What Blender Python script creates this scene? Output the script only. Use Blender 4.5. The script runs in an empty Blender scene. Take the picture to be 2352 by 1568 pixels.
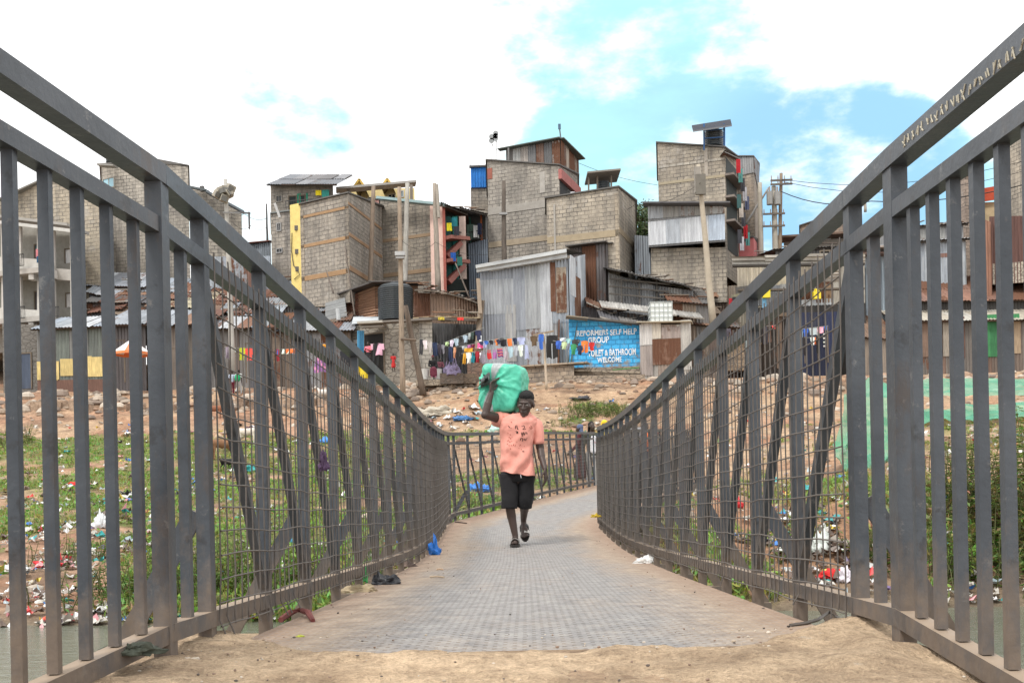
import bpy, bmesh, math, random
from mathutils import Vector, Matrix, noise
from mathutils.bvhtree import BVHTree
sin, cos, pi = math.sin, math.cos, math.pi
S = bpy.context.scene
COL = S.collection
rnd = random.Random(7)

# ------------------------------------------------------------------ camera
CAM_Z = 0.45
ROLL = math.radians(1.2)
W0, CX, CY = 2352.0, 1176.0, 1150.0        # measuring grid: photograph at 2352 px width, principal point
cam = bpy.data.cameras.new('camera')
cam.lens, cam.sensor_width, cam.sensor_fit = 36.0, 36.0, 'HORIZONTAL'
cam.shift_y = (CY - 784.0) / W0
cam.clip_start, cam.clip_end = 0.05, 3000.0
co = bpy.data.objects.new('camera', cam)
COL.objects.link(co)
ct, st = cos(ROLL), sin(ROLL)
co.matrix_world = Matrix(((ct, st, 0, 0), (0, 0, -1, 0), (-st, ct, 0, CAM_Z), (0, 0, 0, 1)))
S.camera = co

def P(x, y, d):
    """survey helper: the place at distance d that is measured at (x, y) on the photograph"""
    u, v = x - CX, CY - y
    return Vector(((u * ct + v * st) / W0 * d, d, CAM_Z + (-u * st + v * ct) / W0 * d))

# ------------------------------------------------------------------ sky, sun, exposure
SUN_EL, SUN_AZ = math.radians(56), math.radians(215)      # azimuth clockwise from +Y: behind the viewer, to the left
w = bpy.data.worlds.new('World'); S.world = w; w.use_nodes = True
def sky():
    nt = w.node_tree; N = nt.nodes; L = nt.links
    for n in list(N): N.remove(n)
    out = N.new('ShaderNodeOutputWorld'); bg = N.new('ShaderNodeBackground')
    sk = N.new('ShaderNodeTexSky'); sk.sky_type = 'NISHITA'; sk.sun_disc = False
    sk.sun_elevation = SUN_EL; sk.sun_rotation = SUN_AZ
    sk.air_density = 1.0; sk.dust_density = 0.6; sk.ozone_density = 1.0
    tc = N.new('ShaderNodeTexCoord')
    def math_(op, a, b=None, clamp=False):
        n = N.new('ShaderNodeMath'); n.operation = op; n.use_clamp = clamp
        for i, q in enumerate((a, b)):
            if q is None: continue
            if isinstance(q, (int, float)): n.inputs[i].default_value = q
            else: L.new(q, n.inputs[i])
        return n.outputs[0]
    def noise_(scale, det=8, rough=.6, off=(0, 0, 0), st_=(1, 1, 2.0)):
        mp = N.new('ShaderNodeMapping'); mp.inputs['Location'].default_value = off; mp.inputs['Scale'].default_value = st_
        L.new(tc.outputs['Generated'], mp.inputs['Vector'])
        n = N.new('ShaderNodeTexNoise'); n.inputs['Scale'].default_value = scale; n.inputs['Detail'].default_value = det
        n.inputs['Roughness'].default_value = rough
        L.new(mp.outputs[0], n.inputs['Vector']); return n.outputs['Fac']
    def dirn(x, y):
        return (P(x, y, 1.0) - Vector((0, 0, CAM_Z))).normalized()
    def gap(x, y, rad, soft):
        """an opening in the cloud cover round one direction of the sky"""
        d = N.new('ShaderNodeVectorMath'); d.operation = 'DISTANCE'
        L.new(tc.outputs['Generated'], d.inputs[0]); d.inputs[1].default_value = dirn(x, y)
        m = N.new('ShaderNodeMapRange'); m.interpolation_type = 'SMOOTHSTEP'
        L.new(d.outputs['Value'], m.inputs['Value'])
        m.inputs['From Min'].default_value = rad; m.inputs['From Max'].default_value = rad * soft
        m.inputs['To Min'].default_value = 1; m.inputs['To Max'].default_value = 0
        return m.outputs[0]
    g = None
    for a in ((1440, 40, .07, 2.6), (1560, 150, .07, 2.3), (1490, 230, .075, 1.9), (1560, 260, .06, 2.1), (1400, 380, .06, 2.2),
              (1560, 420, .05, 2.2), (1225, 20, .035, 2.4), (1340, 400, .05, 2.0), (1250, 560, .05, 2), (1450, 560, .05, 2.0),
              (560, 560, .03, 2.5), (1800, 410, .05, 2.0), (1880, 400, .055, 2.0), (1980, 400, .055, 2.0), (2070, 410, .05, 2.0), (2190, 500, .04, 2.2)):
        q = gap(*a)
        g = q if g is None else math_('MAXIMUM', g, q)
    n1 = noise_(7.0, 10, .58, (1.3, .2, .4))
    n2 = noise_(3.0, 6, .5, (4, 2, 1))
    cov = math_('ADD', math_('MULTIPLY', n1, 1.9), math_('MULTIPLY', n2, .5))            # about 1
    thin = math_('MAXIMUM', gap(660, 225, .02, 5.0), gap(730, 280, .015, 6.0))
    cov = math_('SUBTRACT', math_('SUBTRACT', math_('ADD', cov, .08), math_('MULTIPLY', g, .78)), math_('MULTIPLY', thin, .70))
    low = math_('MULTIPLY', math_('MAXIMUM', gap(1830, 400, .06, 2.0), gap(1970, 400, .06, 2.2)), .9)
    cov = math_('SUBTRACT', cov, math_('MULTIPLY', low, .13))
    mr = N.new('ShaderNodeMapRange'); mr.interpolation_type = 'SMOOTHSTEP'
    L.new(cov, mr.inputs['Value'])
    mr.inputs['From Min'].default_value = .38; mr.inputs['From Max'].default_value = .82
    mr.inputs['To Min'].default_value = 0.0; mr.inputs['To Max'].default_value = 1.0
    # thin high veil over the blue
    ven = N.new('ShaderNodeMapRange'); L.new(noise_(4.0, 9, .62, (2, 5, 3), (1, 1, 3.2)), ven.inputs['Value'])
    ven.inputs['From Min'].default_value = .35; ven.inputs['From Max'].default_value = .7
    ven.inputs['To Min'].default_value = .58; ven.inputs['To Max'].default_value = .84
    m0 = N.new('ShaderNodeMixRGB'); L.new(ven.outputs[0], m0.inputs[0]); L.new(sk.outputs[0], m0.inputs[1])
    m0.inputs[2].default_value = (4.5, 8.1, 8.5, 1)
    # grey-blue base of the cloud bank low in the right of the view
    mb = N.new('ShaderNodeMixRGB'); L.new(low, mb.inputs[0]); L.new(m0.outputs[0], mb.inputs[1]); mb.inputs[2].default_value = (2.6, 4.8, 7.0, 1)
    shade = N.new('ShaderNodeMapRange'); L.new(noise_(3.6, 7, .6, (7, 1, 2)), shade.inputs['Value'])
    shade.inputs['From Min'].default_value = .3; shade.inputs['From Max'].default_value = .7
    shade.inputs['To Min'].default_value = 9.3; shade.inputs['To Max'].default_value = 11.5
    cc = N.new('ShaderNodeCombineColor'); 
    for i in range(3): L.new(shade.outputs[0], cc.inputs[i])
    mx = N.new('ShaderNodeMixRGB'); L.new(mr.outputs[0], mx.inputs[0]); L.new(mb.outputs[0], mx.inputs[1]); L.new(cc.outputs[0], mx.inputs[2])
    L.new(mx.outputs[0], bg.inputs['Color']); bg.inputs['Strength'].default_value = 0.10
    L.new(bg.outputs[0], out.inputs[0])
sky()
sl = bpy.data.lights.new('sun', 'SUN'); sl.energy = 1.5; sl.angle = math.radians(12); sl.color = (1, .95, .88)
so = bpy.data.objects.new('sun', sl); COL.objects.link(so)
sd = Vector((sin(SUN_AZ) * cos(SUN_EL), cos(SUN_AZ) * cos(SUN_EL), sin(SUN_EL)))
so.rotation_euler = sd.to_track_quat('Z', 'Y').to_euler()
S.view_settings.view_transform = 'Standard'; S.view_settings.look = 'None'
S.view_settings.exposure = 0.65; S.view_settings.gamma = 1.0

# ------------------------------------------------------------------ mesh helpers
def lin(r, g, b):
    f = lambda c: (c / 255 / 12.92) if c <= 10 else ((c / 255 + .055) / 1.055) ** 2.4
    return (f(r), f(g), f(b))

class MB:
    """collects faces (with uv in metres and a tint colour) and links them as ONE mesh object"""
    def __init__(s): s.v = []; s.f = []; s.uv = []; s.c = []
    def face(s, pts, col=(1, 1, 1, 0), uv=None):
        i = len(s.v); s.v += [Vector(p) for p in pts]; s.f.append(tuple(range(i, i + len(pts))))
        s.c.append(tuple(col) if len(col) == 4 else (*col, 0))
        if uv is None:
            a = s.v[i]; e = (s.v[i + 1] - a); l = e.length or 1; e = e / l
            n = e.cross(s.v[i + 2] - a); n = n.normalized() if n.length else Vector((0, 0, 1)); g = n.cross(e)
            uv = [((p - a).dot(e), (p - a).dot(g)) for p in s.v[i:]]
        s.uv.append(uv)
    def box(s, c, size, col=(1, 1, 1, 0), rot=None):
        c = Vector(c); hx, hy, hz = [q / 2 for q in size]
        R = rot if rot is not None else Matrix.Identity(3)
        q = [c + R @ Vector((x * hx, y * hy, z * hz)) for z in (-1, 1) for y in (-1, 1) for x in (-1, 1)]
        for f in ((0, 1, 5, 4), (1, 3, 7, 5), (3, 2, 6, 7), (2, 0, 4, 6), (4, 5, 7, 6), (2, 3, 1, 0)):
            s.face([q[k] for k in f], col)
    def bar(s, p, q, w_, h_, col=(1, 1, 1, 0), up=(0, 0, 1)):
        """square bar from p to q: w_ across, h_ along 'up'"""
        p, q = Vector(p), Vector(q); t = (q - p).normalized(); up = Vector(up)
        a = t.cross(up)
        if a.length < 1e-4: a = t.cross(Vector((0, 1, 0)))
        a.normalize(); b = a.cross(t).normalized()
        R = Matrix((a, t, b)).transposed()
        s.box((p + q) / 2, (w_, (q - p).length, h_), col, R)
    def tube(s, pts, r, n=6, col=(1, 1, 1, 0), cap=True):
        pts = [Vector(p) for p in pts]; rr = r if isinstance(r, (list, tuple)) else [r] * len(pts)
        rings = []; pa = None
        for i, p in enumerate(pts):
            t = (pts[min(i + 1, len(pts) - 1)] - pts[max(i - 1, 0)]).normalized()
            if pa is None:
                pa = t.cross(Vector((0, 0, 1)))
                if pa.length < .1: pa = t.cross(Vector((0, 1, 0)))
            pa = (pa - t * pa.dot(t)).normalized(); b = t.cross(pa)
            rings.append([p + (pa * cos(2 * pi * k / n) + b * sin(2 * pi * k / n)) * rr[i] for k in range(n)])
        s.loft(rings, col, cap)
    def loft(s, rings, col=(1, 1, 1, 0), cap=True):
        l = 0
        for a, b in zip(rings, rings[1:]):
            n = len(a); dl = (Vector(b[0]) - Vector(a[0])).length; per = sum((Vector(a[k]) - Vector(a[(k + 1) % n])).length for k in range(n)) / n
            for k in range(n):
                k2 = (k + 1) % n
                s.face((a[k], a[k2], b[k2], b[k]), col, [(k * per, l), ((k + 1) * per, l), ((k + 1) * per, l + dl), (k * per, l + dl)])
            l += dl
        if cap:
            s.face(list(reversed(rings[0])), col); s.face(rings[-1], col)
    def build(s, name, mat, parent=None, smooth=False, weld=False):
        org = parent.matrix_world.translation if parent is not None else Vector((0, 0, 0))
        if parent is not None: org = base_of(parent)
        me = bpy.data.meshes.new(name)
        me.from_pydata([v - org for v in s.v], [], s.f)
        a = me.attributes.new('tint', 'FLOAT_COLOR', 'CORNER'); flat = []
        for f, c in zip(s.f, s.c): flat += list(c) * len(f)
        a.data.foreach_set('color', flat)
        u = me.uv_layers.new(name='UVMap'); fu = []
        for q in s.uv:
            for t in q: fu += [t[0], t[1]]
        u.data.foreach_set('uv', fu)
        me.materials.append(mat)
        if smooth or weld:
            bm = bmesh.new(); bm.from_mesh(me); bmesh.ops.remove_doubles(bm, verts=bm.verts, dist=1e-4); bm.to_mesh(me); bm.free()
            if smooth: me.polygons.foreach_set('use_smooth', [True] * len(me.polygons))
        o = bpy.data.objects.new(name, me); COL.objects.link(o)
        if parent is not None: o.parent = parent
        return o

def base_of(o):
    v = Vector(o.location)
    while o.parent is not None:
        o = o.parent; v += o.location
    return v
def tag(o, label=None, cat=None, group=None, kind=None):
    if label: o['label'] = label
    if cat: o['category'] = cat
    if group: o['group'] = group
    if kind: o['kind'] = kind
    return o
def thing(name, label, cat, loc=(0, 0, 0), group=None):
    o = bpy.data.objects.new(name, None); o.empty_display_size = .2; COL.objects.link(o); o.location = loc
    return tag(o, label, cat, group)
def single(mb, name, mat, label, cat, loc, group=None, smooth=False):
    """a thing that is one mesh, its origin at its base"""
    loc = Vector(loc)
    mb.v = [v - loc for v in mb.v]
    o = mb.build(name, mat, None, smooth); o.location = loc
    return tag(o, label, cat, group)
def copy_tree(o, parent=None):
    c = o.copy(); COL.objects.link(c)
    if parent is not None: c.parent = parent
    for ch in o.children: copy_tree(ch, c)
    return c
def mesh_obj(me, name, mat, parent=None, tint=None, smooth=True):
    """link an evaluated mesh (world coordinates) as a part, tinted by a colour or a function of position"""
    org = base_of(parent) if parent is not None else Vector((0, 0, 0))
    a = me.attributes.get('tint') or me.attributes.new('tint', 'FLOAT_COLOR', 'CORNER')
    vs = [v.co.copy() for v in me.vertices]
    cols = [(tint(v) if callable(tint) else tint) for v in vs] if callable(tint) else None
    flat = []
    for l in me.loops:
        c = cols[l.vertex_index] if cols else tint
        flat += list(c) if len(c) == 4 else [*c, 0]
    a.data.foreach_set('color', flat)
    for v in me.vertices: v.co -= org
    me.materials.clear(); me.materials.append(mat)
    if smooth: me.polygons.foreach_set('use_smooth', [True] * len(me.polygons))
    me.name = name
    o = bpy.data.objects.new(name, me); COL.objects.link(o)
    if parent is not None: o.parent = parent
    return o
def smoothstep(a, b, x):
    t = max(0, min(1, (x - a) / (b - a))); return t * t * (3 - 2 * t)
def interp(tab, x):
    if x <= tab[0][0]: return tab[0][1]
    for (a, p), (b, q) in zip(tab, tab[1:]):
        if x <= b: return p + (q - p) * (x - a) / (b - a)
    return tab[-1][1]
def sinterp(tab, x):
    """smooth (Catmull-Rom like) interpolation"""
    n = len(tab)
    if x <= tab[0][0]: return tab[0][1]
    if x >= tab[-1][0]: return tab[-1][1]
    for i in range(n - 1):
        if x <= tab[i + 1][0]:
            a, b = tab[i], tab[i + 1]; h = b[0] - a[0]; t = (x - a[0]) / h
            m0 = (b[1] - tab[i - 1][1]) / (b[0] - tab[i - 1][0]) if i else (b[1] - a[1]) / h
            m1 = (tab[i + 2][1] - a[1]) / (tab[i + 2][0] - a[0]) if i + 2 < n else (b[1] - a[1]) / h
            return (2*t**3-3*t*t+1)*a[1] + (t**3-2*t*t+t)*h*m0 + (-2*t**3+3*t*t)*b[1] + (t**3-t*t)*h*m1
def nz(x, y, z=0.0): return noise.noise(Vector((x, y, z)))
def fbm(x, y, z=0.0, o=4):
    a, s_, f = 0, 1, 1
    for _ in range(o):
        a += s_ * noise.noise(Vector((x * f, y * f, z + f))); s_ *= .5; f *= 2.03
    return a

# ------------------------------------------------------------------ materials
def node_mat(name):
    m = bpy.data.materials.new(name); m.use_nodes = True
    nt = m.node_tree; b = nt.nodes['Principled BSDF']
    return m, nt.nodes, nt.links, b
class NB:
    def __init__(s, name):
        s.m, s.N, s.L, s.b = node_mat(name); s.at = s.N.new('ShaderNodeAttribute'); s.at.attribute_name = 'tint'
        s.tc = s.N.new('ShaderNodeTexCoord'); s.geo = s.N.new('ShaderNodeNewGeometry')
    def put(s, sock, v):
        if isinstance(v, (int, float)): sock.default_value = v
        elif isinstance(v, tuple): sock.default_value = v if len(v) != 3 or sock.type != 'RGBA' else (*v, 1)
        else: s.L.new(v, sock)
    def math(s, op, a, b=None, clamp=False):
        n = s.N.new('ShaderNodeMath'); n.operation = op; n.use_clamp = clamp
        s.put(n.inputs[0], a)
        if b is not None: s.put(n.inputs[1], b)
        return n.outputs[0]
    def mix(s, f, a, b, mode='MIX'):
        n = s.N.new('ShaderNodeMixRGB'); n.blend_type = mode
        s.put(n.inputs[0], f); s.put(n.inputs[1], a); s.put(n.inputs[2], b); return n.outputs[0]
    def vec(s, kind='pos', scale=(1, 1, 1), loc=(0, 0, 0)):
        src = {'pos': s.geo.outputs['Position'], 'uv': s.tc.outputs['UV'], 'obj': s.tc.outputs['Object']}[kind]
        mp = s.N.new('ShaderNodeMapping'); mp.inputs['Scale'].default_value = scale; mp.inputs['Location'].default_value = loc
        s.L.new(src, mp.inputs['Vector']); return mp.outputs[0]
    def noise(s, scale, det=5, rough=.6, vec=None, out='Fac'):
        n = s.N.new('ShaderNodeTexNoise'); n.inputs['Scale'].default_value = scale; n.inputs['Detail'].default_value = det
        n.inputs['Roughness'].default_value = rough
        s.L.new(vec if vec is not None else s.geo.outputs['Position'], n.inputs['Vector']); return n.outputs[out]
    def ramp(s, v, a, b, lo=0.0, hi=1.0):
        n = s.N.new('ShaderNodeMapRange'); s.put(n.inputs['Value'], v)
        n.inputs['From Min'].default_value = a; n.inputs['From Max'].default_value = b
        n.inputs['To Min'].default_value = lo; n.inputs['To Max'].default_value = hi; return n.outputs[0]
    def bump(s, h, dist=.01, strength=1.0, prev=None):
        n = s.N.new('ShaderNodeBump'); n.inputs['Distance'].default_value = dist; n.inputs['Strength'].default_value = strength
        s.put(n.inputs['Height'], h)
        if prev is not None: s.L.new(prev, n.inputs['Normal'])
        return n.outputs[0]
    def fin(s, col, rough=.8, normal=None, **kw):
        s.put(s.b.inputs['Base Color'], col); s.put(s.b.inputs['Roughness'], rough)
        if normal is not None: s.L.new(normal, s.b.inputs['Normal'])
        for k, v in kw.items(): s.put(s.b.inputs[k.replace('_', ' ')], v)
        return s.m
    @property
    def tint(s): return s.at.outputs['Color']
    @property
    def alpha(s): return s.at.outputs['Alpha']
M = {}
def mats():
    b = NB('plain_worn')          # generic: tint with blotches
    n = b.noise(3.0, 6, .65); n2 = b.noise(22, 4, .6)
    c = b.mix(1.0, b.tint, b.mix(n, (.62, .6, .58), (1.2, 1.2, 1.2)), 'MULTIPLY')
    c = b.mix(1.0, c, b.mix(n2, (.85, .85, .85), (1.12, 1.12, 1.12)), 'MULTIPLY')
    M['plain'] = b.fin(c, .8, b.bump(n2, .004, .5))

    b = NB('concrete_block')      # hollow block masonry, 40 x 20 cm, courses in metres along the wall
    br = b.N.new('ShaderNodeTexBrick'); wv = b.N.new('ShaderNodeVectorMath'); wv.operation = 'MULTIPLY_ADD'; b.L.new(b.noise(1.6, 4, .65, b.vec('uv'), 'Color'), wv.inputs[0]); wv.inputs[1].default_value = (.25, .10, 0); b.L.new(b.vec('uv'), wv.inputs[2]); b.L.new(wv.outputs[0], br.inputs['Vector'])
    br.inputs['Scale'].default_value = 1.0; br.inputs['Brick Width'].default_value = .46; br.inputs['Row Height'].default_value = .24
    br.inputs['Mortar Size'].default_value = .022; br.inputs['Mortar Smooth'].default_value = .35; br.inputs['Bias'].default_value = 0
    br.inputs['Color1'].default_value = (.62, .60, .58, 1); br.inputs['Color2'].default_value = (1.2, 1.19, 1.17, 1); br.inputs['Mortar'].default_value = (.76, .75, .74, 1)
    br.inputs['Color1'].default_value = (.80, .80, .80, 1)
    big = b.noise(.45, 5, .6); med = b.noise(2.6, 6, .65); fine = b.noise(14, 5, .7)
    stv = b.noise(1.0, 4, .6, b.vec('pos', (2.2, 2.2, .18)))
    c = b.mix(1.0, b.tint, b.mix(b.ramp(b.noise(.55, 6, .7, b.vec('pos', (1, 1, 1), (8, 2, 6))), .44, .58, 0, .85), br.outputs['Color'], (1.02, 1.0, .98)), 'MULTIPLY')
    c = b.mix(1.0, b.mix(.30, c, (.27, .265, .26)), b.mix(b.ramp(big, .3, .7), (.78, .77, .75), (1.38, 1.34, 1.28)), 'MULTIPLY')
    c = b.mix(1.0, c, b.mix(b.ramp(med, .3, .7), (.84, .83, .82), (1.16, 1.15, 1.12)), 'MULTIPLY')
    c = b.mix(1.0, c, b.mix(b.ramp(fine, .3, .7), (.8, .8, .8), (1.16, 1.16, 1.16)), 'MULTIPLY')
    c = b.mix(b.ramp(stv, .48, .70, 0, .7), c, (.13, .12, .11))
    c = b.mix(b.ramp(b.noise(.8, 7, .72, b.vec('pos', (1, 1, 1), (5, 3, 8))), .56, .66, 0, .55), c, (.44, .41, .37))
    inv = b.math('SUBTRACT', 1.0, br.outputs['Fac'])
    h = b.math('ADD', b.math('MULTIPLY', inv, .8), b.math('MULTIPLY', fine, .7))
    # joint shadow painted dark over the raked joints, in patches
    jf = b.math('MULTIPLY', br.outputs['Fac'], b.ramp(b.noise(1.1, 4, .6), .42, .62, .1, .85))
    c = b.mix(jf, c, (.08, .075, .07))
    M['block'] = b.fin(c, .92, b.bump(h, .02, .9))

    b = NB('rubble_stone')        # irregular cut-stone masonry
    v = b.N.new('ShaderNodeTexVoronoi'); v.feature = 'DISTANCE_TO_EDGE'; v.inputs['Scale'].default_value = 1.0
    wob = b.N.new('ShaderNodeVectorMath'); wob.operation = 'ADD'
    nn = b.noise(1.2, 3, .5, b.vec('uv'), 'Color'); b.L.new(b.vec('uv', (2.4, 4.0, 1)), wob.inputs[0]); b.L.new(nn, wob.inputs[1]); b.L.new(wob.outputs[0], v.inputs['Vector'])
    v2 = b.N.new('ShaderNodeTexVoronoi'); v2.inputs['Scale'].default_value = 1.0; b.L.new(wob.outputs[0], v2.inputs['Vector'])
    e = b.ramp(v.outputs['Distance'], .02, .09)
    c = b.mix(1.0, b.tint, b.mix(b.math('FRACT', b.math('MULTIPLY', v2.outputs['Distance'], 7.3)), (.7, .7, .7), (1.2, 1.2, 1.2)), 'MULTIPLY')
    c = b.mix(1.0, c, b.mix(b.noise(9, 6, .7), (.6, .6, .6), (1.3, 1.3, 1.3)), 'MULTIPLY')
    c = b.mix(b.ramp(b.noise(1.3, 5, .6), .5, .7, 0, .6), c, (.12, .11, .10))
    c = b.mix(e, b.mix(.5, c, (.10, .09, .08)), c)
    M['stone'] = b.fin(c, .95, b.bump(b.math('ADD', e, b.math('MULTIPLY', b.noise(16, 4, .7), .5)), .025, 1))

    b = NB('corrugated_iron')     # tint = sheet colour, alpha = how rusted
    n1 = b.noise(1.6, 8, .7); n2 = b.noise(1.0, 6, .65, b.vec('uv', (5.5, .45, 1))); n3 = b.noise(24, 4, .6)
    t = b.math('ADD', b.math('MULTIPLY', n1, .55), b.math('MULTIPLY', n2, .45))
    thr = b.math('SUBTRACT', .80, b.math('MULTIPLY', b.alpha, .46))
    rf = b.ramp(b.math('SUBTRACT', t, thr), 0, .07)
    rust = b.mix(b.ramp(n3, .3, .7), (.055, .022, .012), (.20, .085, .042))
    rust = b.mix(b.ramp(n1, .35, .7), rust, (.13, .062, .038))
    base = b.mix(1.0, b.tint, b.mix(b.ramp(n2, .3, .7), (.62, .62, .64), (1.25, 1.25, 1.25)), 'MULTIPLY')
    base = b.mix(1.0, base, b.mix(b.ramp(n3, .3, .7), (.86, .86, .86), (1.12, 1.12, 1.12)), 'MULTIPLY')
    base = b.mix(b.ramp(b.noise(.9, 5, .6, b.vec('pos', (1, 1, .4), (3, 7, 1))), .52, .74, 0, .38), base, (.13, .125, .12))
    M['corr'] = b.fin(b.mix(rf, base, rust), b.mix(rf, (.5, .5, .5), (.9, .9, .9)), b.bump(n3, .004, .4), Metallic=b.math('MULTIPLY', b.math('SUBTRACT', 1.0, rf), .3))

    b = NB('painted_steel')       # railing paint: grey with scratches, dried mud rising from the ground
    sep = b.N.new('ShaderNodeSeparateXYZ'); b.L.new(b.geo.outputs['Position'], sep.inputs[0])
    n = b.noise(2.2, 7, .65); nf = b.noise(30, 4, .6); ns = b.noise(1.0, 6, .7, b.vec('pos', (14, 14, 1.6)))
    hgt = b.ramp(sep.outputs['Z'], -.02, .45, 1.1, 0)
    nm = b.noise(6, 7, .72, b.vec('pos', (1, 1, .6)))
    mud = b.math('MULTIPLY', b.ramp(b.math('ADD', b.math('MULTIPLY', nm, 1.1), b.math('MULTIPLY', hgt, .50)), .74, 1.02), .8, True)
    c = b.mix(b.ramp(n, .3, .7), (.032, .041, .053), (.082, .094, .110))
    c = b.mix(b.ramp(ns, .58, .8, 0, .4), c, (.105, .105, .105))
    c = b.mix(b.ramp(b.noise(13, 6, .8), .61, .67, 0, .45), c, (.22, .22, .215))
    c = b.mix(b.ramp(b.noise(5, 7, .75, b.vec('pos', (1, 1, .35), (2, 7, 1))), .53, .64, 0, .75), c, (.075, .06, .052))
    c = b.mix(b.ramp(nf, .66, .8, 0, .5), c, (.22, .2, .18))
    c = b.mix(b.ramp(b.noise(7, 5, .7), .60, .66, 0, .5), c, (.022, .021, .021))
    c = b.mix(mud, c, b.mix(nf, (.12, .092, .07), (.25, .19, .14)))
    sn = b.N.new('ShaderNodeSeparateXYZ'); b.L.new(b.geo.outputs['True Normal'], sn.inputs[0])
    dust = b.math('MULTIPLY', b.ramp(sn.outputs['Z'], .6, .95), b.ramp(sep.outputs['Z'], 1.1, .3, .12, .8))
    c = b.mix(dust, c, (.33, .25, .18))
    M['steel'] = b.fin(c, b.mix(mud, (.40, .40, .40), (.92, .92, .92)), b.bump(b.math('ADD', nf, n), .003, .6))

    b = NB('wire')
    n = b.noise(9, 4, .6)
    M['wire'] = b.fin(b.mix(n, (.07, .063, .058), (.19, .165, .145)), .65, Metallic=.3)

    b = NB('tread_plate')         # uv: x across (0 mid), y along, metres
    uv = b.vec('uv'); su = b.N.new('ShaderNodeSeparateXYZ'); b.L.new(uv, su.inputs[0])
    br = b.N.new('ShaderNodeTexBrick'); b.L.new(b.vec('uv', (1, 1, 1)), br.inputs['Vector']); br.offset = .5
    br.inputs['Scale'].default_value = 1; br.inputs['Brick Width'].default_value = .062; br.inputs['Row Height'].default_value = .031
    br.inputs['Mortar Size'].default_value = .0085; br.inputs['Mortar Smooth'].default_value = .6
    edge = b.ramp(b.math('ABSOLUTE', su.outputs['X']), .40, 1.0)
    n = b.noise(1.1, 6, .62, b.vec('uv', (1, .55, 1))); n2 = b.noise(9, 6, .7, uv); n3 = b.noise(60, 3, .6, uv)
    dirt = b.math('ADD', b.math('MULTIPLY', n, .95), b.math('MULTIPLY', edge, .75))
    dirt = b.math('ADD', dirt, b.math('MULTIPLY', n2, .35))
    near = b.ramp(su.outputs['Y'], 2.8, 4.6, .12, 0)
    dirt = b.math('ADD', dirt, near)
    df = b.ramp(dirt, .66, 1.12, .22, 1.0)
    treads = b.ramp(br.outputs['Fac'], 0, 1)
    df2 = b.math('MULTIPLY', df, b.ramp(treads, 0, 1, .72, 1.0), True)
    metal = b.mix(b.ramp(n2, .3, .7), (.16, .165, .175), (.34, .34, .34))
    metal = b.mix(1.0, metal, b.mix(treads, (1.3, 1.3, 1.3), (.62, .62, .62)), 'MULTIPLY')
    mud = b.mix(b.ramp(n2, .3, .7), (.25, .18, .125), (.43, .335, .245))
    mud = b.mix(b.ramp(edge, .6, 1.0, 0, .7), mud, (.33, .20, .125))
    c = b.mix(df2, metal, mud)
    c = b.mix(1.0, c, b.mix(b.ramp(n3, .3, .7), (.8, .8, .8), (1.16, 1.16, 1.16)), 'MULTIPLY')
    h = b.math('MULTIPLY', b.math('SUBTRACT', 1.0, treads), b.ramp(df, .5, 1, 1, .25))
    M['deck'] = b.fin(c, b.mix(df, (.55, .55, .55), (.95, .95, .95)), b.bump(h, .004, .8, b.bump(n2, .012, .5)))

    b = NB('earth')               # tint rgb per place, broken up
    n = b.noise(.9, 8, .65); n2 = b.noise(5, 7, .7); n3 = b.noise(28, 5, .7)
    c = b.mix(1.0, b.tint, b.mix(b.ramp(n, .3, .7), (.66, .62, .58), (1.25, 1.24, 1.22)), 'MULTIPLY')
    c = b.mix(1.0, c, b.mix(b.ramp(n2, .3, .7), (.62, .58, .55), (1.3, 1.3, 1.3)), 'MULTIPLY')
    c = b.mix(1.0, c, b.mix(b.ramp(n3, .3, .7), (.72, .7, .68), (1.25, 1.25, 1.25)), 'MULTIPLY')
    c = b.mix(b.ramp(b.noise(11, 6, .75), .62, .70, 0, .65), c, (.50, .44, .36))
    c = b.mix(b.ramp(b.noise(17, 6, .75, b.vec('pos', (1, 1, 1), (4, 4, 4))), .60, .70, 0, .6), c, (.16, .11, .08))
    n4 = b.noise(110, 4, .7)
    c = b.mix(1.0, c, b.mix(b.ramp(n4, .3, .7), (.74, .72, .70), (1.24, 1.24, 1.24)), 'MULTIPLY')
    M['earth'] = b.fin(c, .97, b.bump(n4, .006, .9, b.bump(b.math('ADD', n2, b.math('MULTIPLY', n3, .5)), .06, .9)))

    b = NB('river_water')
    n = b.noise(2.4, 6, .65, b.vec('pos', (1, 1.6, 1))); n2 = b.noise(.5, 4, .6)
    c = b.mix(n2, (.10, .115, .088), (.17, .175, .13))
    c = b.mix(b.ramp(b.noise(3.0, 8, .75, b.vec('pos', (.7, 2.0, 1), (3, 1, 0))), .62, .7, 0, .6), c, (.45, .45, .42))
    M['water'] = b.fin(c, .16, b.bump(n, .05, .5))

    b = NB('leaf')
    n = b.noise(3.0, 4, .6)
    c = b.mix(1.0, b.tint, b.mix(n, (.6, .62, .55), (1.35, 1.3, 1.2)), 'MULTIPLY')
    M['leaf'] = b.fin(c, .6, None)
    tr = b.N.new('ShaderNodeBsdfTranslucent'); b.L.new(c, tr.inputs[0]); ms = b.N.new('ShaderNodeMixShader'); ms.inputs[0].default_value = .25
    b.L.new(b.b.outputs[0], ms.inputs[1]); b.L.new(tr.outputs[0], ms.inputs[2]); b.L.new(ms.outputs[0], b.N['Material Output'].inputs[0])

    b = NB('fabric')
    n = b.noise(2.0, 5, .6, b.vec('obj')); nf = b.noise(160, 2, .5, b.vec('obj')); nm = b.noise(11, 5, .6, b.vec('obj'))
    c = b.mix(1.0, b.tint, b.mix(b.ramp(n, .3, .7), (.82, .8, .8), (1.15, 1.15, 1.15)), 'MULTIPLY')
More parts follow.
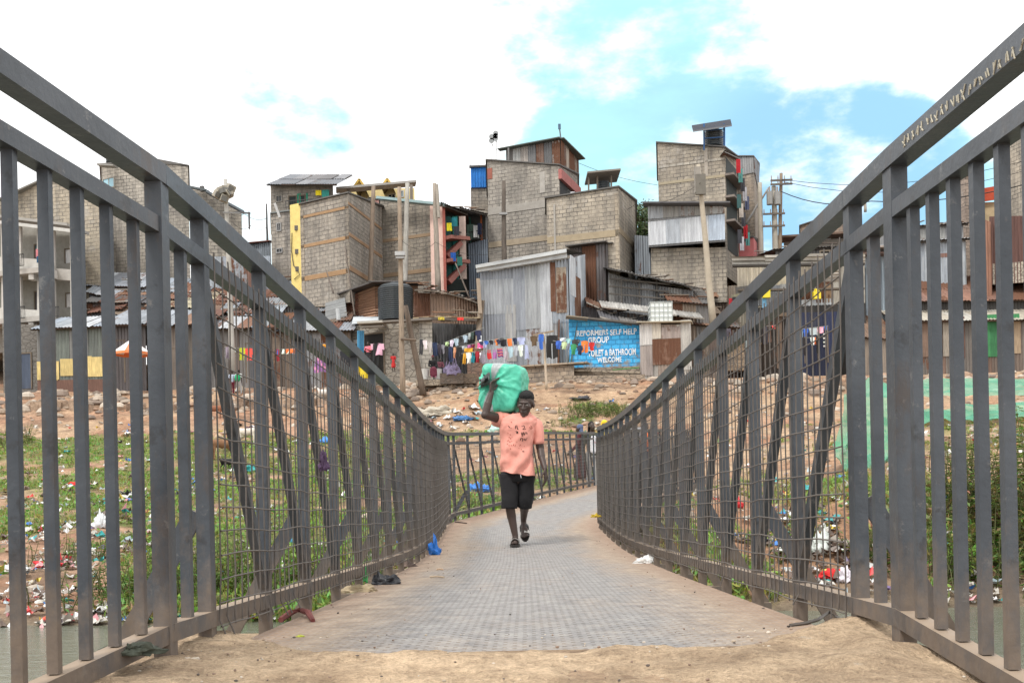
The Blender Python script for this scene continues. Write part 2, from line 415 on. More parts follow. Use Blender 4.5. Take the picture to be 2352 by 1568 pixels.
    M['cloth'] = b.fin(c, .92, b.bump(b.math('ADD', nm, b.math('MULTIPLY', nf, .15)), .012, .6))

    b = NB('skin')
    n = b.noise(14, 4, .6, b.vec('obj'))
    M['skin'] = b.fin(b.mix(1.0, b.tint, b.mix(n, (.8, .8, .8), (1.2, 1.2, 1.2)), 'MULTIPLY'), .48, b.bump(n, .002, .4))

    b = NB('woven_plastic')
    n = b.noise(5, 6, .65, b.vec('obj')); wv = b.N.new('ShaderNodeTexWave'); wv.inputs['Scale'].default_value = 60; b.L.new(b.vec('obj'), wv.inputs['Vector'])
    c = b.mix(1.0, b.tint, b.mix(b.ramp(n, .3, .7), (.75, .77, .75), (1.22, 1.2, 1.2)), 'MULTIPLY')
    M['tarp'] = b.fin(c, .42, b.bump(n, .02, .5))

    b = NB('weathered_wood')
    n = b.noise(1.0, 6, .65, b.vec('uv', (30, 1.5, 1))); n2 = b.noise(2.5, 5, .6)
    c = b.mix(1.0, b.tint, b.mix(b.ramp(n, .3, .7), (.55, .54, .52), (1.3, 1.28, 1.25)), 'MULTIPLY')
    c = b.mix(1.0, c, b.mix(n2, (.7, .7, .7), (1.25, 1.25, 1.25)), 'MULTIPLY')
    M['wood'] = b.fin(c, .9, b.bump(n, .008, .7))

    b = NB('window_pane')
    M['glass'] = b.fin(b.tint, .12)
    b = NB('gloss_plastic')
    n = b.noise(4, 4, .6)
    M['plastic'] = b.fin(b.mix(1.0, b.tint, b.mix(n, (.8, .8, .8), (1.15, 1.15, 1.15)), 'MULTIPLY'), .42)
    b = NB('painted_blockwork')   # blue paint over blocks, with wear
    br = b.N.new('ShaderNodeTexBrick'); b.L.new(b.vec('uv', (1, 1, 1)), br.inputs['Vector'])
    br.inputs['Scale'].default_value = 1.0; br.inputs['Brick Width'].default_value = .46; br.inputs['Row Height'].default_value = .26
    br.inputs['Mortar Size'].default_value = .03; br.inputs['Mortar Smooth'].default_value = .3
    br.inputs['Color1'].default_value = (.75, .8, .85, 1); br.inputs['Color2'].default_value = (1.2, 1.15, 1.1, 1); br.inputs['Mortar'].default_value = (.55, .62, .68, 1)
    n = b.noise(2.3, 7, .7); n2 = b.noise(12, 5, .7)
    c = b.mix(1.0, b.tint, br.outputs['Color'], 'MULTIPLY')
    c = b.mix(1.0, c, b.mix(b.ramp(n2, .3, .7), (.75, .8, .85), (1.5, 1.35, 1.25)), 'MULTIPLY')
    suv = b.N.new('ShaderNodeSeparateXYZ'); b.L.new(b.vec('uv'), suv.inputs[0])
    worn = b.ramp(b.math('ADD', n, b.ramp(suv.outputs['Y'], 7.2, 8.6, .22, 0)), .58, .70, 0, .85)
    c = b.mix(worn, c, b.mix(n2, (.20, .17, .14), (.36, .31, .26)))
    M['blue'] = b.fin(c, .85, b.bump(b.math('ADD', b.math('SUBTRACT', 1.0, br.outputs['Fac']), b.math('MULTIPLY', n2, .6)), .025, .9))
mats()
# ------------------------------------------------------------------ bridge line (plan and level of the deck)
XL = [(0.6, -1.43), (2.845, -.967), (6, -.90), (9, -.87), (12, -.92), (15.6, -1.0), (16.2, -.94), (27.0, 2.2), (31, 3.4)]
XR = [(0.6, 1.125), (2.82, 1.08), (6, 1.10), (10, 1.15), (14.4, 1.23), (15.0, 1.34), (26.0, 4.5), (31, 5.95)]
ZD = [(0, 0.0), (2.8, 0.0), (5, -.03), (8, -.07), (10, -.075), (11.5, -.05), (13, .0), (16, .14), (21, .46), (27, .82), (33, 1.2)]
def xl(y): return interp(XL, y)
def xr(y): return interp(XR, y)
def zd(y): return sinterp(ZD, y)
def zrail(y): return zd(y) if y > 2.82 else -.125 * (2.82 - y)       # the railing of the approach ramp drops towards the viewer

WATER_Z = -1.27
PROF = [(14.0, -1.75), (15.3, -1.27), (17, -1.02), (20, -.72), (23, -.32), (26, .08), (32, .92), (38, 1.95), (45, 3.25), (49, 4.2), (52.5, 5.35), (55, 6.55), (56.5, 6.95),
        (60, 7.3), (66, 8.6), (75, 11.0), (90, 13.0), (140, 12.5), (260, 6.0), (700, -2)]
PROF_C = [(14.0, -1.75), (15.6, -1.2), (17, -.5), (20, .1), (25, .62), (28, .88), (32, 1.3), (38, 2.3), (45, 3.7), (48, 4.5), (51, 5.6), (53.5, 6.45), (56.5, 6.95),
        (60, 7.3), (66, 8.6), (75, 11.0), (90, 13.0), (140, 12.5), (260, 6.0), (700, -2)]
PROF_R = [(14.2, -1.75), (15.2, -1.25), (16.2, -.85), (17.5, -.15), (19, .35), (22, .7), (27, 1.1), (32, 1.6), (38, 2.3), (45, 3.5), (49, 4.4), (52.5, 5.45), (55, 6.55), (56.5, 6.95),
        (60, 7.3), (66, 8.6), (75, 11.0), (90, 13.0), (140, 12.5), (260, 6.0), (700, -2)]
def tz(x, y, detail=True):
    if y < 8:
        bank = smoothstep(3.15 + .1 * nz(x * 3, 0), 2.2, y) if False else 0
        # the near bank: a spit of earth that carries the ramp
        side = 1.0 - smoothstep(1.0, 1.55, abs(x + .0) + .06 * nz(y * 4, 2.0))
        front = 1.0 - smoothstep(3.02, 3.5, y)
        spit = side * front
        back = 1.0 - smoothstep(-2.0, .4, y + .4 * nz(x, 3))
        k = max(spit, back)
        return -1.9 + k * (1.9 + .012)
    u = x / y
    a, c, r = interp(PROF, y + .5 * nz(x * .3, 5)), interp(PROF_C, y), interp(PROF_R, y + .35 * nz(x * .5, 9))
    kc = smoothstep(-.16, -.02, u) * (1 - smoothstep(.16, .3, u)) if y < 60 else 0
    kr = smoothstep(.2, .34, u)
    z = a * (1 - kr) + r * kr
    z = z * (1 - kc) + c * kc
    if detail:
        k = smoothstep(15, 18, y)
        z += k * (.16 * fbm(x * .45, y * .45) + .05 * fbm(x * 2, y * 2)) * (.4 if y > 56 else 1)
        if 36 < y < 56: z += .16 * (abs(nz(x * .9, y * 1.4, 6)) - .2) * smoothstep(36, 42, y) * (1 - smoothstep(53, 56, y))
        z += k * .22 * smoothstep(.0, .5, nz(x * .16, y * .5, 3)) * (1 - smoothstep(40, 56, y))
        # keep clear of the deck beyond the far abutment
        if 13 < y < 31 and xl(y) - .5 < x < xr(y) + .5: z = min(z, zd(y) - .16)
    return z
def green(x, y):
    """how overgrown a place on the bank is, 0..1"""
    u = x / y
    n = fbm(x * .22 + 4, y * .3) * .55 + fbm(x * .9, y * 1.1, 2) * .35
    b = .36 if u < -.08 else .10
    if u > .1: b = -.12 if u < .33 else .16
    b -= .9 * smoothstep(46, 51, y)                            # stony top of the bank
    if -.08 < u < .2: b -= .55 * smoothstep(30, 38, y); b += .15 * (1 - smoothstep(26, 32, y))
    b += .25 * (1 - smoothstep(17, 24, y)) * (1 if u < 0 else .3)
    b -= .75 * smoothstep(-.36, -.40, u) * (1 - smoothstep(19, 25, y)) - .25 * smoothstep(.36, .42, u) * (1 - smoothstep(18, 22, y))
    g = max(0, min(1, .5 + (n + b - .12) * 2.2)) * smoothstep(14.8, 15.6, y)
    g = max(g, 1.1 - ((x - 4.3) / 2.0) ** 2 - ((y - 48.6) / 2.2) ** 2, 1.0 - ((x - 3.0) / 1.2) ** 2 - ((y - 46.0) / .9) ** 2)       # the two green patches on the dirt slope
    if -.07 < u < .1: g = max(g, .95 - ((y - 42 - .8 * nz(x * .4, 2)) / 2.4) ** 2 + .5 * nz(x * .7, y * .7, 1))
    return max(0, min(1, g))

def ground():
    xs = []; x = 0
    while x < 34: xs.append(x); x += .3 if x < 26 else .6
    while x < 420: xs.append(x); x *= 1.25
    xs = [-q for q in reversed(xs[1:])] + xs
    ys = [-60, -30, -14, -7, -4, -2.5, -1.5, -.8, -.2, .3, .8, 1.3, 1.8, 2.3, 2.7, 3.0, 3.2, 3.4, 3.7, 4.2, 5, 7, 9, 11, 12.5]
    y = 13.4
    while y < 62: ys.append(y); y += .22 if y < 30 else .3
    while y < 110: ys.append(y); y += 3
    while y < 900: ys.append(y); y *= 1.3
    mb = []; nx = len(xs)
    vs = [(x, y, tz(x, y)) for y in ys for x in xs]
    fs = [(j * nx + i, j * nx + i + 1, (j + 1) * nx + i + 1, (j + 1) * nx + i) for j in range(len(ys) - 1) for i in range(nx - 1)]
    me = bpy.data.meshes.new('ground'); me.from_pydata(vs, [], fs)
    sand, pink, dark, gr, dry, mud = (.44, .325, .22), (.40, .25, .17), (.18, .12, .083), (.13, .19, .05), (.25, .23, .10), (.19, .165, .12)
    lerp = lambda a, b, t: tuple(p + (q - p) * t for p, q in zip(a, b))
    def tint(v):
        x, y = v.x, v.y
        if y < 8: return sand
        u = x / y
        c = lerp(sand, pink, smoothstep(-.2, .5, nz(x * .25, y * .25, 8) + (.25 if u < -.1 else -.15)))
        c = lerp(c, dark, .75 * smoothstep(.1, .6, fbm(x * .5, y * .9, 5) + (.25 if y < 30 else .08)))
        c = lerp(c, (.33, .17, .10), .6 * smoothstep(.0, .5, fbm(x * .35 + 9, y * .6, 1)))
        if u > .2 and y < 24: c = lerp(c, (.36, .20, .115), .75)
        c = lerp(c, mud, 1 - smoothstep(15, 17, y))
        g = green(x, y)
        c = lerp(c, lerp(gr, dry, smoothstep(-.3, .5, nz(x * .35, y * .5, 6) + (.35 if u > .1 else -.1))), .8 * smoothstep(.45, .75, g))
        return c
    o = mesh_obj(me, 'ground', M['earth'], None, tint, True)
    o['kind'] = 'structure'
    mb = MB(); mb.face([(-400, 0.2, WATER_Z), (400, .2, WATER_Z), (400, 18, WATER_Z), (-400, 18, WATER_Z)])
    o = mb.build('river', M['water']); o['kind'] = 'structure'
ground()

# loose earth in front of the deck: a heap with an uneven edge
def near_dirt():
    vs, fs = [], []
    nx, ny = 190, 130
    for j in range(ny + 1):
        y = 0.2 + (3.9 - .2) * j / ny
        for i in range(nx + 1):
            x = -1.75 + 3.55 * i / nx
            cen = 1 - smoothstep(.55, 1.15, abs(x - .08))
            e = 3.28 - .33 * cen + .12 * nz(x * 2.3, 3.3) + .05 * nz(x * 9, 1) + .22 * smoothstep(.55, .95, abs(x))
            h = .035 + .018 * fbm(x * 2.2, y * 2.2) + .008 * fbm(x * 9, y * 9, 3) + .0045 * fbm(x * 28, y * 28, 5, 2)
            h += .035 * smoothstep(.55, 1.0, x) * (.5 + nz(x * 5, y * 5, 9)) + .012 * smoothstep(-.55, -.95, x)
            h *= 1 - smoothstep(e - .14, e + .02, y)
            h -= .03 * smoothstep(e - .03, e + .1, y)
            s_ = smoothstep(1.03, 1.5, abs(x) + .05 * nz(y * 5, 7))
            z = zrail(y) * .35 + h - 1.6 * s_ * s_
            vs.append((x, y, z + .002))
    for j in range(ny):
        for i in range(nx):
            a = j * (nx + 1) + i; fs.append((a, a + 1, a + nx + 2, a + nx + 1))
    me = bpy.data.meshes.new('path'); me.from_pydata(vs, [], fs)
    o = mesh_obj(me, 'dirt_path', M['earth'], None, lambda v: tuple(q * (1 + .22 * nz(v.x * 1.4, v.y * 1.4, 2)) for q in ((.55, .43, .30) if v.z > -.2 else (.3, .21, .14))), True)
    o['kind'] = 'structure'
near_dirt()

def deck():
    mb = MB(); y = 2.55; Y = []
    while y < 31.2: Y.append(y); y += .25
    def row(y):
        a, b = xl(y) + .03, xr(y) - .03; m = (a + b) / 2; n = 8
        return [((a + (b - a) * k / n), y, zd(y) + (.006 * nz(k * 2.1, y * 1.3) if 0 < k < n else 0)) for k in range(n + 1)], m
    for p, q in zip(Y, Y[1:]):
        (a, ma), (b, mb_) = row(p), row(q)
        for k in range(len(a) - 1):
            pts = (a[k], a[k + 1], b[k + 1], b[k])
            mb.face(pts, (1, 1, 1, 0), [(v[0] - m, v[1]) for v, m in zip(pts, (ma, ma, mb_, mb_))])
    o = mb.build('bridge_deck', M['deck'], None, True); o['kind'] = 'structure'
    # steel edge beams and cross members under the plates
    mb = MB(); Y2 = Y[1::4]
    for p, q in zip(Y2, Y2[1:]):
        for f in (xl, xr):
            mb.bar((f(p), p, zd(p) - .16), (f(q), q, zd(q) - .16), .09, .26)
        mb.bar((xl(p) + .05, p, zd(p) - .1), (xr(p) - .05, p, zd(p) - .1), .08, .14)
    o = mb.build('bridge_beams', M['steel']); o['kind'] = 'structure'
deck()

# ------------------------------------------------------------------ railings
def railing(side):
    f = xl if side < 0 else xr
    lab = ('grey steel bridge railing with a blue bag lying at its foot' if side < 0
           else 'grey steel bridge railing with scratched white writing along its top rail')
    root = thing('bridge_railing', lab, 'railing', (f(2.85), 2.85, 0))
    ym = 2.84
    inn = -side                                     # towards the walkway
    def at(y, z): return Vector((f(y), y, zrail(y) + z + (max(0, ym - y) * (.185 if side < 0 else .128) if z > .6 else 0)))
    # stations: arc-length spacing
    st_ = [3.2]
    end = 26.6 if side < 0 else 27.0
    while st_[-1] < end:
        y = st_[-1]; sl_ = (f(y + .1) - f(y)) / .1
        st_.append(y + .69 / math.sqrt(1 + sl_ * sl_))
    if side < 0:                                    # a post stands in the bend
        k = min(range(len(st_)), key=lambda i: abs(st_[i] - 15.9)); st_[k] = 15.9
    ramp = [ym - .118 * k for k in range(1, 13)]
    line = [ramp[-1] - .06] + [ym] + st_
    def rail(name, z, w_, h_):
        mb = MB()
        for p, q in zip(line, line[1:]):
            a, b = at(p, z), at(q, z); t = (b - a).normalized() * .004
            mb.bar(a, b + t, w_, h_)
        return mb.build(name, M['steel'], root)
    rail('top_rail', 1.374, .058, .054); rail('mid_rail', 1.228, .046, .044); rail('bottom_rail', .105, .05, .05)
    def post(y, w_, z0, z1, name='post', wy=None):
        mb = MB(); a = at(y, z0); b = at(y, z1)
        mb.bar(a, b, w_, wy or w_, up=(0, 1, 0)); mb.build(name, M['steel'], root)
    post(ym, .046, .0, 1.348, wy=.062)
    for y in st_: post(y, .042, -.12, 1.348, wy=.054)
    for y in ramp: post(y, .026, .13, 1.208, 'baluster', wy=.024)
    post((ym + st_[0]) / 2, .030, .13, 1.208, 'baluster', wy=.028)
    # diagonal braces, top at the nearer post, foot at the farther one
    for p, q in zip(st_, st_[1:]):
        a, b = at(p, 1.19), at(q, .14)
        t = (b - a).normalized(); off = Vector((side * .0, 0, 0))
        mb = MB(); mb.bar(a + t * .03 + off, b - t * .03 + off, .032, .042, up=(0, 1, 0)); mb.build('brace', M['steel'], root)
    # outriggers on every second post
    for y in st_[::2]:
        if y > 17: break
        mb = MB(); a = at(y, .44) + Vector((side * .03, 0, 0)); b = at(y, -.14) + Vector((side * .36, 0, 0))
        mb.bar(a, b, .012, .06, up=(0, 0, 1)); mb.bar(b + Vector((side * .03, 0, -.02)), at(y, -.16), .07, .07)
        mb.build('outrigger', M['steel'], root)
    # woven wire mesh on the walkway side, in runs
    runs = [(st_[0] + .03, 8.9), (8.95, 15.85), (15.95, end)]
    r2 = random.Random(3 if side < 0 else 4)
    for ya, yb in runs:
        mb = MB(); y = ya; vs = []
        while y < yb:
            vs.append(y); sl_ = (f(y + .1) - f(y)) / .1; y += .0755 / math.sqrt(1 + sl_ * sl_) * (1 if y < 9 else 1.02)
        off = inn * .036
        def wob(y, z): return Vector((inn * (.006 * nz(y * 4, z * 5, side) + .018 * max(0, .35 - z) * nz(y * 2.3, 4, side)), .010 * nz(y * 3, z * 4, 2 + side), .008 * nz(y * 5, z * 2, 7)))
        rw = .0027
        for y in vs:
            lo = .03 + .05 * r2.random() if (y < 4.5 or r2.random() < .15) else .06
            pts = [at(y, z) + Vector((off, 0, 0)) + wob(y, z) for z in (1.252, 1.2, .95, .7, .45, .25, .1)]
            ext = at(y, lo) + Vector((off + inn * (.03 * r2.random() if lo < .06 else 0), .02 * (r2.random() - .5), 0)); pts.append(ext)
            pts[0] += Vector((side * .004 * r2.random(), .006 * (r2.random() - .5), .012 * r2.random()))
            mb.tube(pts, rw if y < 9 else rw * 1.15, 4 if y < 7 else 3, cap=False)
        z = .075
        while z < 1.2:
            yy = ya; pts = []
            while yy <= yb + .01:
                pts.append(at(yy, z) + Vector((off + inn * .003, 0, 0)) + wob(yy, z) + Vector((0, 0, .008 * nz(yy * 1.7, z * 9, 3)))); yy += .14 if ya < 8 else .3
            mb.tube(pts, rw, 4 if ya < 8 else 3, cap=False); z += .0755
        mb.build('wire_mesh', M['wire'], root)
    return root
railL = railing(-1); railR = railing(1)
# ------------------------------------------------------------------ building helpers (the settlement on the slope)
def tops(ch): return [P(x, y, d) for x, y, d in ch]
def jit(c, a=.12): k = 1 + (rnd.random() - .5) * 2 * a; return tuple(q * k for q in c)
ZV = Vector((0, 0, 1))
def away(p, back, z=0.0): return p + Vector((p.x / p.y * back, back, z))
def prism(mb, T, zb, back, col, zback=0.0):
    """closed walls: the visible chain of wall tops, run back by 'back' metres"""
    pts = [Vector(t) for t in T] + [away(T[-1], back, zback), away(T[0], back, zback)]
    u = 0; n = len(pts)
    for i in range(n):
        a, b = pts[i], pts[(i + 1) % n]; l = (Vector((b.x, b.y)) - Vector((a.x, a.y))).length
        mb.face((Vector((a.x, a.y, zb)), Vector((b.x, b.y, zb)), b, a), col, [(u, zb), (u + l, zb), (u + l, b.z), (u, a.z)]); u += l
    mb.face(pts, col)
    return pts
def onface(a, b, f, z, off=0.0):
    """a place on the wall from a to b, f of the way along, at height z, standing off the wall"""
    t = Vector((b.x - a.x, b.y - a.y, 0)); n = t.normalized().cross(ZV)
    q = a + t * f; return Vector((q.x, q.y, z)) + n * off
def zat(y, d, x=1176): return P(x, y, d).z
def fpx(a, b, x):
    """how far along the wall a-b the measured column x lies"""
    lo, hi = -.5, 1.5
    g = lambda f: CX + (lambda q: q.x / q.y * W0)(a + (b - a) * f) - (((a + (b - a) * f).z - CAM_Z) / a.y * W0) * st
    for _ in range(30):
        m = (lo + hi) / 2
        if g(m) < x: lo = m
        else: hi = m
    return (lo + hi) / 2
def patch(mb, a, b, f0, f1, z0, z1, off, col, th=None):
    q = [onface(a, b, f, z, off) for f, z in ((f0, z0), (f1, z0), (f1, z1), (f0, z1))]
    if th:
        r = [onface(a, b, f, z, off - th) for f, z in ((f0, z0), (f1, z0), (f1, z1), (f0, z1))]
        for i in range(4): mb.face((r[i], r[(i + 1) % 4], q[(i + 1) % 4], q[i]), col)
    L_ = (b - a).length
    mb.face(q, col, [(f0 * L_, z0), (f1 * L_, z0), (f1 * L_, z1), (f0 * L_, z1)])
def band(root, a, b, f0, f1, z0, z1, col, name='ring_beam', mat=None, off=.03):
    mb = MB(); patch(mb, a, b, f0, f1, z0, z1, off, col, .05); return mb.build(name, mat or M['plain'], root)
def window(root, a, b, f0, f1, z0, z1, frame=(.3, .3, .3), pane=(.02, .022, .025), name='window', bars=1):
    mb = MB(); L_ = (b - a).length; w_ = .07; fw = w_ / L_
    for p in ((f0 - fw, f0, z0 - w_, z1 + w_), (f1, f1 + fw, z0 - w_, z1 + w_), (f0, f1, z1, z1 + w_), (f0, f1, z0 - w_, z0)):
        patch(mb, a, b, *p, .07, frame, .09)
    for k in range(bars):
        m = f0 + (f1 - f0) * (k + 1) / (bars + 1); patch(mb, a, b, m - fw * .25, m + fw * .25, z0, z1, .05, frame, .05)
    o = mb.build(name, M['plain'], root)
    mb = MB(); patch(mb, a, b, f0, f1, z0, z1, .02, pane, .06); mb.build('pane', M['glass'], o); return o
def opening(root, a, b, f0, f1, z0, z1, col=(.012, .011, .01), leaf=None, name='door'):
    """a doorway: the shade inside painted as a flat dark panel in a raised frame, with its leaf when there is one"""
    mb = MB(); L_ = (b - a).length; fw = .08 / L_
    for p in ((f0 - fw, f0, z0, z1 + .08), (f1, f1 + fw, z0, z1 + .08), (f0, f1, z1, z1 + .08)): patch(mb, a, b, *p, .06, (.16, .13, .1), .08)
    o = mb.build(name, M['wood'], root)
    mb = MB(); patch(mb, a, b, f0, f1, z0, z1, .02, leaf or col, .04); mb.build('door_leaf' if leaf else 'painted_doorway_shade', M['corr' if leaf else 'plain'], o); return o  # without a leaf: flat near-black panel painted as the shade inside

def sheet(mb, p00, p10, p11, p01, col, period=.17, amp=.024):
    """one corrugated sheet, ridges running from the first edge to the opposite one"""
    p00, p10, p11, p01 = map(Vector, (p00, p10, p11, p01))
    e = p10 - p00; g = p01 - p00; n = e.cross(g).normalized(); L_ = max(e.length, (p11 - p01).length); k = max(2, int(L_ / period * 2))
    H = g.length; u0 = rnd.random() * 30
    for i in range(k):
        s0, s1 = i / k, (i + 1) / k; o0, o1 = n * (amp if i % 2 else -amp), n * (amp if (i + 1) % 2 else -amp)
        mb.face((p00.lerp(p10, s0) + o0, p00.lerp(p10, s1) + o1, p01.lerp(p11, s1) + o1, p01.lerp(p11, s0) + o0), col,
                [(u0 + s0 * L_, 0), (u0 + s1 * L_, 0), (u0 + s1 * L_, H), (u0 + s0 * L_, H)])
STEEL = [(.34, .375, .41), (.28, .31, .35), (.43, .46, .49), (.31, .34, .37), (.25, .27, .30), (.40, .42, .43)]
PALE = [(.44, .48, .53), (.37, .42, .48), (.5, .52, .54), (.33, .36, .39)]
BROWN = [(.20, .15, .12), (.26, .2, .15), (.17, .13, .11), (.30, .25, .2)]
DARK = [(.13, .13, .14), (.17, .165, .16), (.2, .19, .18), (.11, .10, .10)]
RUST = [(.24, .12, .075), (.20, .09, .06), (.28, .16, .1)]
def corr_wall(mb, a, b, zb, pal=STEEL, rust=.35, rows=1, wid=.85, horizontal=False, off=.04, spread=.5):
    """a wall skin of overlapping sheets, each with its own colour, rust and lap; a and b are its top ends"""
    L_ = (Vector((b.x, b.y)) - Vector((a.x, a.y))).length; n = max(1, round(L_ / wid))
    cuts = [0] + [min(.97, max(.03, (k + (rnd.random() - .5) * .35) / n)) for k in range(1, n)] + [1]
    for k in range(n):
        f0, f1 = cuts[k], cuts[k + 1] + (.04 / L_ if k < n - 1 else 0); za, zz = a.z + (b.z - a.z) * f0, a.z + (b.z - a.z) * f1
        lv = [0] + [(j + (rnd.random() - .5) * .4) / rows for j in range(1, rows)] + [1]
        for j in range(rows):
            c = (*jit(rnd.choice(pal), .16), max(0, min(1.2, rust + (rnd.random() - .5) * 2 * spread)))
            o = off + .018 * rnd.random() + .022 * (j > 0); lo, hi = lv[j] - (.03 if j else 0), lv[j + 1]
            q = lambda f, zt, t: onface(a, b, f, zb + (zt - zb) * t, o)
            p = (q(f0, za, lo), q(f1, zz, lo), q(f1, zz, hi), q(f0, za, hi))
            if horizontal: sheet(mb, p[1], p[2], p[3], p[0], c)
            else: sheet(mb, *p, c)
def roof(root, a, b, run, rise, over=.3, pal=STEEL, rust=.4, drop=0.0, wid=.9, name='roof', rows=1, side=.2, th=.05):
    """sheeted roof whose front eave runs from a to b; it climbs 'rise' over 'run' metres away from the viewer"""
    mb = MB(); t = (b - a); L_ = t.length; tn = t / L_; up = Vector((0, run, rise)); un = up.normalized()
    A = a - tn * side - un * over + Vector((0, 0, .06 - drop)); B = b + tn * side - un * over + Vector((0, 0, .06 - drop)); U = up + un * over * 2
    n = max(1, round((B - A).length / wid)); nn = t.cross(up).normalized()
    for j in range(rows):
        for k in range(n):
            f0, f1 = k / n + .15 / n * (rnd.random() - .5) * (0 < k), (k + 1) / n + .05 / n
            c = (*jit(rnd.choice(pal), .18), max(0, min(1.2, rust + (rnd.random() - .5) * .9)))
            s0 = (j / rows) - (.04 if j else .05 * rnd.random() - .02); s1 = (j + 1) / rows
            lift = nn * (.02 * rnd.random() + .02 * j)
            q = lambda f, s_: A.lerp(B, min(f, 1.01)) + U * s_ + lift + Vector((0, 0, .03 * nz(f * 5, s_ * 3, L_)))
            sheet(mb, q(f0, s0), q(f1, s0), q(f1, s1), q(f0, s1), c, .18, .026)
    # purlin / rafters below the sheets
    mb.bar(A + nn * -.09 + un * .15, B + nn * -.09 + un * .15, .08, .07, (.09, .075, .06, .2))
    mb.face([A - nn * .05, A + U - nn * .05, B + U - nn * .05, B - nn * .05], (.06, .05, .045, 1))
    return mb.build(name, M['corr'], root)
def roof_junk(root, a, b, n, name='roof_board', zlift=.12):
    """loose boards and stones that weigh a roof down"""
    mb = MB()
    for _ in range(n):
        f = rnd.random(); p = a.lerp(b, f) + Vector((0, .2 + 1.6 * rnd.random(), zlift + .45 * rnd.random())); l = .5 + 1.4 * rnd.random(); an = rnd.random() * pi
        mb.bar(p, p + Vector((cos(an) * l, sin(an) * l * .4, .12 * (rnd.random() - .3))), .12 + .1 * rnd.random(), .04, jit(rnd.choice([(.3, .25, .2), (.16, .13, .11), (.45, .42, .38), (.24, .14, .09)]), .2))
    return mb.build(name, M['wood'], root)
BG = 'block and iron houses on the slope'
def house(label, ch, yb, back, wall='block', col=(.30, .275, .245), name='house', cat='house', slab=True, slabc=(.12, .115, .11), group=BG, zback=0.0, below=1.0):
    T = tops(ch); zb = min([P(x, yb, d).z - below for x, _, d in ch] + ([tz(t.x, t.y) - .4 for t in T] if yb > 800 else []))
    root = thing(name, label, cat, (T[0].x, T[0].y, zb), group)
    mb = MB(); prism(mb, T, zb, back, col, zback); mb.build('wall', M[wall], root)
    if slab:
        mb = MB(); pts = [t + Vector((0, 0, .0)) for t in T]; pts += [away(T[-1], back, zback), away(T[0], back, zback)]
        c = sum(pts, Vector()) / len(pts); out = [p + (Vector((p.x - c.x, p.y - c.y, 0)).normalized() * .16) for p in pts]
        lo = [p + Vector((0, 0, .012)) for p in out]; hi = [p + Vector((0, 0, .09)) for p in out]
        for i in range(len(out)):
            j = (i + 1) % len(out); mb.face((lo[i], lo[j], hi[j], hi[i]), slabc)
        mb.face(hi, slabc); mb.face(list(reversed(lo)), slabc); mb.build('roof', M['plain'], root)
    return root, T, zb
def shack(label, ch, yb, back, pal=STEEL, rust=.35, rows=1, roofspec=None, col=(.1, .09, .08), name='shack', cat='shack', group='patched iron shacks', horizontal=False, below=.6, wid=.85, zback=0.0, spread=.5):
    T = tops(ch); zb = min([P(x, yb, d).z - below for x, _, d in ch] + ([tz(t.x, t.y) - .4 for t in T] if yb > 800 else []))
    root = thing(name, label, cat, (T[0].x, T[0].y, zb), group)
    mb = MB(); prism(mb, T, zb, back, col, zback)
    for a, b in zip(T, T[1:]): corr_wall(mb, a, b, zb, pal, rust, rows, wid, horizontal, spread=spread)
    mb.build('wall', M['corr'], root)
    if roofspec: roof(root, T[0], T[-1], **roofspec)
    return root, T, zb
def psheet(root, p, c):
    mb = MB(); sheet(mb, *p, c); mb.build('patch_sheet', M['corr'], root)
def hang(root, p, w_, h_, col, name='hung_cloth'):
    mb = MB(); n = 4
    for i in range(n):
        f0, f1 = i / n, (i + 1) / n; o0, o1 = .05 * sin(i * 2.3), .05 * sin((i + 1) * 2.3)
        mb.face((p + Vector((w_ * f0, o0, -h_ * (1 - .06 * sin(i * 3)))), p + Vector((w_ * f1, o1, -h_ * (1 - .06 * sin(i * 3 + 3)))), p + Vector((w_ * f1, o1 * .3, 0)), p + Vector((w_ * f0, o0 * .3, 0))), col)
    mb.build(name, M['cloth'], root)
def rails(root, a, b, z0, z1, n, col=(.06, .06, .06), name='balcony_rail'):
    mb = MB(); A, B = Vector((a.x, a.y, z1)), Vector((b.x, b.y, z1))
    mb.bar(A, B, .05, .05, col); mb.bar(A - ZV * (z1 - z0), B - ZV * (z1 - z0), .04, .04, col)
    for i in range(n + 1):
        p = A.lerp(B, i / n); mb.bar(p, p - ZV * (z1 - z0), .025, .025, col)
    mb.build(name, M['plain'], root)

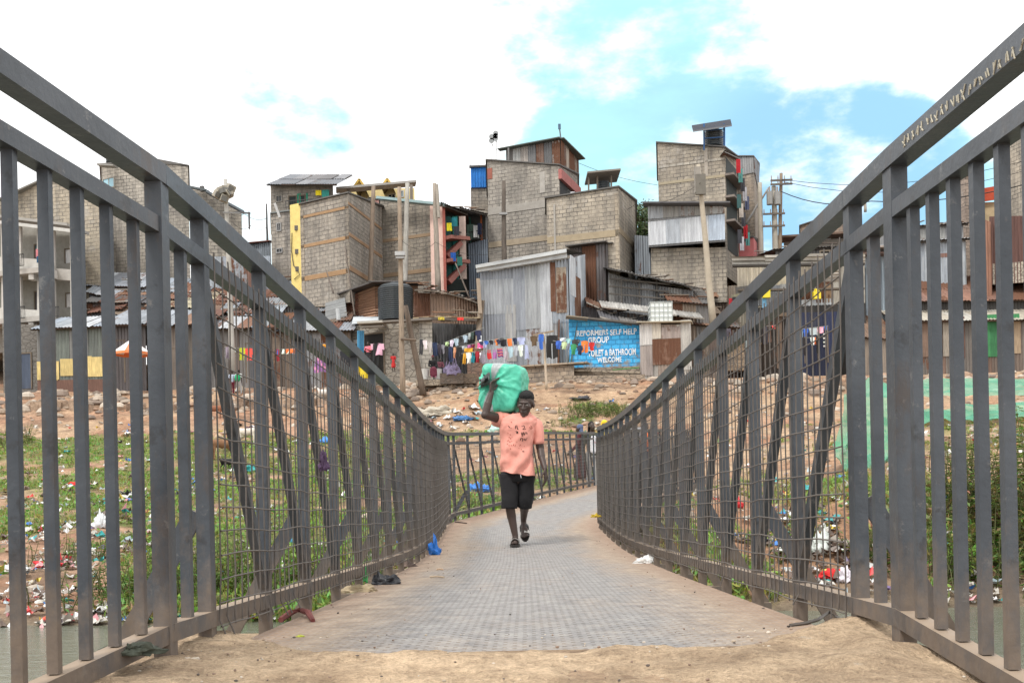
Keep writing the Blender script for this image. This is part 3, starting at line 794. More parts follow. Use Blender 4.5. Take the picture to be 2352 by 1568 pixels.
# ------------------------------------------------------------------ houses, left of the middle
def houses_left():
    # block house with the yellow strip
    r, T, zb = house('corner block house with orange bands and a yellow painted strip down one end',
                     [(689.6, 471, 62), (799.4, 445, 60), (877, 475, 66)], 655, 7, col=(.275, .252, .225))
    a, b, c = T
    for y0, y1 in ((551, 543.5), (482, 476), (628, 617)):
        band(r, a, b, 0, 1, zat(y0, 61), zat(y1, 61), (.36, .225, .12)); band(r, b, c, 0, .97, zat(y0 + 2, 62), zat(y1 + 2, 62), (.33, .21, .125))
    for f in (.0, .93): band(r, a, b, f, f + .07, zb, b.z - .35, (.30, .26, .21), 'corner_pier', M['block'])
    ya = P(665.8, 471, 62.6); yb_ = P(690, 466, 62)
    mb = MB(); prism(mb, [ya, yb_], zb, .5, lin(226, 205, 128)); ps = mb.build('yellow_pier', M['plain'], r)
    mb = MB()
    for y in (514, 568, 608): q = onface(ya, yb_, .6, zat(y, 62.3), .02); mb.box(q, (.22, .12, .28), (.12, .11, .1))
    mb.tube([onface(ya, yb_, .2, zat(520, 62), .05), onface(ya, yb_, .12, zat(560, 62), .06), onface(ya, yb_, .3, zat(596, 62), .06), onface(ya, yb_, .75, zat(612, 62), .07), onface(ya, yb_, .85, zat(620, 62), .06), onface(ya, yb_, .3, zat(628, 62), .05)], .025, 4, (.08, .08, .08))
    mb.build('cable_box', M['plain'], ps)
    # grey house with the iron roof and green posts
    r, T, zb = house('grey block house with patched iron roof and green framed doorway above', [(621, 424, 73), (662, 426, 72.5), (765, 427, 72)], 660, 8, col=(.26, .24, .215), slab=False)
    a, b, c = T
    roof(r, P(619, 424, 72.2), P(768, 424, 71), 7.5, 3.0, .3, [(.2, .2, .21), (.16, .17, .19), (.25, .25, .26), (.14, .13, .13)], .28, 0, 1.1, rows=2)
    window(r, a, b, .35, .62, zat(444, 72), zat(432, 72), (.3, .28, .25))
    for f0, f1 in ((.02, .17), (.26, .36)): opening(r, b, c, f0, f1, zat(467, 72), zat(437, 72), (.02, .03, .03))
    for f in (.20, .245, .40): band(r, b, c, f, f + .035, zat(467, 72), zat(431, 72), lin(40, 150, 120), 'green_post')
    hang(r, onface(b, c, .66, zat(431, 72), .5), .4, .35, lin(230, 210, 40)); hang(r, onface(b, c, .8, zat(431, 72), .5), .5, .5, lin(60, 150, 140))
    rails(r, onface(b, c, .0, 0, .6), onface(b, c, 1, 0, .6), zat(466, 72), zat(452, 72), 16)
    # its lower annexe, left
    r, T, zb = house('narrow grey annexe with small slot windows below the green framed house', [(622, 492, 68), (666, 486, 67.5)], 655, 5, col=(.27, .25, .23), slabc=(.2, .22, .22))
    a, b = T; window(r, a, b, .30, .55, zat(570, 68), zat(563, 68)); window(r, a, b, .35, .5, zat(520, 68), zat(505, 68))
    mb = MB(); mb.bar(P(631, 467, 66), P(643, 500, 66), .14, .14, (.5, .5, .5)); mb.build('drain_pipe', M['plain'], r)
    # cream house with the two gables
    r, T, zb = house('cream house with small gabled dormers and a flat canopy behind the block houses', [(792, 436, 82), (952, 432, 80)], 520, 8, 'plain', lin(214, 196, 140), slab=False)
    a, b = T
    for x, w_, h_ in ((826, 26, 19), (890, 28, 20)):
        mb = MB(); q0, q1, q2 = P(x - w_ / 2, 432, 79), P(x + w_ / 2, 432, 79), P(x, 432 - h_, 79); o = Vector((0, 5, 0))
        mb.face((q0, q1, q2), lin(228, 206, 130)); mb.face((q0, q2, q2 + o, q0 + o), lin(105, 90, 60)); mb.face((q2, q1, q1 + o, q2 + o), lin(105, 90, 60))
        for p, q in ((q0, q2), (q1, q2)): mb.bar(p - Vector((0, .1, 0)), q - Vector((0, .1, 0)), .25, .16, lin(214, 180, 90))
        mb.build('gable', M['plain'], r)
    mb = MB(); mb.bar(P(772, 437, 76), P(955, 421, 77), 1.1, .16, (.36, .345, .32)); mb.bar(P(800, 432, 76), P(808, 470, 76), .2, .2, (.2, .17, .14)); mb.bar(P(945, 425, 76), P(945, 470, 76), .2, .2, (.2, .17, .14)); mb.build('canopy', M['plain'], r)
    for x in (846, 893): f = fpx(a, b, x); window(r, a, b, f, f + .09, zat(456, 81), zat(445, 81), (.6, .55, .4))
    window(r, a, b, .78, .84, zat(452, 81), zat(440, 81), (.5, .5, .5), lin(120, 140, 150))
    r, T, zb = house('pink painted block wall house squeezed between two block houses', [(846, 461, 70), (890, 458, 70)], 560, 6, 'plain', lin(206, 160, 150))
    # brick house with pink pier and open stair side
    r, T, zb = house('block house with pale pink end pier beside an open stairwell of balconies', [(873, 456, 66.5), (987, 469, 65)], 655, 7, col=(.285, .255, .215))
    a, b = T
    for y0, y1 in ((547, 540), (628, 619)): band(r, a, b, 0, 1, zat(y0, 66), zat(y1, 66), (.33, .235, .15))
    pa, pb = P(987, 468, 64.8), P(1017, 472, 64.5)
    mb = MB(); prism(mb, [pa, pb], zb, 1.0, lin(232, 200, 188)); mb.build('pink_pier', M['plain'], r)
    mb = MB(); prism(mb, [P(1015.5, 472, 64.3), P(1022, 474, 64.4)], zb, 1.0, lin(180, 104, 92)); mb.build('red_edge', M['plain'], r)
    mb = MB(); mb.bar(P(868, 455, 65.6), P(1022, 471, 63.9), .5, .16, lin(150, 175, 178)); mb.build('eaves_board', M['plain'], r)
    sa, sb = P(1022, 474, 66), P(1062, 478, 68.5)
    mb = MB(); prism(mb, [sa, sb], zb, 5, (.035, .05, .048)); mb.build('stairwell', M['plain'], r)  # solid block coloured dark to stand for the shaded inside of the stairs
    mb = MB()
    for y in (547, 600): mb.bar(P(1020, y, 64.6), P(1064, y + 4, 66), 1.2, .22, lin(160, 106, 96))
    for x0, y0, x1, y1 in ((1022, 592, 1052, 560), (1026, 650, 1060, 612)): mb.bar(P(x0, y0, 65), P(x1, y1, 65.6), .9, .3, lin(150, 98, 90))
    mb.build('stair_flight', M['plain'], r)
    for x, c in ((1045, lin(40, 130, 125)), (1060, lin(190, 170, 160)), (1030, lin(40, 95, 90))):
        mb = MB(); q = P(x, 490, 65.5); mb.box(q + Vector((0, 0, -2.2)), (.5, .1, 4), c); mb.build('stair_screen', M['plain'], r)
    for i, (x, y, c) in enumerate(((1026, 512, lin(220, 210, 40)), (1037, 500, lin(30, 110, 120)), (1035, 580, lin(40, 90, 170)), (1050, 590, lin(50, 110, 100)), (1042, 520, (.03, .03, .04)))):
        hang(r, P(x, y, 64.4), .32, .55 if i else .5, c)
    rails(r, P(1022, 0, 64.6), P(1064, 0, 66), zat(545, 65), zat(527, 65), 9); rails(r, P(1022, 0, 64.6), P(1064, 0, 66), zat(598, 65), zat(580, 65), 9)
    roof(r, P(1018, 471, 64), P(1070, 492, 66), 4, .5, .4, DARK, .3)
    # next house with balcony and blue grey iron below
    r, T, zb = house('small house with cluttered balcony above a blue grey iron wall', [(1062, 487, 69), (1120, 500, 68)], 650, 5, 'plain', (.05, .05, .048), slab=False)
    a, b = T
    mb = MB(); corr_wall(mb, onface(a, b, .22, zat(552, 68), .05), onface(a, b, 1.0, zat(548, 68), .05), zb, [(.16, .19, .23), (.18, .2, .24)], .1); mb.build('iron_skirt', M['corr'], r)
    for f, c in ((.1, lin(190, 120, 110)), (.3, lin(60, 120, 110)), (.75, lin(180, 100, 60)), (.95, (.3, .3, .3))): band(r, a, b, f - .03, f + .03, zat(548, 68), zat(490, 68), c, 'balcony_post')
    rails(r, onface(a, b, .1, 0, .5), onface(a, b, 1, 0, .5), zat(548, 68), zat(530, 68), 10); 
    hang(r, onface(a, b, .62, zat(517, 68), .6), .35, .8, (.75, .75, .75)); hang(r, onface(a, b, .78, zat(514, 68), .6), .3, .75, (.02, .025, .06)); hang(r, onface(a, b, .36, zat(512, 68), .6), .5, 1.0, (.10, .16, .13))
    roof(r, P(1062, 480, 67.5), P(1112, 492, 67), 3, .6, .5, DARK, .5); roof_junk(r, P(1062, 476, 67.5), P(1112, 486, 67), 8)
    # rooftop room in blue iron
    r, T, zb = house('block house topped by a bright blue iron room', [(1081, 432, 76), (1122, 432, 76)], 560, 6, col=(.27, .24, .205), slab=False)
    t2 = [P(1081, 386, 75.9), P(1122, 384, 75.9)]; mb = MB(); prism(mb, t2, T[0].z - .05, 5, lin(20, 70, 130)); corr_wall(mb, t2[0], t2[1], T[0].z, [lin(24, 104, 176), lin(30, 112, 186)], -.6, spread=.1); mb.build('blue_room', M['corr'], r)
    mb = MB(); mb.bar(t2[0] - Vector((.1, .1, -.05)), t2[1] + Vector((.1, -.1, .05)), .3, .12, (.1, .1, .1))
    for x in (1081, 1100): mb.bar(P(x, 386, 75.8), P(x, 378, 75.8), .05, .05, (.1, .1, .1))
    mb.build('roof', M['plain'], r)

def houses_middle():
    # tall plastered tower
    r, T, zb = house('tall grey plastered block house with a rusty iron room on its roof', [(1119, 369, 68), (1283, 381, 66), (1326, 402, 70)], 610, 8, col=(.27, .255, .235))
    a, b, c = T
    band(r, a, b, 0, 1, zat(484, 67), zat(467, 67), (.34, .32, .29), mat=M['plain']); band(r, a, b, 0, 1, zat(560, 67), zat(547, 67), (.36, .30, .22), mat=M['plain'])
    f = fpx(a, b, 1243); band(r, a, b, f - .02, f + .05, zat(450, 67), zat(403, 67), (.40, .38, .35), 'plaster_patch')
    band(r, a, b, .0, .07, zat(400, 67), zat(375, 67), lin(150, 90, 76), 'red_patch')
    # the narrow balcony side
    mb = MB(); patch(mb, b, c, .05, .95, zat(478, 67), zat(398, 67), .02, (.03, .032, .035), .02); mb.build('painted_recess_shade', M['plain'], r)  # recess shade painted as a dark patch on the flat wall
    mb = MB(); patch(mb, b, c, -.02, 1.02, zat(425, 67), zat(403, 67), .22, lin(168, 104, 100), .22); patch(mb, b, c, -.02, 1.02, zat(495, 67), zat(476, 67), .22, lin(150, 116, 108), .22); mb.build('balcony', M['plain'], r)
    for i, (f, c_) in enumerate(((.1, (.7, .72, .75)), (.3, (.08, .12, .3)), (.45, (.75, .7, .72)), (.62, (.5, .1, .12)), (.78, (.1, .13, .16)))): hang(r, onface(b, c, f, zat(452, 67), .6), .3, .55 + .2 * (i % 2), c_)
    rails(r, onface(b, c, 0, 0, .6), onface(b, c, 1, 0, .6), zat(474, 67), zat(452, 67), 8)
    # iron room
    t2 = [P(1162, 345, 71), P(1287, 322, 69.5), P(1327, 364, 73.5)]; z2 = zat(378, 70) - .6
    mb = MB(); prism(mb, t2, z2, 4, (.1, .09, .08)); k = fpx(t2[0], t2[1], 1178)
    corr_wall(mb, onface(t2[0], t2[1], k, t2[0].z * .9 + t2[1].z * .1), t2[1], z2, [(.20, .2, .2), (.15, .15, .15), (.3, .27, .24), (.19, .12, .09), (.36, .36, .34)], .4, 1, .55); corr_wall(mb, t2[1], t2[2], z2, BROWN, .75, 1, .6); mb.build('iron_room', M['corr'], r)
    mb = MB(); up = Vector((0, -.15, .08)); mb.bar(t2[0] + up - Vector((.5, 0, .1)), t2[1] + up, .5, .07, (.1, .12, .11)); mb.bar(t2[1] + up, t2[2] + up + Vector((.3, 0, -.2)), .5, .07, (.1, .12, .11)); mb.build('room_roof', M['plain'], r)
    mb = MB(); mb.tube([P(1289, 325, 70), P(1285, 292, 70)], .05, 5, (.12, .14, .16)); mb.box(P(1285, 291, 70), (.18, .1, .35), (.08, .14, .22)); mb.tube([P(1168, 378, 70), P(1168, 340, 70)], .06, 5, (.2, .2, .2)); mb.build('roof_mast', M['plain'], r)
    # loudspeaker mast behind
    m = thing('speaker_mast', 'lattice mast with grey horn loudspeakers above the blue iron room', 'mast', P(1133, 440, 74))
    mb = MB(); p0, p1 = P(1133, 440, 74), P(1136, 305, 74)
    for dx in (-.17, .17): mb.tube([p0 + Vector((dx, 0, 0)), p1 + Vector((dx, 0, 0))], .025, 4, (.6, .62, .63))
    for i in range(14): q, s_ = p0.lerp(p1, i / 14), p0.lerp(p1, (i + 1) / 14); mb.tube([q + Vector((-.17 if i % 2 else .17, 0, 0)), s_ + Vector((.17 if i % 2 else -.17, 0, 0))], .018, 4, (.6, .62, .63))
    mb.build('lattice', M['plain'], m)
    for x, y in ((1138.5, 308), (1138.5, 314), (1138, 320), (1129.5, 316), (1129, 325)):
        mb = MB(); q = P(x, y, 73.7); n = 10; rg = lambda rr, dy: [q + Vector((cos(2 * pi * k / n) * rr, dy, sin(2 * pi * k / n) * rr)) for k in range(n)]
        mb.loft([rg(.2, -.15), rg(.09, .05), rg(.07, .25)], (.3, .32, .33)); mb.build('horn', M['plain'], m)
    # broad block house in front
    r, T, zb = house('broad block house with tan band and a small canopied tank on its roof', [(1255, 457, 63), (1420, 431, 61.5), (1458.6, 463, 66)], 640, 8, col=(.335, .30, .25))
    a, b, c = T
    band(r, a, b, 0, 1, zat(552, 62), zat(537, 62), (.36, .295, .2), mat=M['plain']); band(r, b, c, 0, 1, zat(554, 63), zat(541, 63), (.33, .27, .19), mat=M['plain'])
    band(r, a, b, .95, 1, zb, b.z - .3, (.36, .31, .24), 'corner_pier', M['block']); band(r, a, b, .10, .125, zb, a.z - .4, (.36, .34, .31), 'drain_pipe', off=.06)
    mb = MB()
    for x in (1352, 1372, 1404): mb.bar(P(x, 438, 63), P(x, 404, 63), .1, .1, (.2, .17, .14))
    mb.bar(P(1346, 410, 63.4), P(1421, 403, 63.4), 2.4, .1, (.22, .2, .18)); mb.bar(P(1408, 430, 62.8), P(1420, 440, 62.8), .1, .1, (.25, .22, .2)); mb.build('roof_canopy', M['wood'], r)
    tank('small black roof tank under a sheet canopy', P(1386, 440, 63.6), .42, .62)
    # right tower with metal front
    r, T, zb = house('tall block tower carrying a solar panel frame on its roof', [(1510, 329, 68), (1664, 340, 66.5), (1692, 362, 69.5)], 600, 8, col=(.31, .275, .225))
    a, b, c = T
    band(r, a, b, .02, 1, zat(383, 67), zat(378, 67), (.42, .4, .36), mat=M['block']); band(r, a, b, .0, 1, zat(422, 67), zat(416, 67), (.36, .31, .22)); band(r, a, b, .70, .75, zat(415, 67), zat(352, 67), (.4, .36, .31), 'plaster_patch')
    mb = MB(); patch(mb, b, c, .08, .92, zat(585, 67), zat(375, 67), .02, (.035, .045, .045), .02); mb.build('painted_recess_shade', M['plain'], r)  # dark patch on the wall, painted for the shade behind the balconies
    mb = MB()
    for y in (420, 470, 525): patch(mb, b, c, -.02, 1.04, zat(y, 67), zat(y - 5, 67), .6, (.2, .17, .15), .6)
    mb.build('balcony', M['plain'], r)
    cols = [lin(170, 30, 40), (.1, .3, .28), (.05, .05, .06), (.45, .45, .48), (.1, .12, .2), (.04, .1, .1), (.5, .45, .4), (.06, .06, .07)]
    for i in range(12): hang(r, onface(b, c, .05 + .17 * (i % 5), zat(384 + 16 * (i // 1.0) if i < 8 else 520 + 12 * (i - 8), 67), .7), .28, .9, cols[i % 8])
    roof(r, P(1662, 352, 65.8), P(1692, 366, 69), 1.5, .1, .5, [(.3, .32, .3)], .2)
    sp = thing('solar_panel', 'tilted solar panel on a blue frame over a black tank', 'solar panel', P(1638, 340, 68.2))
    q = [P(1592, 300, 66), P(1681, 287, 66), P(1678, 274, 67.6), P(1589, 288, 67.6)]
    mb = MB(); mb.face(q, (.02, .025, .04)); mb.face([p - ZV * .1 for p in reversed(q)], (.1, .1, .11))
    for i in range(4): mb.face((q[i] - ZV * .1, q[(i + 1) % 4] - ZV * .1, q[(i + 1) % 4], q[i]), (.16, .17, .19))
    mb.build('panel', M['plain'], sp)
    mb = MB()
    for x, d in ((1617, 66.6), (1663, 66.6), (1622, 69), (1664, 69)): mb.bar(P(x, 345, d), P(x, 284, d), .09, .09, lin(50, 90, 140))
    for y in (300, 318): mb.bar(P(1617, y, 66.6), P(1663, y - 3, 66.6), .06, .06, lin(50, 90, 140))
    mb.build('frame', M['plain'], sp)
    tank('black water tank under the solar panel', P(1640, 338, 67.4), .62, 1.12)
    r, T, zb = house('second block tower with sheet iron upper storey behind the solar panel tower', [(1682, 361, 75), (1731, 361, 74), (1741, 377, 79)], 600, 6, col=(.275, .225, .18))
    a, b, c = T; mb = MB(); corr_wall(mb, a, b, zat(418, 75), [(.24, .25, .26), (.3, .3, .3)], .1); corr_wall(mb, b, c, zat(418, 75), [(.2, .21, .22)], .15); mb.build('iron_storey', M['corr'], r)
    r, T, zb = house('small pink walled room at the foot of the second tower', [(1697, 548, 70), (1731, 546, 69.5), (1739, 552, 73)], 600, 4, 'plain', lin(205, 120, 120))
    window(r, T[0], T[1], .25, .45, zat(566, 70), zat(558, 70), (.2, .1, .1))
    # metal clad house
    r, T, zb = house('block house with a broad front of pale zinc sheets', [(1495, 570, 62.3), (1668, 568, 61.5)], 655, 6, col=(.33, .30, .25), slab=False)
    t2 = [P(1488, 474, 61.8), P(1664, 474, 60.8)]; z2 = zat(568, 61.5)
    mb = MB(); prism(mb, t2, z2 - .1, 6, (.2, .2, .2))
    corr_wall(mb, t2[0], t2[1], zat(505, 61.3), [(.3, .29, .27), (.36, .36, .35), (.42, .44, .46), (.25, .24, .22)], .25, 1, .9); 
    p0 = onface(t2[0], t2[1], 0, zat(512, 61.3), .03); p1 = onface(t2[0], t2[1], 1, zat(508, 61.3), .03)
    corr_wall(mb, p0, p1, z2, [(.47, .52, .58), (.40, .46, .53), (.52, .56, .6), (.56, .58, .6)], -.1, 1, .95, spread=.25); mb.build('zinc_front', M['corr'], r)
    mb = MB(); mb.bar(t2[0] + Vector((-.3, -.2, .06)), t2[1] + Vector((.3, -.2, .06)), 1.0, .08, (.12, .12, .13)); mb.build('roof', M['plain'], r)
    r, T, zb = shack('narrow grey iron lean-to between the broad block house and zinc front', [(1457, 540, 64), (1495, 543, 63)], 640, 4, [(.2, .23, .26), (.24, .27, .3)], .1)

def tank(label, base, rad, hgt):
    mb = MB(); n = 28; prof = [(0, .0)]
    z = 0; k = 0; rings = []
    N_ = int(hgt / .13)
    rings.append((rad * .97, 0))
    for i in range(N_):
        z0 = hgt * .88 * i / N_; z1 = hgt * .88 * (i + .5) / N_
        rings += [(rad, z0 + .01), (rad * .965, z1)]
    rings += [(rad * .97, hgt * .88), (rad * .8, hgt * .95), (rad * .3, hgt * .985), (rad * .28, hgt * 1.03), (rad * .02, hgt * 1.04)]
    mb.loft([[base + Vector((cos(2 * pi * q / n) * r_, sin(2 * pi * q / n) * r_, zz)) for q in range(n)] for r_, zz in rings], (.028, .036, .042))
    return single(mb, 'water_tank', M['plastic'], label, 'water tank', base, 'black water tanks', False)
houses_left(); houses_middle()
def text_on(root, s, a, b, x0, x1, y0, y1, d, col, off=.05, name='lettering'):
    """painted words on the wall a-b, fitted between measured columns and rows"""
    cu = bpy.data.curves.new(name, 'FONT'); cu.body = s; cu.size = 1; cu.extrude = 0; cu.offset = .018
    to = bpy.data.objects.new(name, cu); COL.objects.link(to)
    dg = bpy.context.evaluated_depsgraph_get(); me = bpy.data.meshes.new_from_object(to.evaluated_get(dg)); bpy.data.objects.remove(to)
    xs = [v.co.x for v in me.vertices]; ys = [v.co.y for v in me.vertices]
    lx, hx, ly, hy = min(xs), max(xs), min(ys), max(ys)
    f0, f1 = fpx(a, b, x0), fpx(a, b, x1); zl, zh = zat(y1, d), zat(y0, d)
    for v in me.vertices:
        tx, ty = (v.co.x - lx) / (hx - lx), (v.co.y - ly) / (hy - ly)
        v.co = onface(a, b, f0 + (f1 - f0) * tx, zl + (zh - zl) * ty + .05 * nz(tx * 11, ty * 3, 1), off)
    return mesh_obj(me, name, M['plain'], root, col, False)

def houses_front():
    # the big zinc shack in the middle
    r, T, zb = shack('tall patchwork zinc shack with a striped fascia in the middle of the slope', [(1103, 628, 57.3), (1304, 594, 56.6), (1341, 584, 59.5)], 835, 6, STEEL + [(.42, .44, .46)], .22, 2, None, spread=.42, below=.3)
    a, b, c = T
    mb = MB(); q0, q1 = P(1092, 610, 56.6), P(1301, 572, 55.9); q2, q3 = P(1303, 596, 56.3), P(1096, 628, 57)
    for i in range(2):
        f0, f1 = (0, .51) if i == 0 else (.49, 1)
        u0, u1, l0, l1 = q0.lerp(q1, f0), q0.lerp(q1, f1), q3.lerp(q2, f0), q3.lerp(q2, f1)
        sheet(mb, l1, u1, u0, l0, (.50, .52, .52, -.4), .27, .065)
    mb.face([q0 + Vector((0, .05, .03)), q1 + Vector((0, .05, .03)), P(1345, 582, 60), P(1105, 606, 62)], (.25, .26, .26, .3)); mb.build('fascia', M['corr'], r)
    mb = MB()
    for (f0, f1, y0, y1, cc) in ((.28, .40, 830, 700, (.36, .36, .35, .1)), (.80, .86, 720, 608, (.24, .12, .08, .9)), (.0, .38, 720, 640, (.35, .37, .39, .05)), (.86, .98, 724, 620, (.4, .34, .26, .75))):
        z0, z1 = zat(y0, 57), zat(y1, 57); p = [onface(a, b, f, z, .1) for f, z in ((f0, z0), (f1, z0), (f1, z1), (f0, z1))]; psheet(r, p, cc)
    for (f0, f1, y0, y1, cc) in ((.05, .35, 690, 600, (.5, .52, .54, .0)), (.3, .62, 770, 640, (.2, .11, .07, .8))):
        z0, z1 = zat(y0, 58), zat(y1, 58); p = [onface(b, c, f, z, .1) for f, z in ((f0, z0), (f1, z0), (f1, z1), (f0, z1))]; psheet(r, p, cc)
    mb = MB(); mb.bar(P(1284, 735, 56.4), P(1282, 846, 56.4), .55, .06, (.20, .11, .07, .9)); mb.bar(P(1321, 735, 56.6), P(1303, 848, 56.5), 1.3, .05, (.10, .14, .12, -.3)); mb.build('door_panel', M['corr'], r)
    # brown rusty upper shack
    r, T, zb = shack('dark rusty corrugated upper shack behind the tall patchwork zinc shack', [(1310, 571, 62.5), (1391, 560, 61.5), (1432, 585, 65.5)], 690, 4, [(.12, .10, .095), (.17, .11, .08), (.14, .13, .13)], .6, 1, None, group='patched iron shacks')
    mb = MB(); a, b, c = T; mb.bar(a + Vector((-.2, -.2, .05)), b + Vector((.1, -.2, .05)), .8, .06, (.14, .13, .12, .3)); mb.bar(b + Vector((0, 0, .05)), c + Vector((.4, 0, -.1)), .8, .06, (.14, .13, .12, .3)); mb.build('roof', M['corr'], r)
    mb = MB(); q = [onface(b, c, f, z, .1) for f, z in ((.45, zat(640, 63)), (.95, zat(640, 63)), (.95, c.z), (.45, c.z))]; psheet(r, q, (.4, .44, .47, .1))
    # grey plank shack with long roof
    r, T, zb = shack('long grey shack with boarded front and sloping black sheet roof', [(1397, 627, 60.5), (1500, 655, 60), (1592, 668, 60)], 700, 5, [(.2, .205, .21), (.26, .27, .28), (.16, .165, .17), (.3, .3, .29)], .18, 1, None)
    a, b, c = T
    mb = MB()
    for y in (644, 661, 678): mb.bar(P(1399, y - 4, 60), P(1538, y + 9, 59.6), .08, .09, (.12, .11, .10))
    for x in (1427, 1468, 1508): mb.bar(P(x, 640, 59.9), P(x + 1, 700, 59.9), .1, .07, (.13, .12, .11))
    mb.build('batten', M['wood'], r)
    mb = MB()
    n = 7
    for k in range(n):
        f0, f1 = k / n, (k + 1.12) / n; l0, l1 = P(1394 + 208 * f0, 614 + 46 * f0, 59.2), P(1394 + 208 * f1, 614 + 46 * f1, 59.2)
        up = Vector((0, 4.5, 1.05)); l0 += ZV * .04 * (k % 2); l1 += ZV * .04 * (k % 2)
        sheet(mb, l0, l1, l1 + up, l0 + up, (*jit(rnd.choice([(.09, .09, .09), (.2, .2, .2), (.13, .10, .08), (.3, .3, .3)]), .1), rnd.random() * .6))
        mb.face([l0 - ZV * .09, l1 - ZV * .09, l1 - ZV * .02, l0 - ZV * .02], (.06, .055, .05))
    mb.build('roof', M['corr'], r); roof_junk(r, P(1480, 636, 60), P(1600, 662, 60), 14)
    # low dark shack with light roof edge
    r, T, zb = shack('low dark shack with pale roof edges above the blue painted wall', [(1338, 704, 58.5), (1500, 726, 58)], 760, 4, DARK, .3, 1, None)
    a, b = T
    for y0, y1, x0, x1, c, d in ((680, 706, 1342, 1400, (.21, .13, .09, .7), 59.5), (690, 716, 1376, 1600, (.46, .45, .42, .15), 58.6), (712, 738, 1372, 1465, (.14, .14, .15, .1), 57.6), (726, 742, 1420, 1500, (.19, .18, .17, .3), 57.2)):
        mb = MB(); k = 4
        for i in range(k):
            f0, f1 = i / k, (i + 1.1) / k; p = P(x0 + (x1 - x0) * f0, y0 + (y1 - y0) * f0, d); q = P(x0 + (x1 - x0) * f1, y0 + (y1 - y0) * f1, d)
            dn = Vector((0, -1.5, -.62)); sheet(mb, p + dn, q + dn, q, p, (*jit(c[:3], .2), c[3] + .3 * rnd.random())); mb.bar(p + dn + Vector((0, -.03, -.04)), q + dn + Vector((0, -.03, -.04)), .05, .07, jit((.3, .27, .23), .3))
        mb.build('roof_sheet', M['corr'], r)
    roof_junk(r, P(1380, 716, 57.5), P(1480, 736, 57), 8)
    # jumble of rusty roofs beside the leaning pole
    for i, (x0, x1, y, yb, d) in enumerate(((1540, 1632, 690, 760, 58.5), (1555, 1640, 672, 720, 61), (1590, 1690, 742, 845, 58.5), (1596, 1650, 712, 760, 59.5))):
        r, T, zb = shack(('dark shed roofed with rusty sheets behind the white caged tank', 'brown shed under loose roof sheets above the caged tank', 'dark timber shed behind the foot of the leaning concrete pole', 'rusty shed with stacked boards beside the leaning concrete pole')[i],
                         [(x0, y, d), (x1, y + 8, d)], yb, 3.5, DARK + BROWN, .5, 1, dict(run=3, rise=1.3, over=.4, pal=RUST + BROWN + DARK, rust=.6, wid=.7))
        roof_junk(r, T[0], T[1], 12)
    # blue toilet block with its painted words
    r, T, zb = house('bright blue painted block wall of the public toilet with white lettering', [(1306, 730, 56), (1470, 747, 55.6)], 874, 4, 'blue', lin(66, 166, 222), name='toilet_block', cat='toilet block', slab=False, below=.3)
    a, b = T
    wl = lin(235, 242, 246)
    text_on(r, 'REFORMERS SELF HELP', a, b, 1324, 1462, 763, 776, 56, wl); text_on(r, 'GROUP', a, b, 1350, 1398, 779, 793, 56, wl)
    text_on(r, 'TOILET & BATHROOM', a, b, 1349, 1459, 808, 823, 56, wl); text_on(r, 'WELCOME', a, b, 1370, 1427, 826, 838, 56, wl)
    mb = MB(); patch(mb, a, b, -.02, 1.0, zb, zat(849, 56), .16, (.33, .27, .21)); mb.bar(P(1304, 850, 55.6), P(1470, 856, 55.2), .3, .1, (.36, .30, .23)); mb.build('plinth', M['stone'], r)
    mb = MB(); mb.bar(P(1303, 727, 55.7), P(1472, 744, 55.3), .5, .09, (.13, .12, .11)); mb.bar(P(1300, 728, 55.4), P(1350, 733, 55.4), .9, .05, (.3, .26, .2)); mb.build('roof_edge', M['wood'], r)
    mb = MB(); mb.bar(P(1407, 849, 55.3), P(1468, 844, 55.1), .06, .05, lin(70, 130, 70)); mb.build('green_rod', M['plain'], r)
    st = single((lambda m: (m.box(P(1385, 868, 54.9) + Vector((0, 0, -.25)), (4.4, .9, .7), (.36, .29, .22)), m.box(P(1350, 872, 54.2) + Vector((0, 0, -.25)), (3.6, .6, .55), (.40, .32, .25)), m)[-1])(MB()), 'stone_step', M['stone'], 'rough stone steps along the foot of the blue toilet wall', 'steps', P(1385, 880, 54.9))
    rw = MB(); p0, p1 = P(1206, 840, 56), P(1318, 838, 55.2); prism(rw, [p0, p1], tz(p1.x, p1.y) - .5, 1.0, (.33, .265, .20)); rw.box(p1.lerp(p0, .5) + Vector((0, .2, .03)), (4.4, .8, .08), (.36, .29, .22), Matrix.Rotation(math.atan2(p1.y - p0.y, p1.x - p0.x), 3, 'Z'))
    single(rw, 'retaining_wall', M['block'], 'low brown block retaining wall below the zinc shack', 'wall', P(1260, 875, 56))
    sb = MB(); prism(sb, [P(1073, 833, 54.5), P(1112, 832, 54.2)], P(1090, 868, 54.4).z - .3, 1.2, (.24, .155, .115)); single(sb, 'block_plinth', M['stone'], 'reddish brown plastered block behind the carried green sack', 'plinth', P(1090, 868, 54.4))
    # white and rust sheet enclosure
    r, T, zb = shack('enclosure of white and rusty sheets beside the blue toilet wall', [(1469, 746, 55.3), (1587, 745, 54.6)], 872, 3.5, [(.5, .47, .42), (.44, .38, .32), (.34, .27, .22)], .45, 1, None, wid=.9, below=.3, spread=.2)
    a, b = T
    mb = MB()
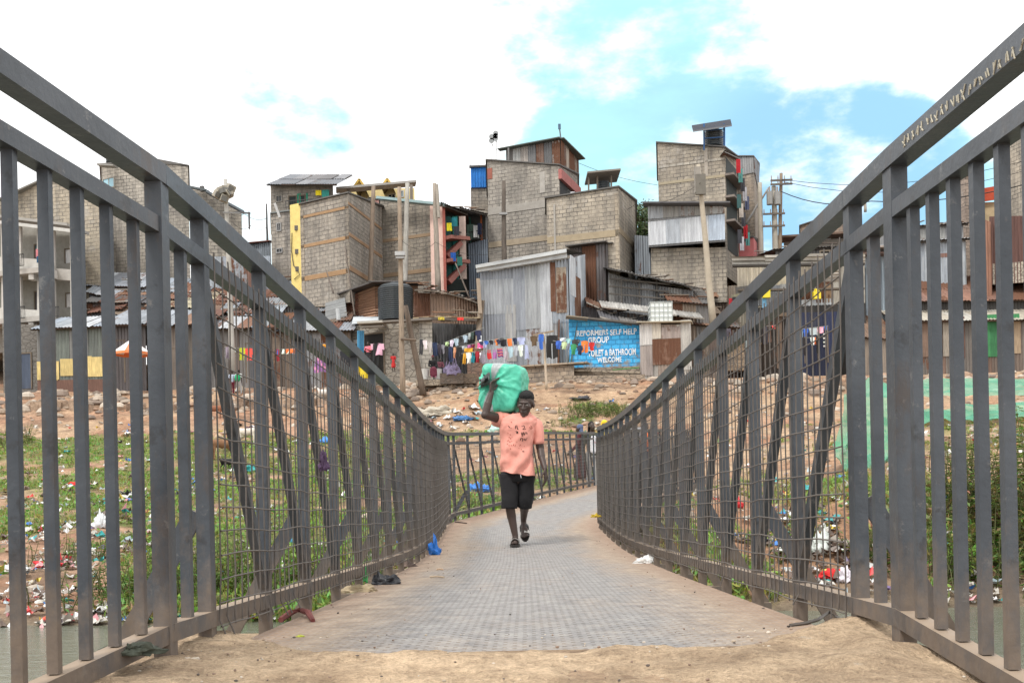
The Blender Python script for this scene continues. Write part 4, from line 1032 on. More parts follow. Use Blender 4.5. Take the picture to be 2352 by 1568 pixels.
    for f0, f1, y0, y1, c in ((.0, .25, 798, 747, (.60, .58, .55, -.3)), (.24, .42, 785, 747, (.55, .5, .42, .1)), (.24, .80, 845, 786, (.26, .15, .10, .85)), (.42, .80, 786, 760, (.36, .3, .27, .5)), (.8, 1.0, 860, 746, (.46, .44, .40, .15)), (.0, .25, 868, 800, (.38, .33, .3, .35))):
        p = [onface(a, b, f, z, .1) for f, z in ((f0, zat(y0, 55)), (f1, zat(y0, 55)), (f1, zat(y1, 55)), (f0, zat(y1, 55)))]; psheet(r, p, c)
    mb = MB(); mb.bar(a + Vector((-.1, .1, .1)), b + Vector((.1, .1, .12)), 1.0, .06, (.42, .38, .3)); mb.build('roof_board', M['wood'], r)
    ibc = thing('caged_tank', 'white cube water container in a wire cage on the sheet enclosure', 'water container', P(1520, 742, 55.2))
    c0 = P(1519.5, 741, 55.6); mb = MB(); mb.box(c0 + Vector((0, .5, .56)), (1.14, 1.0, 1.06), (.80, .84, .82)); mb.box(c0 + Vector((0, .5, 1.12)), (.3, .3, .06), (.7, .72, .7)); mb.build('bottle', M['plastic'], ibc)
    mb = MB()
    for i in range(6): x = -.59 + 1.18 * i / 5; mb.bar(c0 + Vector((x, -.04, .02)), c0 + Vector((x, -.04, 1.13)), .035, .03, (.42, .46, .46))
    for i in range(5):
        z = .03 + 1.1 * i / 4; mb.bar(c0 + Vector((-.6, -.05, z)), c0 + Vector((.6, -.05, z)), .03, .035, (.42, .46, .46)); mb.bar(c0 + Vector((-.6, -.05, z)), c0 + Vector((-.6, 1.05, z)), .03, .035, (.42, .46, .46)); mb.bar(c0 + Vector((.6, -.05, z)), c0 + Vector((.6, 1.05, z)), .03, .035, (.42, .46, .46))
    mb.build('cage', M['plain'], ibc)
    # stone house with blue door and the big tank
    r, T, zb = house('rough stone hut with blue corrugated door under the big black tank', [(803, 750, 58), (838, 745, 57.5), (882, 743, 57), (962, 737, 56.4), (992, 735, 56.6)], 862, 4, 'stone', (.33, .30, .255), name='stone_hut', cat='hut', slab=False, below=.4)
    opening(r, T[1], T[2], .0, .96, zat(853, 57), zat(759, 57)); 
    mb = MB(); p = [P(821, 812, 56.6), P(837, 812, 57), P(837, 759, 57), P(821, 759, 56.6)]; sheet(mb, *p, (*lin(80, 150, 190), -.4), .12, .02); mb.build('blue_door', M['corr'], r)
    mb = MB(); mb.bar(P(826, 744, 56.6), P(884, 741, 56.4), 1.0, .12, (.42, .40, .36)); mb.bar(P(830, 752, 56.5), P(882, 749, 56.4), .3, .1, (.36, .34, .31)); mb.bar(P(880, 740, 56.2), P(992, 734, 56.2), .6, .1, (.2, .18, .16)); mb.build('lintel', M['plain'], r)
    band(r, T[3], T[4], 0, 1, zb, T[4].z, (.40, .39, .36), 'plaster_face', M['block'])
    band(r, T[0], T[1], .25, .6, zat(783, 58), zat(774, 58), (.75, .75, .74), 'notice')
    tank('big ribbed black water tank on top of the stone hut', P(909.5, 737, 57.8), 1.0, 2.1)
    # rusty long shack behind the tank
    r, T, zb = shack('long shack of rust red sheets behind the big black tank', [(792, 684, 61), (862, 656, 60.5), (960, 656, 60)], 720, 4, RUST, .75, 1, None, horizontal=True, spread=.3)
    mb = MB(); a, b, c = T
    for p, q in ((a, b), (b, c)): mb.bar(p + Vector((-.2, -.3, .08)), q + Vector((.2, -.3, .08)), 1.2, .07, (.10, .09, .085, .3))
    p = [P(747, 735, 59.5), P(797, 725, 59.5), P(792, 684, 60.2), P(747, 697, 60.2)]; sheet(mb, p[1], p[2], p[3], p[0], (.34, .35, .35, .1), .2, .04); p = [P(808, 742, 57.5), P(880, 738, 57.5), P(880, 728, 59), P(812, 728, 59)]; sheet(mb, p[1], p[2], p[3], p[0], (.42, .45, .47, .1), .22, .04)
    mb.build('roof', M['corr'], r); mb = MB(); mb.tube([P(778, 735, 58.5), P(776, 709, 58.5)], .13, 8, (.5, .53, .55)); mb.build('vent_pipe', M['plain'], r)
    r, T, zb = shack('shack clad in brown rusted flat sheets right of the big black tank', [(950, 672, 59.5), (1040, 676, 59), (1096, 700, 59.5)], 740, 4, [(.27, .18, .125), (.33, .25, .19), (.24, .13, .09)], .55, 1, None, wid=1.1)
    mb = MB(); a, b, c = T
    for k in range(9):
        f = k / 8; p = P(952 + 150 * f, 664 + 32 * f * f, 58.6); q = P(952 + 150 * (f + .13), 664 + 32 * (f + .13) ** 2, 58.6); up = Vector((0, 3, .6)); lift = ZV * .05 * (k % 2)
        sheet(mb, p + lift, q + lift, q + up + lift, p + up + lift, (*jit(rnd.choice(RUST + DARK + [(.4, .38, .36)]), .2), .5)); mb.bar(p - ZV * .05, q - ZV * .05, .06, .08, jit((.16, .13, .1), .4))
    mb.build('roof', M['corr'], r); roof_junk(r, P(960, 660, 58.6), P(1090, 686, 58.6), 16)
    # dark recessed shack with deep eave
    r, T, zb = shack('dark recessed iron shack under a deep eave of scrap boards', [(985, 742, 59), (1098, 745, 58.6)], 838, 3.5, [(.10, .105, .11), (.13, .135, .14)], .05, 1, None, spread=.15)
    a, b = T; band(r, a, b, .42, .52, zat(822, 58.5), zat(780, 58.5), (.03, .03, .03), 'painted_doorway_shade', off=.09); band(r, a, b, .55, .78, zat(815, 58.5), zat(768, 58.5), (.24, .25, .27), 'curtain', off=.08)  # doorway shade is a flat dark panel on the sheets
    mb = MB()
    for k in range(10):
        x0, x1 = 966 + 13 * k, 984 + 13 * k; y = 727 + rnd.random() * 4; mb.bar(P(x0, y, 56.6), P(x1, y + 1, 58), .9, .06, jit(rnd.choice([(.40, .33, .22), (.30, .22, .14), (.45, .42, .36), (.33, .20, .13)]), .2))
    mb.bar(P(962, 731, 56.4), P(1096, 735, 56.6), .12, .12, (.12, .10, .085)); mb.build('eave', M['wood'], r); roof_junk(r, P(975, 728, 56.5), P(1090, 731, 56.6), 14, zlift=.05)
    mb = MB()
    for x0, y0, x1, y1 in ((1098, 640, 1103, 720), (1104, 690, 1094, 812), (1109, 690, 1100, 770)): mb.bar(P(x0, y0, 57), P(x1, y1, 56.6), .2, .1, jit((.26, .21, .165), .3))
    mb.build('leaning_board', M['wood'], r)
    for x, y, c in ((1050, 733, (.7, .05, .04)), (1006, 732, (.5, .4, .06))): hang(r, P(x, y - 4, 56.3), .35, .16, c, 'plastic_rag')

def row_left():
    # stacked roofs left of the middle, farthest first
    spec = [(575, 700, 668, 690, 66, 'flat roofed shack with pale sheets just under the yellow pier', PALE + BROWN, .35), (690, 800, 672, 700, 64, 'shack roofed in grey and pale sheets below the corner block house', PALE + STEEL, .25),
            (440, 600, 680, 705, 65, 'shack roofed with rust streaked sheets behind the concrete light pole', RUST + PALE, .5), (560, 700, 697, 720, 62.5, 'wide shack with brown and white striped roof sheets', RUST + PALE, .55), (690, 770, 712, 735, 61, 'small shack under weathered roof sheets and rubble', BROWN + STEEL, .5),
            (300, 470, 668, 700, 66, 'shack roofed with pale zinc behind the tall brick tower base', PALE, .2), (200, 330, 655, 690, 66.5, 'shack with shining zinc roof behind the first railing bars', PALE + STEEL, .3),
            (200, 350, 692, 720, 63.5, 'dark shack with brown roof between two zinc roofs', RUST + DARK, .45), (340, 480, 702, 735, 62.5, 'rust roofed shack with a yellow stained sheet', RUST + [(.55, .5, .35)], .45), (470, 600, 716, 745, 61, 'shack with heavily rusted roof beside the concrete light pole', RUST + STEEL, .65)]
    for x0, x1, y, yb, d, lab, pal, ru in spec:
        r, T, zb = shack(lab, [(x0, y, d), (x1, y + 3, d - .5)], yb, 4, DARK, .3, 1, dict(run=3.4, rise=1.45, over=.35, pal=pal, rust=ru, rows=2, wid=1.0))
        roof_junk(r, T[0], T[1], 7)
    extra = (('low rust striped roof left of the concrete light pole', 395, 470, 690, 64, RUST), ('small bright zinc roof just left of the thick left post', 205, 262, 676, 65, PALE), ('small brown roof under the bright zinc roof', 210, 280, 712, 62.6, RUST + BROWN), ('weathered grey roof with boards behind the second left post', 270, 345, 722, 61.8, STEEL + BROWN), ('rust roof directly behind the concrete light pole', 500, 580, 690, 63.6, RUST), ('pale striped roof right of the concrete light pole', 545, 640, 722, 60.6, PALE + RUST), ('rusty roof crossing behind the third left bay', 600, 690, 684, 64.4, RUST + BROWN), ('grey roof with scrap boards just above the stone hut', 720, 800, 738, 59.6, STEEL + BROWN), ('tilted pale sheet roof below the yellow pier', 640, 730, 656, 67, PALE))
    for lab, x0, x1, y, d, pal in extra:
        dy = rnd.uniform(-7, 7); r, T, zb = shack(lab, [(x0, y - dy, d), (x1, y + dy, d - .4)], y + 30, 3, DARK, .4, 1, dict(run=2.8, rise=1.35, over=.4, pal=pal, rust=.55 if pal != PALE else .2, rows=2, wid=.8)); roof_junk(r, T[0], T[1], 9)
    # street fronts on the terrace
    r, T, zb = shack('dark stall front patched with pale yellow boards', [(85, 754, 57), (242, 748, 57)], 872, 4, [(.14, .16, .16), (.2, .2, .19), (.15, .17, .15)], .15, 1, dict(run=3, rise=1.0, over=.5, pal=PALE, rust=.1), below=.2)
    a, b = T; mb = MB()
    for f0, f1, y0, y1 in ((.0, .32, 850, 808), (.34, .62, 842, 803), (.63, .8, 845, 798), (.8, 1.0, 845, 800), (.12, .3, 852, 815)): patch(mb, a, b, f0, f1, zat(y0, 57), zat(y1, 57), .1 + .02 * rnd.random(), jit(lin(206, 186, 128), .12), .04)
    patch(mb, a, b, 0, 1, zb, zat(851, 57), .09, (.16, .09, .07)); mb.build('board', M['wood'], r); band(r, a, b, .13, .2, zat(795, 57), zat(775, 57), (.6, .62, .64), 'notice', off=.1)
    r, T, zb = house('grey stone ground floor with dark blue door below the balcony flats', [(5, 742, 58.5), (86, 746, 58)], 872, 4, 'stone', (.18, .17, .155), slab=False, below=.2)
    opening(r, T[0], T[1], .22, .8, zat(868, 58), zat(788, 58), leaf=(.06, .08, .12, -.5)); hang(r, onface(T[0], T[1], .30, zat(787, 58), .3), .45, .5, (.62, .5, .58))
    for lab, x0, x1, y, pal, ru in (('open dark stall front behind the striped umbrella', 243, 334, 744, DARK, .1), ('stall front of weathered grey vertical slats', 336, 476, 744, [(.17, .14, .115), (.24, .205, .165), (.12, .105, .09)], .25), ('brown shack front with a green door behind the mesh', 478, 642, 752, DARK + BROWN, .35), ('grey iron shack front with small shutters behind the mesh', 644, 806, 757, [(.25, .26, .27), (.17, .17, .17), (.3, .3, .3), (.2, .155, .12)], .4)):
        r, T, zb = shack(lab, [(x0, y, 57.5), (x1, y - 2, 57.3)], 868, 4, pal, ru, 1, dict(run=3.2, rise=1.2, over=.6, pal=PALE + RUST, rust=.35), below=.2, wid=.6)
        a, b = T; f = lambda x: fpx(a, b, x)
        if x0 == 336: opening(r, a, b, f(384), f(404), zat(866, 57.5), zat(786, 57.5)); opening(r, a, b, f(440), f(470), zat(835, 57.5), zat(790, 57.5))
        if x0 == 644: opening(r, a, b, f(668), f(690), zat(864, 57), zat(786, 57)); opening(r, a, b, f(770), f(796), zat(860, 57), zat(784, 57))
        if x0 == 243: opening(r, a, b, .1, .45, zat(860, 57.5), zat(765, 57.5))
        if x0 == 478: opening(r, a, b, f(566), f(590), zat(864, 57), zat(775, 57), leaf=(*lin(20, 84, 52), -.5)); opening(r, a, b, f(500), f(540), zat(850, 57), zat(780, 57))
        if x0 == 644: window(r, a, b, f(716), f(745), zat(800, 57), zat(780, 57), (.3, .3, .3)); band(r, a, b, f(732), f(744), zat(799, 57), zat(783, 57), (.7, .7, .72), 'poster', off=.1)
    # balcony flats, far left
    r, T, zb = house('whitewashed flats with two rows of concrete balconies at the left edge', [(-60, 500, 65), (178, 528, 63)], 760, 9, 'plain', (.32, .31, .28), name='apartment_building', cat='flats', slab=False)
    a, b = T; f = lambda x: fpx(a, b, x)
    mb = MB(); prism(mb, [P(-60, 470, 68), P(6, 459, 67.5), P(104, 414, 67), P(182, 428, 66.5), P(229, 438, 66)], zb, 7, (.36, .315, .245)); mb.build('gable_wall', M['block'], r)
    mb = MB()
    for p, q in (((-60, 468), (6, 457)), ((6, 457), (104, 412)), ((104, 412), (182, 426)), ((182, 426), (230, 436))): mb.bar(P(*p, 67), P(*q, 67), .5, .1, (.2, .19, .17))
    mb.build('coping', M['plain'], r)
    mb = MB(); mb.bar(P(-62, 497, 63), P(180, 526, 61.6), 2.2, .16, (.36, .35, .33)); mb.bar(P(-62, 503, 61.9), P(180, 532, 60.5), .1, .2, (.55, .55, .53)); mb.build('roof', M['plain'], r)
    for y0, y1 in ((588, 628), (705, 738)):
        mb = MB(); p, q = P(-60, y0 - 2, 62.5), P(121, y0 + 9, 61); zz = P(0, y1, 61.6).z
        prism(mb, [p, q], zz, 2.0, (.56, .55, .52)); mb.bar(Vector((p.x, p.y - .1, zz)), Vector((q.x, q.y - .1, zz)), .5, .3, (.42, .40, .37))
        for k in range(5): t = p.lerp(q, k / 4); mb.box(Vector((t.x, t.y, zz - .25)), (.3, .5, .5), (.5, .48, .45))
        mb.build('balcony', M['plain'], r)
    mb = MB()
    for x, y0, y1 in ((10, 515, 735), (44, 508, 740), (92, 520, 740), (121, 525, 745)): mb.bar(P(x, y0, 62), P(x + 1, y1, 62), .22, .3, (.55, .53, .5))
    for y0, y1 in ((617, 642), (742, 760)): mb.bar(P(118, (y0 + y1) / 2, 62.2), P(182, (y0 + y1) / 2 + 5, 61.8), .5, (y1 - y0) / 38, (.48, .46, .43))
    mb.bar(P(170, 535, 61.9), P(172, 745, 61.9), .5, .3, (.5, .49, .46)); mb.build('pier', M['plain'], r)
    for x0, x1, y0, y1, c in ((80, 95, 600, 543, lin(50, 90, 100)), (105, 117, 602, 548, lin(30, 95, 100)), (150, 167, 590, 560, (.6, .6, .6)), (78, 118, 708, 650, (.09, .075, .075)), (14, 40, 705, 640, (.10, .10, .09)), (150, 168, 690, 660, (.62, .6, .58)), (12, 36, 588, 525, (.10, .10, .10))):
        opening(r, a, b, f(x0), f(x1), zat(y0, 64), zat(y1, 64), leaf=(*c, -.6), name='door')
    rails(r, P(8, 0, 61.2), P(42, 0, 61), zat(586, 61), zat(560, 61), 8); rails(r, P(80, 0, 61), P(120, 0, 60.8), zat(706, 61), zat(684, 61), 12); rails(r, P(152, 0, 60.9), P(176, 0, 60.8), zat(617, 61), zat(588, 61), 6); rails(r, P(8, 0, 61.2), P(42, 0, 61), zat(706, 61), zat(680, 61), 8)
    for x, y, w_, h_, c in ((29, 560, .35, 1.0, lin(200, 160, 145)), (82, 572, .75, .5, lin(190, 120, 125)), (84, 588, .5, .4, lin(40, 80, 110)), (107, 672, .3, .7, (.7, .74, .78)), (36, 676, .25, .3, (.7, .7, .7))): hang(r, P(x, y, 60.7), w_, h_, c)
    # stone wall strip and the tall tower
    r, T, zb = house('tall pale block tower with a small tank and open corner room on top', [(233, 379, 73), (263, 377, 72.5), (322, 362, 72), (432, 383, 71)], 640, 8, col=(.34, .32, .29))
    window(r, T[0], T[1], .15, .95, zat(411, 72.7), zat(391, 72.7), (.36, .34, .3), lin(150, 190, 205))
    tank('grey roof tank on the pale block tower', P(263, 374, 73.4), .58, 1.0)
    mb = MB(); mb.bar(P(228, 380, 72), P(265, 382, 71.8), .6, .12, (.28, .27, .25)); mb.build('cornice', M['plain'], r)
    r, T, zb = house('lower block house with projecting roof beams left of the concrete light pole', [(440, 432, 70), (472, 438, 69.5), (555, 486, 70)], 640, 6, col=(.27, .25, .22), slab=False)
    mb = MB(); mb.bar(P(438, 430, 69.4), P(476, 438, 69), .5, .12, (.1, .12, .13)); mb.bar(P(474, 440, 69), P(560, 488, 69.4), .5, .14, (.12, .14, .16)); mb.bar(P(540, 487, 69), P(575, 490, 69), .1, .1, (.1, .1, .1)); mb.bar(P(572, 487, 69), P(573, 526, 69), .12, .1, (.1, .1, .1)); mb.bar(P(465, 440, 69), P(464, 428, 69), .25, .25, (.1, .1, .1)); mb.build('roof', M['plain'], r)
    r, T, zb = shack('grey sheeted lean-to with rusty panels behind the concrete light pole', [(474, 590, 67), (622, 588, 66)], 690, 4, PALE + [(.22, .12, .09)], .35, 1, None)
    r, T, zb = shack('blue grey iron shed on the skyline left of the annexe', [(555, 563, 76), (622, 556, 75)], 640, 4, [(.25, .3, .34), (.3, .34, .38)], -.2, 1, None); mb = MB(); mb.bar(T[0] + Vector((-.2, 0, .05)), T[1] + Vector((.1, 0, .05)), .6, .07, (.3, .12, .09, .6)); mb.build('roof', M['corr'], r)

def row_right():
    r, T, zb = shack('cream fronted shop under a long pale corrugated fascia', [(1693, 612, 61), (1985, 606, 60)], 860, 5, [(.52, .46, .33), (.46, .41, .32), (.5, .47, .4)], -.1, 1, None, wid=.7, spread=.3)
    a, b = T; f = lambda x: fpx(a, b, x)
    mb = MB(); q0, q1, q2, q3 = P(1681, 589, 60), P(1985, 580, 59), P(1985, 609, 59.6), P(1683, 611, 60.4)
    for i in range(4):
        f0, f1 = i / 4, (i + 1.03) / 4; sheet(mb, q3.lerp(q2, f1), q0.lerp(q1, f1), q0.lerp(q1, f0), q3.lerp(q2, f0), (*jit((.52, .50, .45), .15), -.1), .24, .04)
    mb.build('fascia', M['corr'], r)
    mb = MB(); mb.bar(P(1683, 611, 60), P(1985, 607, 59.4), .3, .12, (.05, .045, .04)); mb.bar(P(1695, 667, 60.4), P(1985, 663, 59.6), .3, .1, (.12, .1, .08)); mb.build('beam', M['wood'], r)
    mb = MB()
    for x0, x1, y0, y1, c in ((1712, 1735, 712, 667, (.30, .16, .09, .9)), (1735, 1790, 712, 667, (.28, .29, .30, .1)), (1790, 1830, 712, 665, (.4, .4, .38, .2)), (1830, 1865, 704, 665, (.22, .11, .08, .9)), (1865, 1872, 710, 665, (.5, .52, .53, -.2)), (1872, 1890, 712, 665, (.2, .12, .09, .8)), (1890, 1912, 712, 665, (.4, .27, .16, .7)), (1868, 1925, 665, 627, (.42, .38, .33, .2)), (1825, 1912, 718, 703, (.5, .52, .53, 0))):
        p = [onface(a, b, f(x), zat(y, 60.5), .12) for x, y in ((x0, y0), (x1, y0), (x1, y1), (x0, y1))]
        psheet(r, (p[1], p[2], p[3], p[0]) if y1 == 627 else p, c)
    band(r, a, b, f(1712), f(1985), zb, zat(717, 60.5), (.035, .032, .03), 'painted_shade_band', off=.13)  # flat dark band painted as the shade below the shop panels
    opening(r, a, b, f(1886), f(1905), zat(608, 60), zat(590, 60))
    for x, y in ((1760, 672), (1876, 675)):
        j = MB(); q = P(x, y + 12, 59.7); j.box(q + ZV * .22, (.42, .28, .44), lin(226, 204, 40)); j.box(q + ZV * .50, (.14, .12, .12), lin(226, 204, 40)); j.tube([q + Vector((-.15, 0, .44)), q + Vector((-.1, 0, .58)), q + Vector((.1, 0, .58)), q + Vector((.15, 0, .44))], .03, 5, lin(226, 204, 40))
        single(j, 'jerrycan', M['plastic'], 'yellow jerrycan on the ledge ' + ('below the grey sheet at the left of the shop' if x < 1800 else 'below the rusty panels of the cream shop'), 'jerrycan', q, 'yellow jerrycans on the shop ledge')
    r, T, zb = shack('blue iron kiosk front with green door behind the hanging clothes', [(1825, 718, 58.6), (1925, 716, 58.3)], 852, 3, [lin(30, 38, 64), lin(38, 46, 74), lin(27, 33, 55)], -.4, 1, None, below=.2, spread=.15)
    a, b = T; f = lambda x: fpx(a, b, x)
    opening(r, a, b, f(1880), f(1898), zat(848, 58.4), zat(768, 58.4), leaf=(*lin(30, 96, 52), -.5)); opening(r, a, b, f(1848), f(1876), zat(848, 58.4), zat(770, 58.4))
    for i, c in enumerate(((.6, .63, .6), (.7, .7, .68), (.5, .55, .5), (.6, .6, .6))): band(r, a, b, f(1889), f(1893), zat(784 + 9 * i, 58.2), zat(780 + 9 * i, 58.2), c, 'sticker', off=.12)
    r, T, zb = shack('dark open stall with brown timber posts hung with clothes', [(1726, 722, 59), (1824, 720, 58.6)], 852, 3, [(.05, .042, .036), (.07, .055, .045)], .1, 1, None, below=.2)  # wall sheets coloured near black for the shade inside the open stall
    mb = MB()
    for x in (1733, 1738, 1790, 1812): mb.bar(P(x, 722, 58.4), P(x + 1, 846, 58.2), .28, .2, jit((.17, .12, .09), .25))
    mb.bar(P(1728, 724, 58.3), P(1826, 722, 58), .2, .2, (.15, .11, .08)); mb.bar(P(1716, 760, 58.4), P(1722, 835, 58.2), .35, .2, (.42, .5, .52)); mb.build('post', M['wood'], r)
    # stairs and planks at the left of it
    r, T, zb = shack('dark plank shed behind the steps beside the leaning concrete pole', [(1642, 660, 62), (1696, 655, 61.5)], 800, 3, BROWN + [(.1, .09, .075)], .1, 1, None)
    mb = MB(); mb.bar(P(1682, 690, 60.5), P(1732, 678, 60.2), .2, .6, (.21, .2, .14)); mb.bar(P(1690, 668, 60.5), P(1735, 662, 60.2), .2, .4, (.1, .095, .09)); mb.build('plank', M['wood'], r)
    hang(r, P(1674, 685, 60.4), .3, .65, (.45, .03, .04)); hang(r, P(1682, 682, 60.3), .25, 1.2, (.03, .03, .035)); hang(r, P(1750, 660, 59.8), .25, 1.2, lin(120, 170, 200))
    mb = MB()
    for i in range(9): y = 846 - 9.5 * i; mb.box(P(1690 + 2 * i, y, 57.4 + .3 * i), (2.2, .7, .3), jit((.30, .22, .15), .2))
    single(mb, 'earth_steps', M['stone'], 'earth and stone steps climbing beside the leaning pole', 'steps', P(1690, 856, 57))
    # upper houses on the right
    r, T, zb = house('reddish block house with small windows behind the right hand poles', [(1838, 520, 80), (1935, 487, 78), (1962, 500, 82)], 600, 6, col=(.33, .235, .18))
    window(r, T[0], T[1], .82, .93, zat(540, 79), zat(520, 79)); window(r, T[0], T[1], .4, .5, zat(545, 79), zat(535, 79))
    r, T, zb = house('low house with brown eaves and blue window below the reddish block house', [(1800, 556, 74), (1965, 545, 72)], 620, 6, 'plain', (.4, .37, .32), slab=False)
    mb = MB(); mb.bar(T[0] + Vector((-.5, -.4, .1)), T[1] + Vector((.5, -.4, .1)), 1.8, .14, (.17, .11, .08)); mb.build('roof', M['plain'], r)
    window(r, T[0], T[1], .36, .50, zat(566, 73), zat(553, 73), (.6, .6, .6), lin(30, 90, 160)); window(r, T[0], T[1], .55, .65, zat(566, 73), zat(553, 73), (.6, .6, .6))
    r, T, zb = shack('dark roofed shed packed below the blue window house', [(1780, 575, 68), (1990, 566, 66)], 600, 5, DARK, .2, 1, dict(run=4, rise=.6, over=.4, pal=DARK, rust=.2))
    roof_junk(r, T[0], T[1], 14)
    r, T, zb = shack('tall blue grey iron house with one dark window between the thick posts', [(1984, 590, 61), (2054, 588, 60.3)], 840, 5, [(.25, .3, .34), (.29, .34, .37), (.22, .26, .3)], -.2, 1, None, spread=.2)
    window(r, T[0], T[1], .12, .5, zat(640, 60.5), zat(626, 60.5), (.3, .34, .36)); mb = MB(); mb.bar(T[0] + Vector((-.3, -.3, .05)), T[1] + Vector((.3, -.3, .05)), 1, .1, (.16, .09, .07)); mb.bar(P(1980, 576, 61), P(2056, 572, 60), 2, .1, (.35, .3, .26)); mb.build('roof', M['corr'], r)
    r, T, zb = shack('upper pale iron storey above the long brown roofs', [(1985, 525, 68), (2090, 522, 67), (2212, 516, 66)], 600, 5, [(.42, .42, .38), (.36, .36, .34), (.3, .3, .3), (.5, .48, .42)], .15, 1, None, wid=1.1)
    roof(r, T[1], T[2], 3, .4, .4, DARK, .2); roof_junk(r, T[1], T[2], 14); a, b = T[1], T[2]
    r, T, zb = shack('long pale blue zinc house with a small open window', [(2060, 558, 64), (2218, 550, 62.5)], 660, 5, [(.42, .46, .5), (.47, .51, .54), (.38, .42, .46)], -.1, 1, dict(run=3, rise=.5, over=.5, pal=[(.4, .42, .43)], rust=.1), spread=.3)
    a, b = T; window(r, a, b, fpx(a, b, 2144), fpx(a, b, 2157), zat(595, 63), zat(574, 63), (.6, .62, .64)); band(r, a, b, fpx(a, b, 2100), fpx(a, b, 2216), zat(640, 63), zat(606, 63), (.45, .46, .46), 'lower_sheet', M['corr']); band(r, a, b, fpx(a, b, 2140), fpx(a, b, 2205), zat(612, 63), zat(603, 63), (.23, .12, .09), 'rust_strip', M['corr'], .07)
    r, T, zb = shack('narrow rusted gable shed in front of the cream house', [(2243, 540, 61), (2262, 505, 60.5), (2275, 510, 60.5)], 660, 4, [(.5, .45, .4), (.28, .14, .09), (.42, .42, .4)], .6, 1, None, wid=.45)
    r, T, zb = shack('tall dark brown riveted iron house at the right edge', [(2272, 498, 61), (2420, 494, 60)], 620, 5, [(.125, .062, .05), (.14, .07, .055)], -.1, 1, None, wid=1.0, spread=.2)
    band(r, T[0], T[1], 0, 1, zb, zat(630, 61), (.45, .40, .33), 'stone_base', M['stone'], .06)
    r, T, zb = house('cream house with red roof band peeping behind the rusted shed', [(2238, 466, 76), (2300, 463, 75)], 680, 5, 'plain', lin(206, 186, 150), slab=False)
    band(r, T[0], T[1], -.05, 1.05, T[0].z - .1, zat(456, 75.5), lin(196, 84, 56), 'roof_band', off=.3); window(r, T[0], T[1], .18, .42, zat(484, 76), zat(472, 76), (.25, .25, .25))
    r, T, zb = house('grey slab roofed terrace with hung washing above the brown iron house', [(2306, 448, 70), (2420, 444, 69)], 640, 5, 'plain', (.2, .2, .2), slabc=(.34, .33, .31))
    hang(r, P(2312, 474, 67.5), .9, .8, lin(100, 130, 215)); hang(r, P(2330, 474, 67.5), .5, .4, (.75, .72, .75))
    r, T, zb = house('tall stone tower house cut by the right edge of the view', [(2318, 262, 66), (2346, 240, 65), (2470, 236, 64)], 620, 7, 'block', (.40, .355, .295))
    r, T, zb = house('slim pinkish block pillar house between the balusters', [(2200, 410, 75), (2216, 405, 74), (2242, 402, 74)], 680, 4, 'block', (.33, .26, .22))
    # long roofs and the green painted stalls
    for lab, x0, x1, y, d, ru, pal, rise in (('long red brown rusted roof above the stalls', 2060, 2420, 688, 60.5, .8, [(.28, .15, .105), (.32, .18, .125), (.24, .13, .095)], 1.9), ('pale weathered roof over the green painted stalls', 2060, 2420, 735, 58.5, .1, [(.48, .44, .36), (.42, .38, .31), (.52, .5, .44)], 1.45)):
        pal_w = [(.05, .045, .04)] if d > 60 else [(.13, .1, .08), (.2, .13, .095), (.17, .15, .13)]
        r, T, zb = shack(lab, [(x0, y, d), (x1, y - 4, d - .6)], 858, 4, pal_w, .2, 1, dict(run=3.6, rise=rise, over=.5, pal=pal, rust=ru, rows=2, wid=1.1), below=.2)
        if d < 60:
            a, b = T; f = lambda x: fpx(a, b, x); mb = MB(); g = lin(62, 130, 84)
            for x0, x1, y0, y1, c in ((2150, 2162, 842, 762, lin(92, 140, 104)), (2190, 2214, 842, 748, (.12, .06, .045)), (2245, 2256, 842, 760, (.62, .64, .62)), (2256, 2272, 842, 748, g), (2245, 2340, 760, 745, g), (2306, 2342, 836, 756, (.34, .26, .18)), (2272, 2306, 842, 760, lin(54, 112, 74)), (2164, 2190, 838, 760, (.3, .27, .23)), (2098, 2150, 838, 755, (.19, .13, .1))):
                patch(mb, a, b, f(x0), f(x1), zat(y0, 58), zat(y1, 58), .1 + .02 * rnd.random(), c, .04)
            mb.build('painted_board', M['wood'], r)
    r, T, zb = shack('leaning scrap lean-to with brown roof between the thick posts', [(1980, 770, 58.5), (2056, 775, 58)], 850, 3, BROWN + [(.16, .2, .3)], .4, 1, dict(run=2.5, rise=1.5, over=.4, pal=[(.45, .38, .3), (.3, .2, .14)], rust=.4), below=.2)

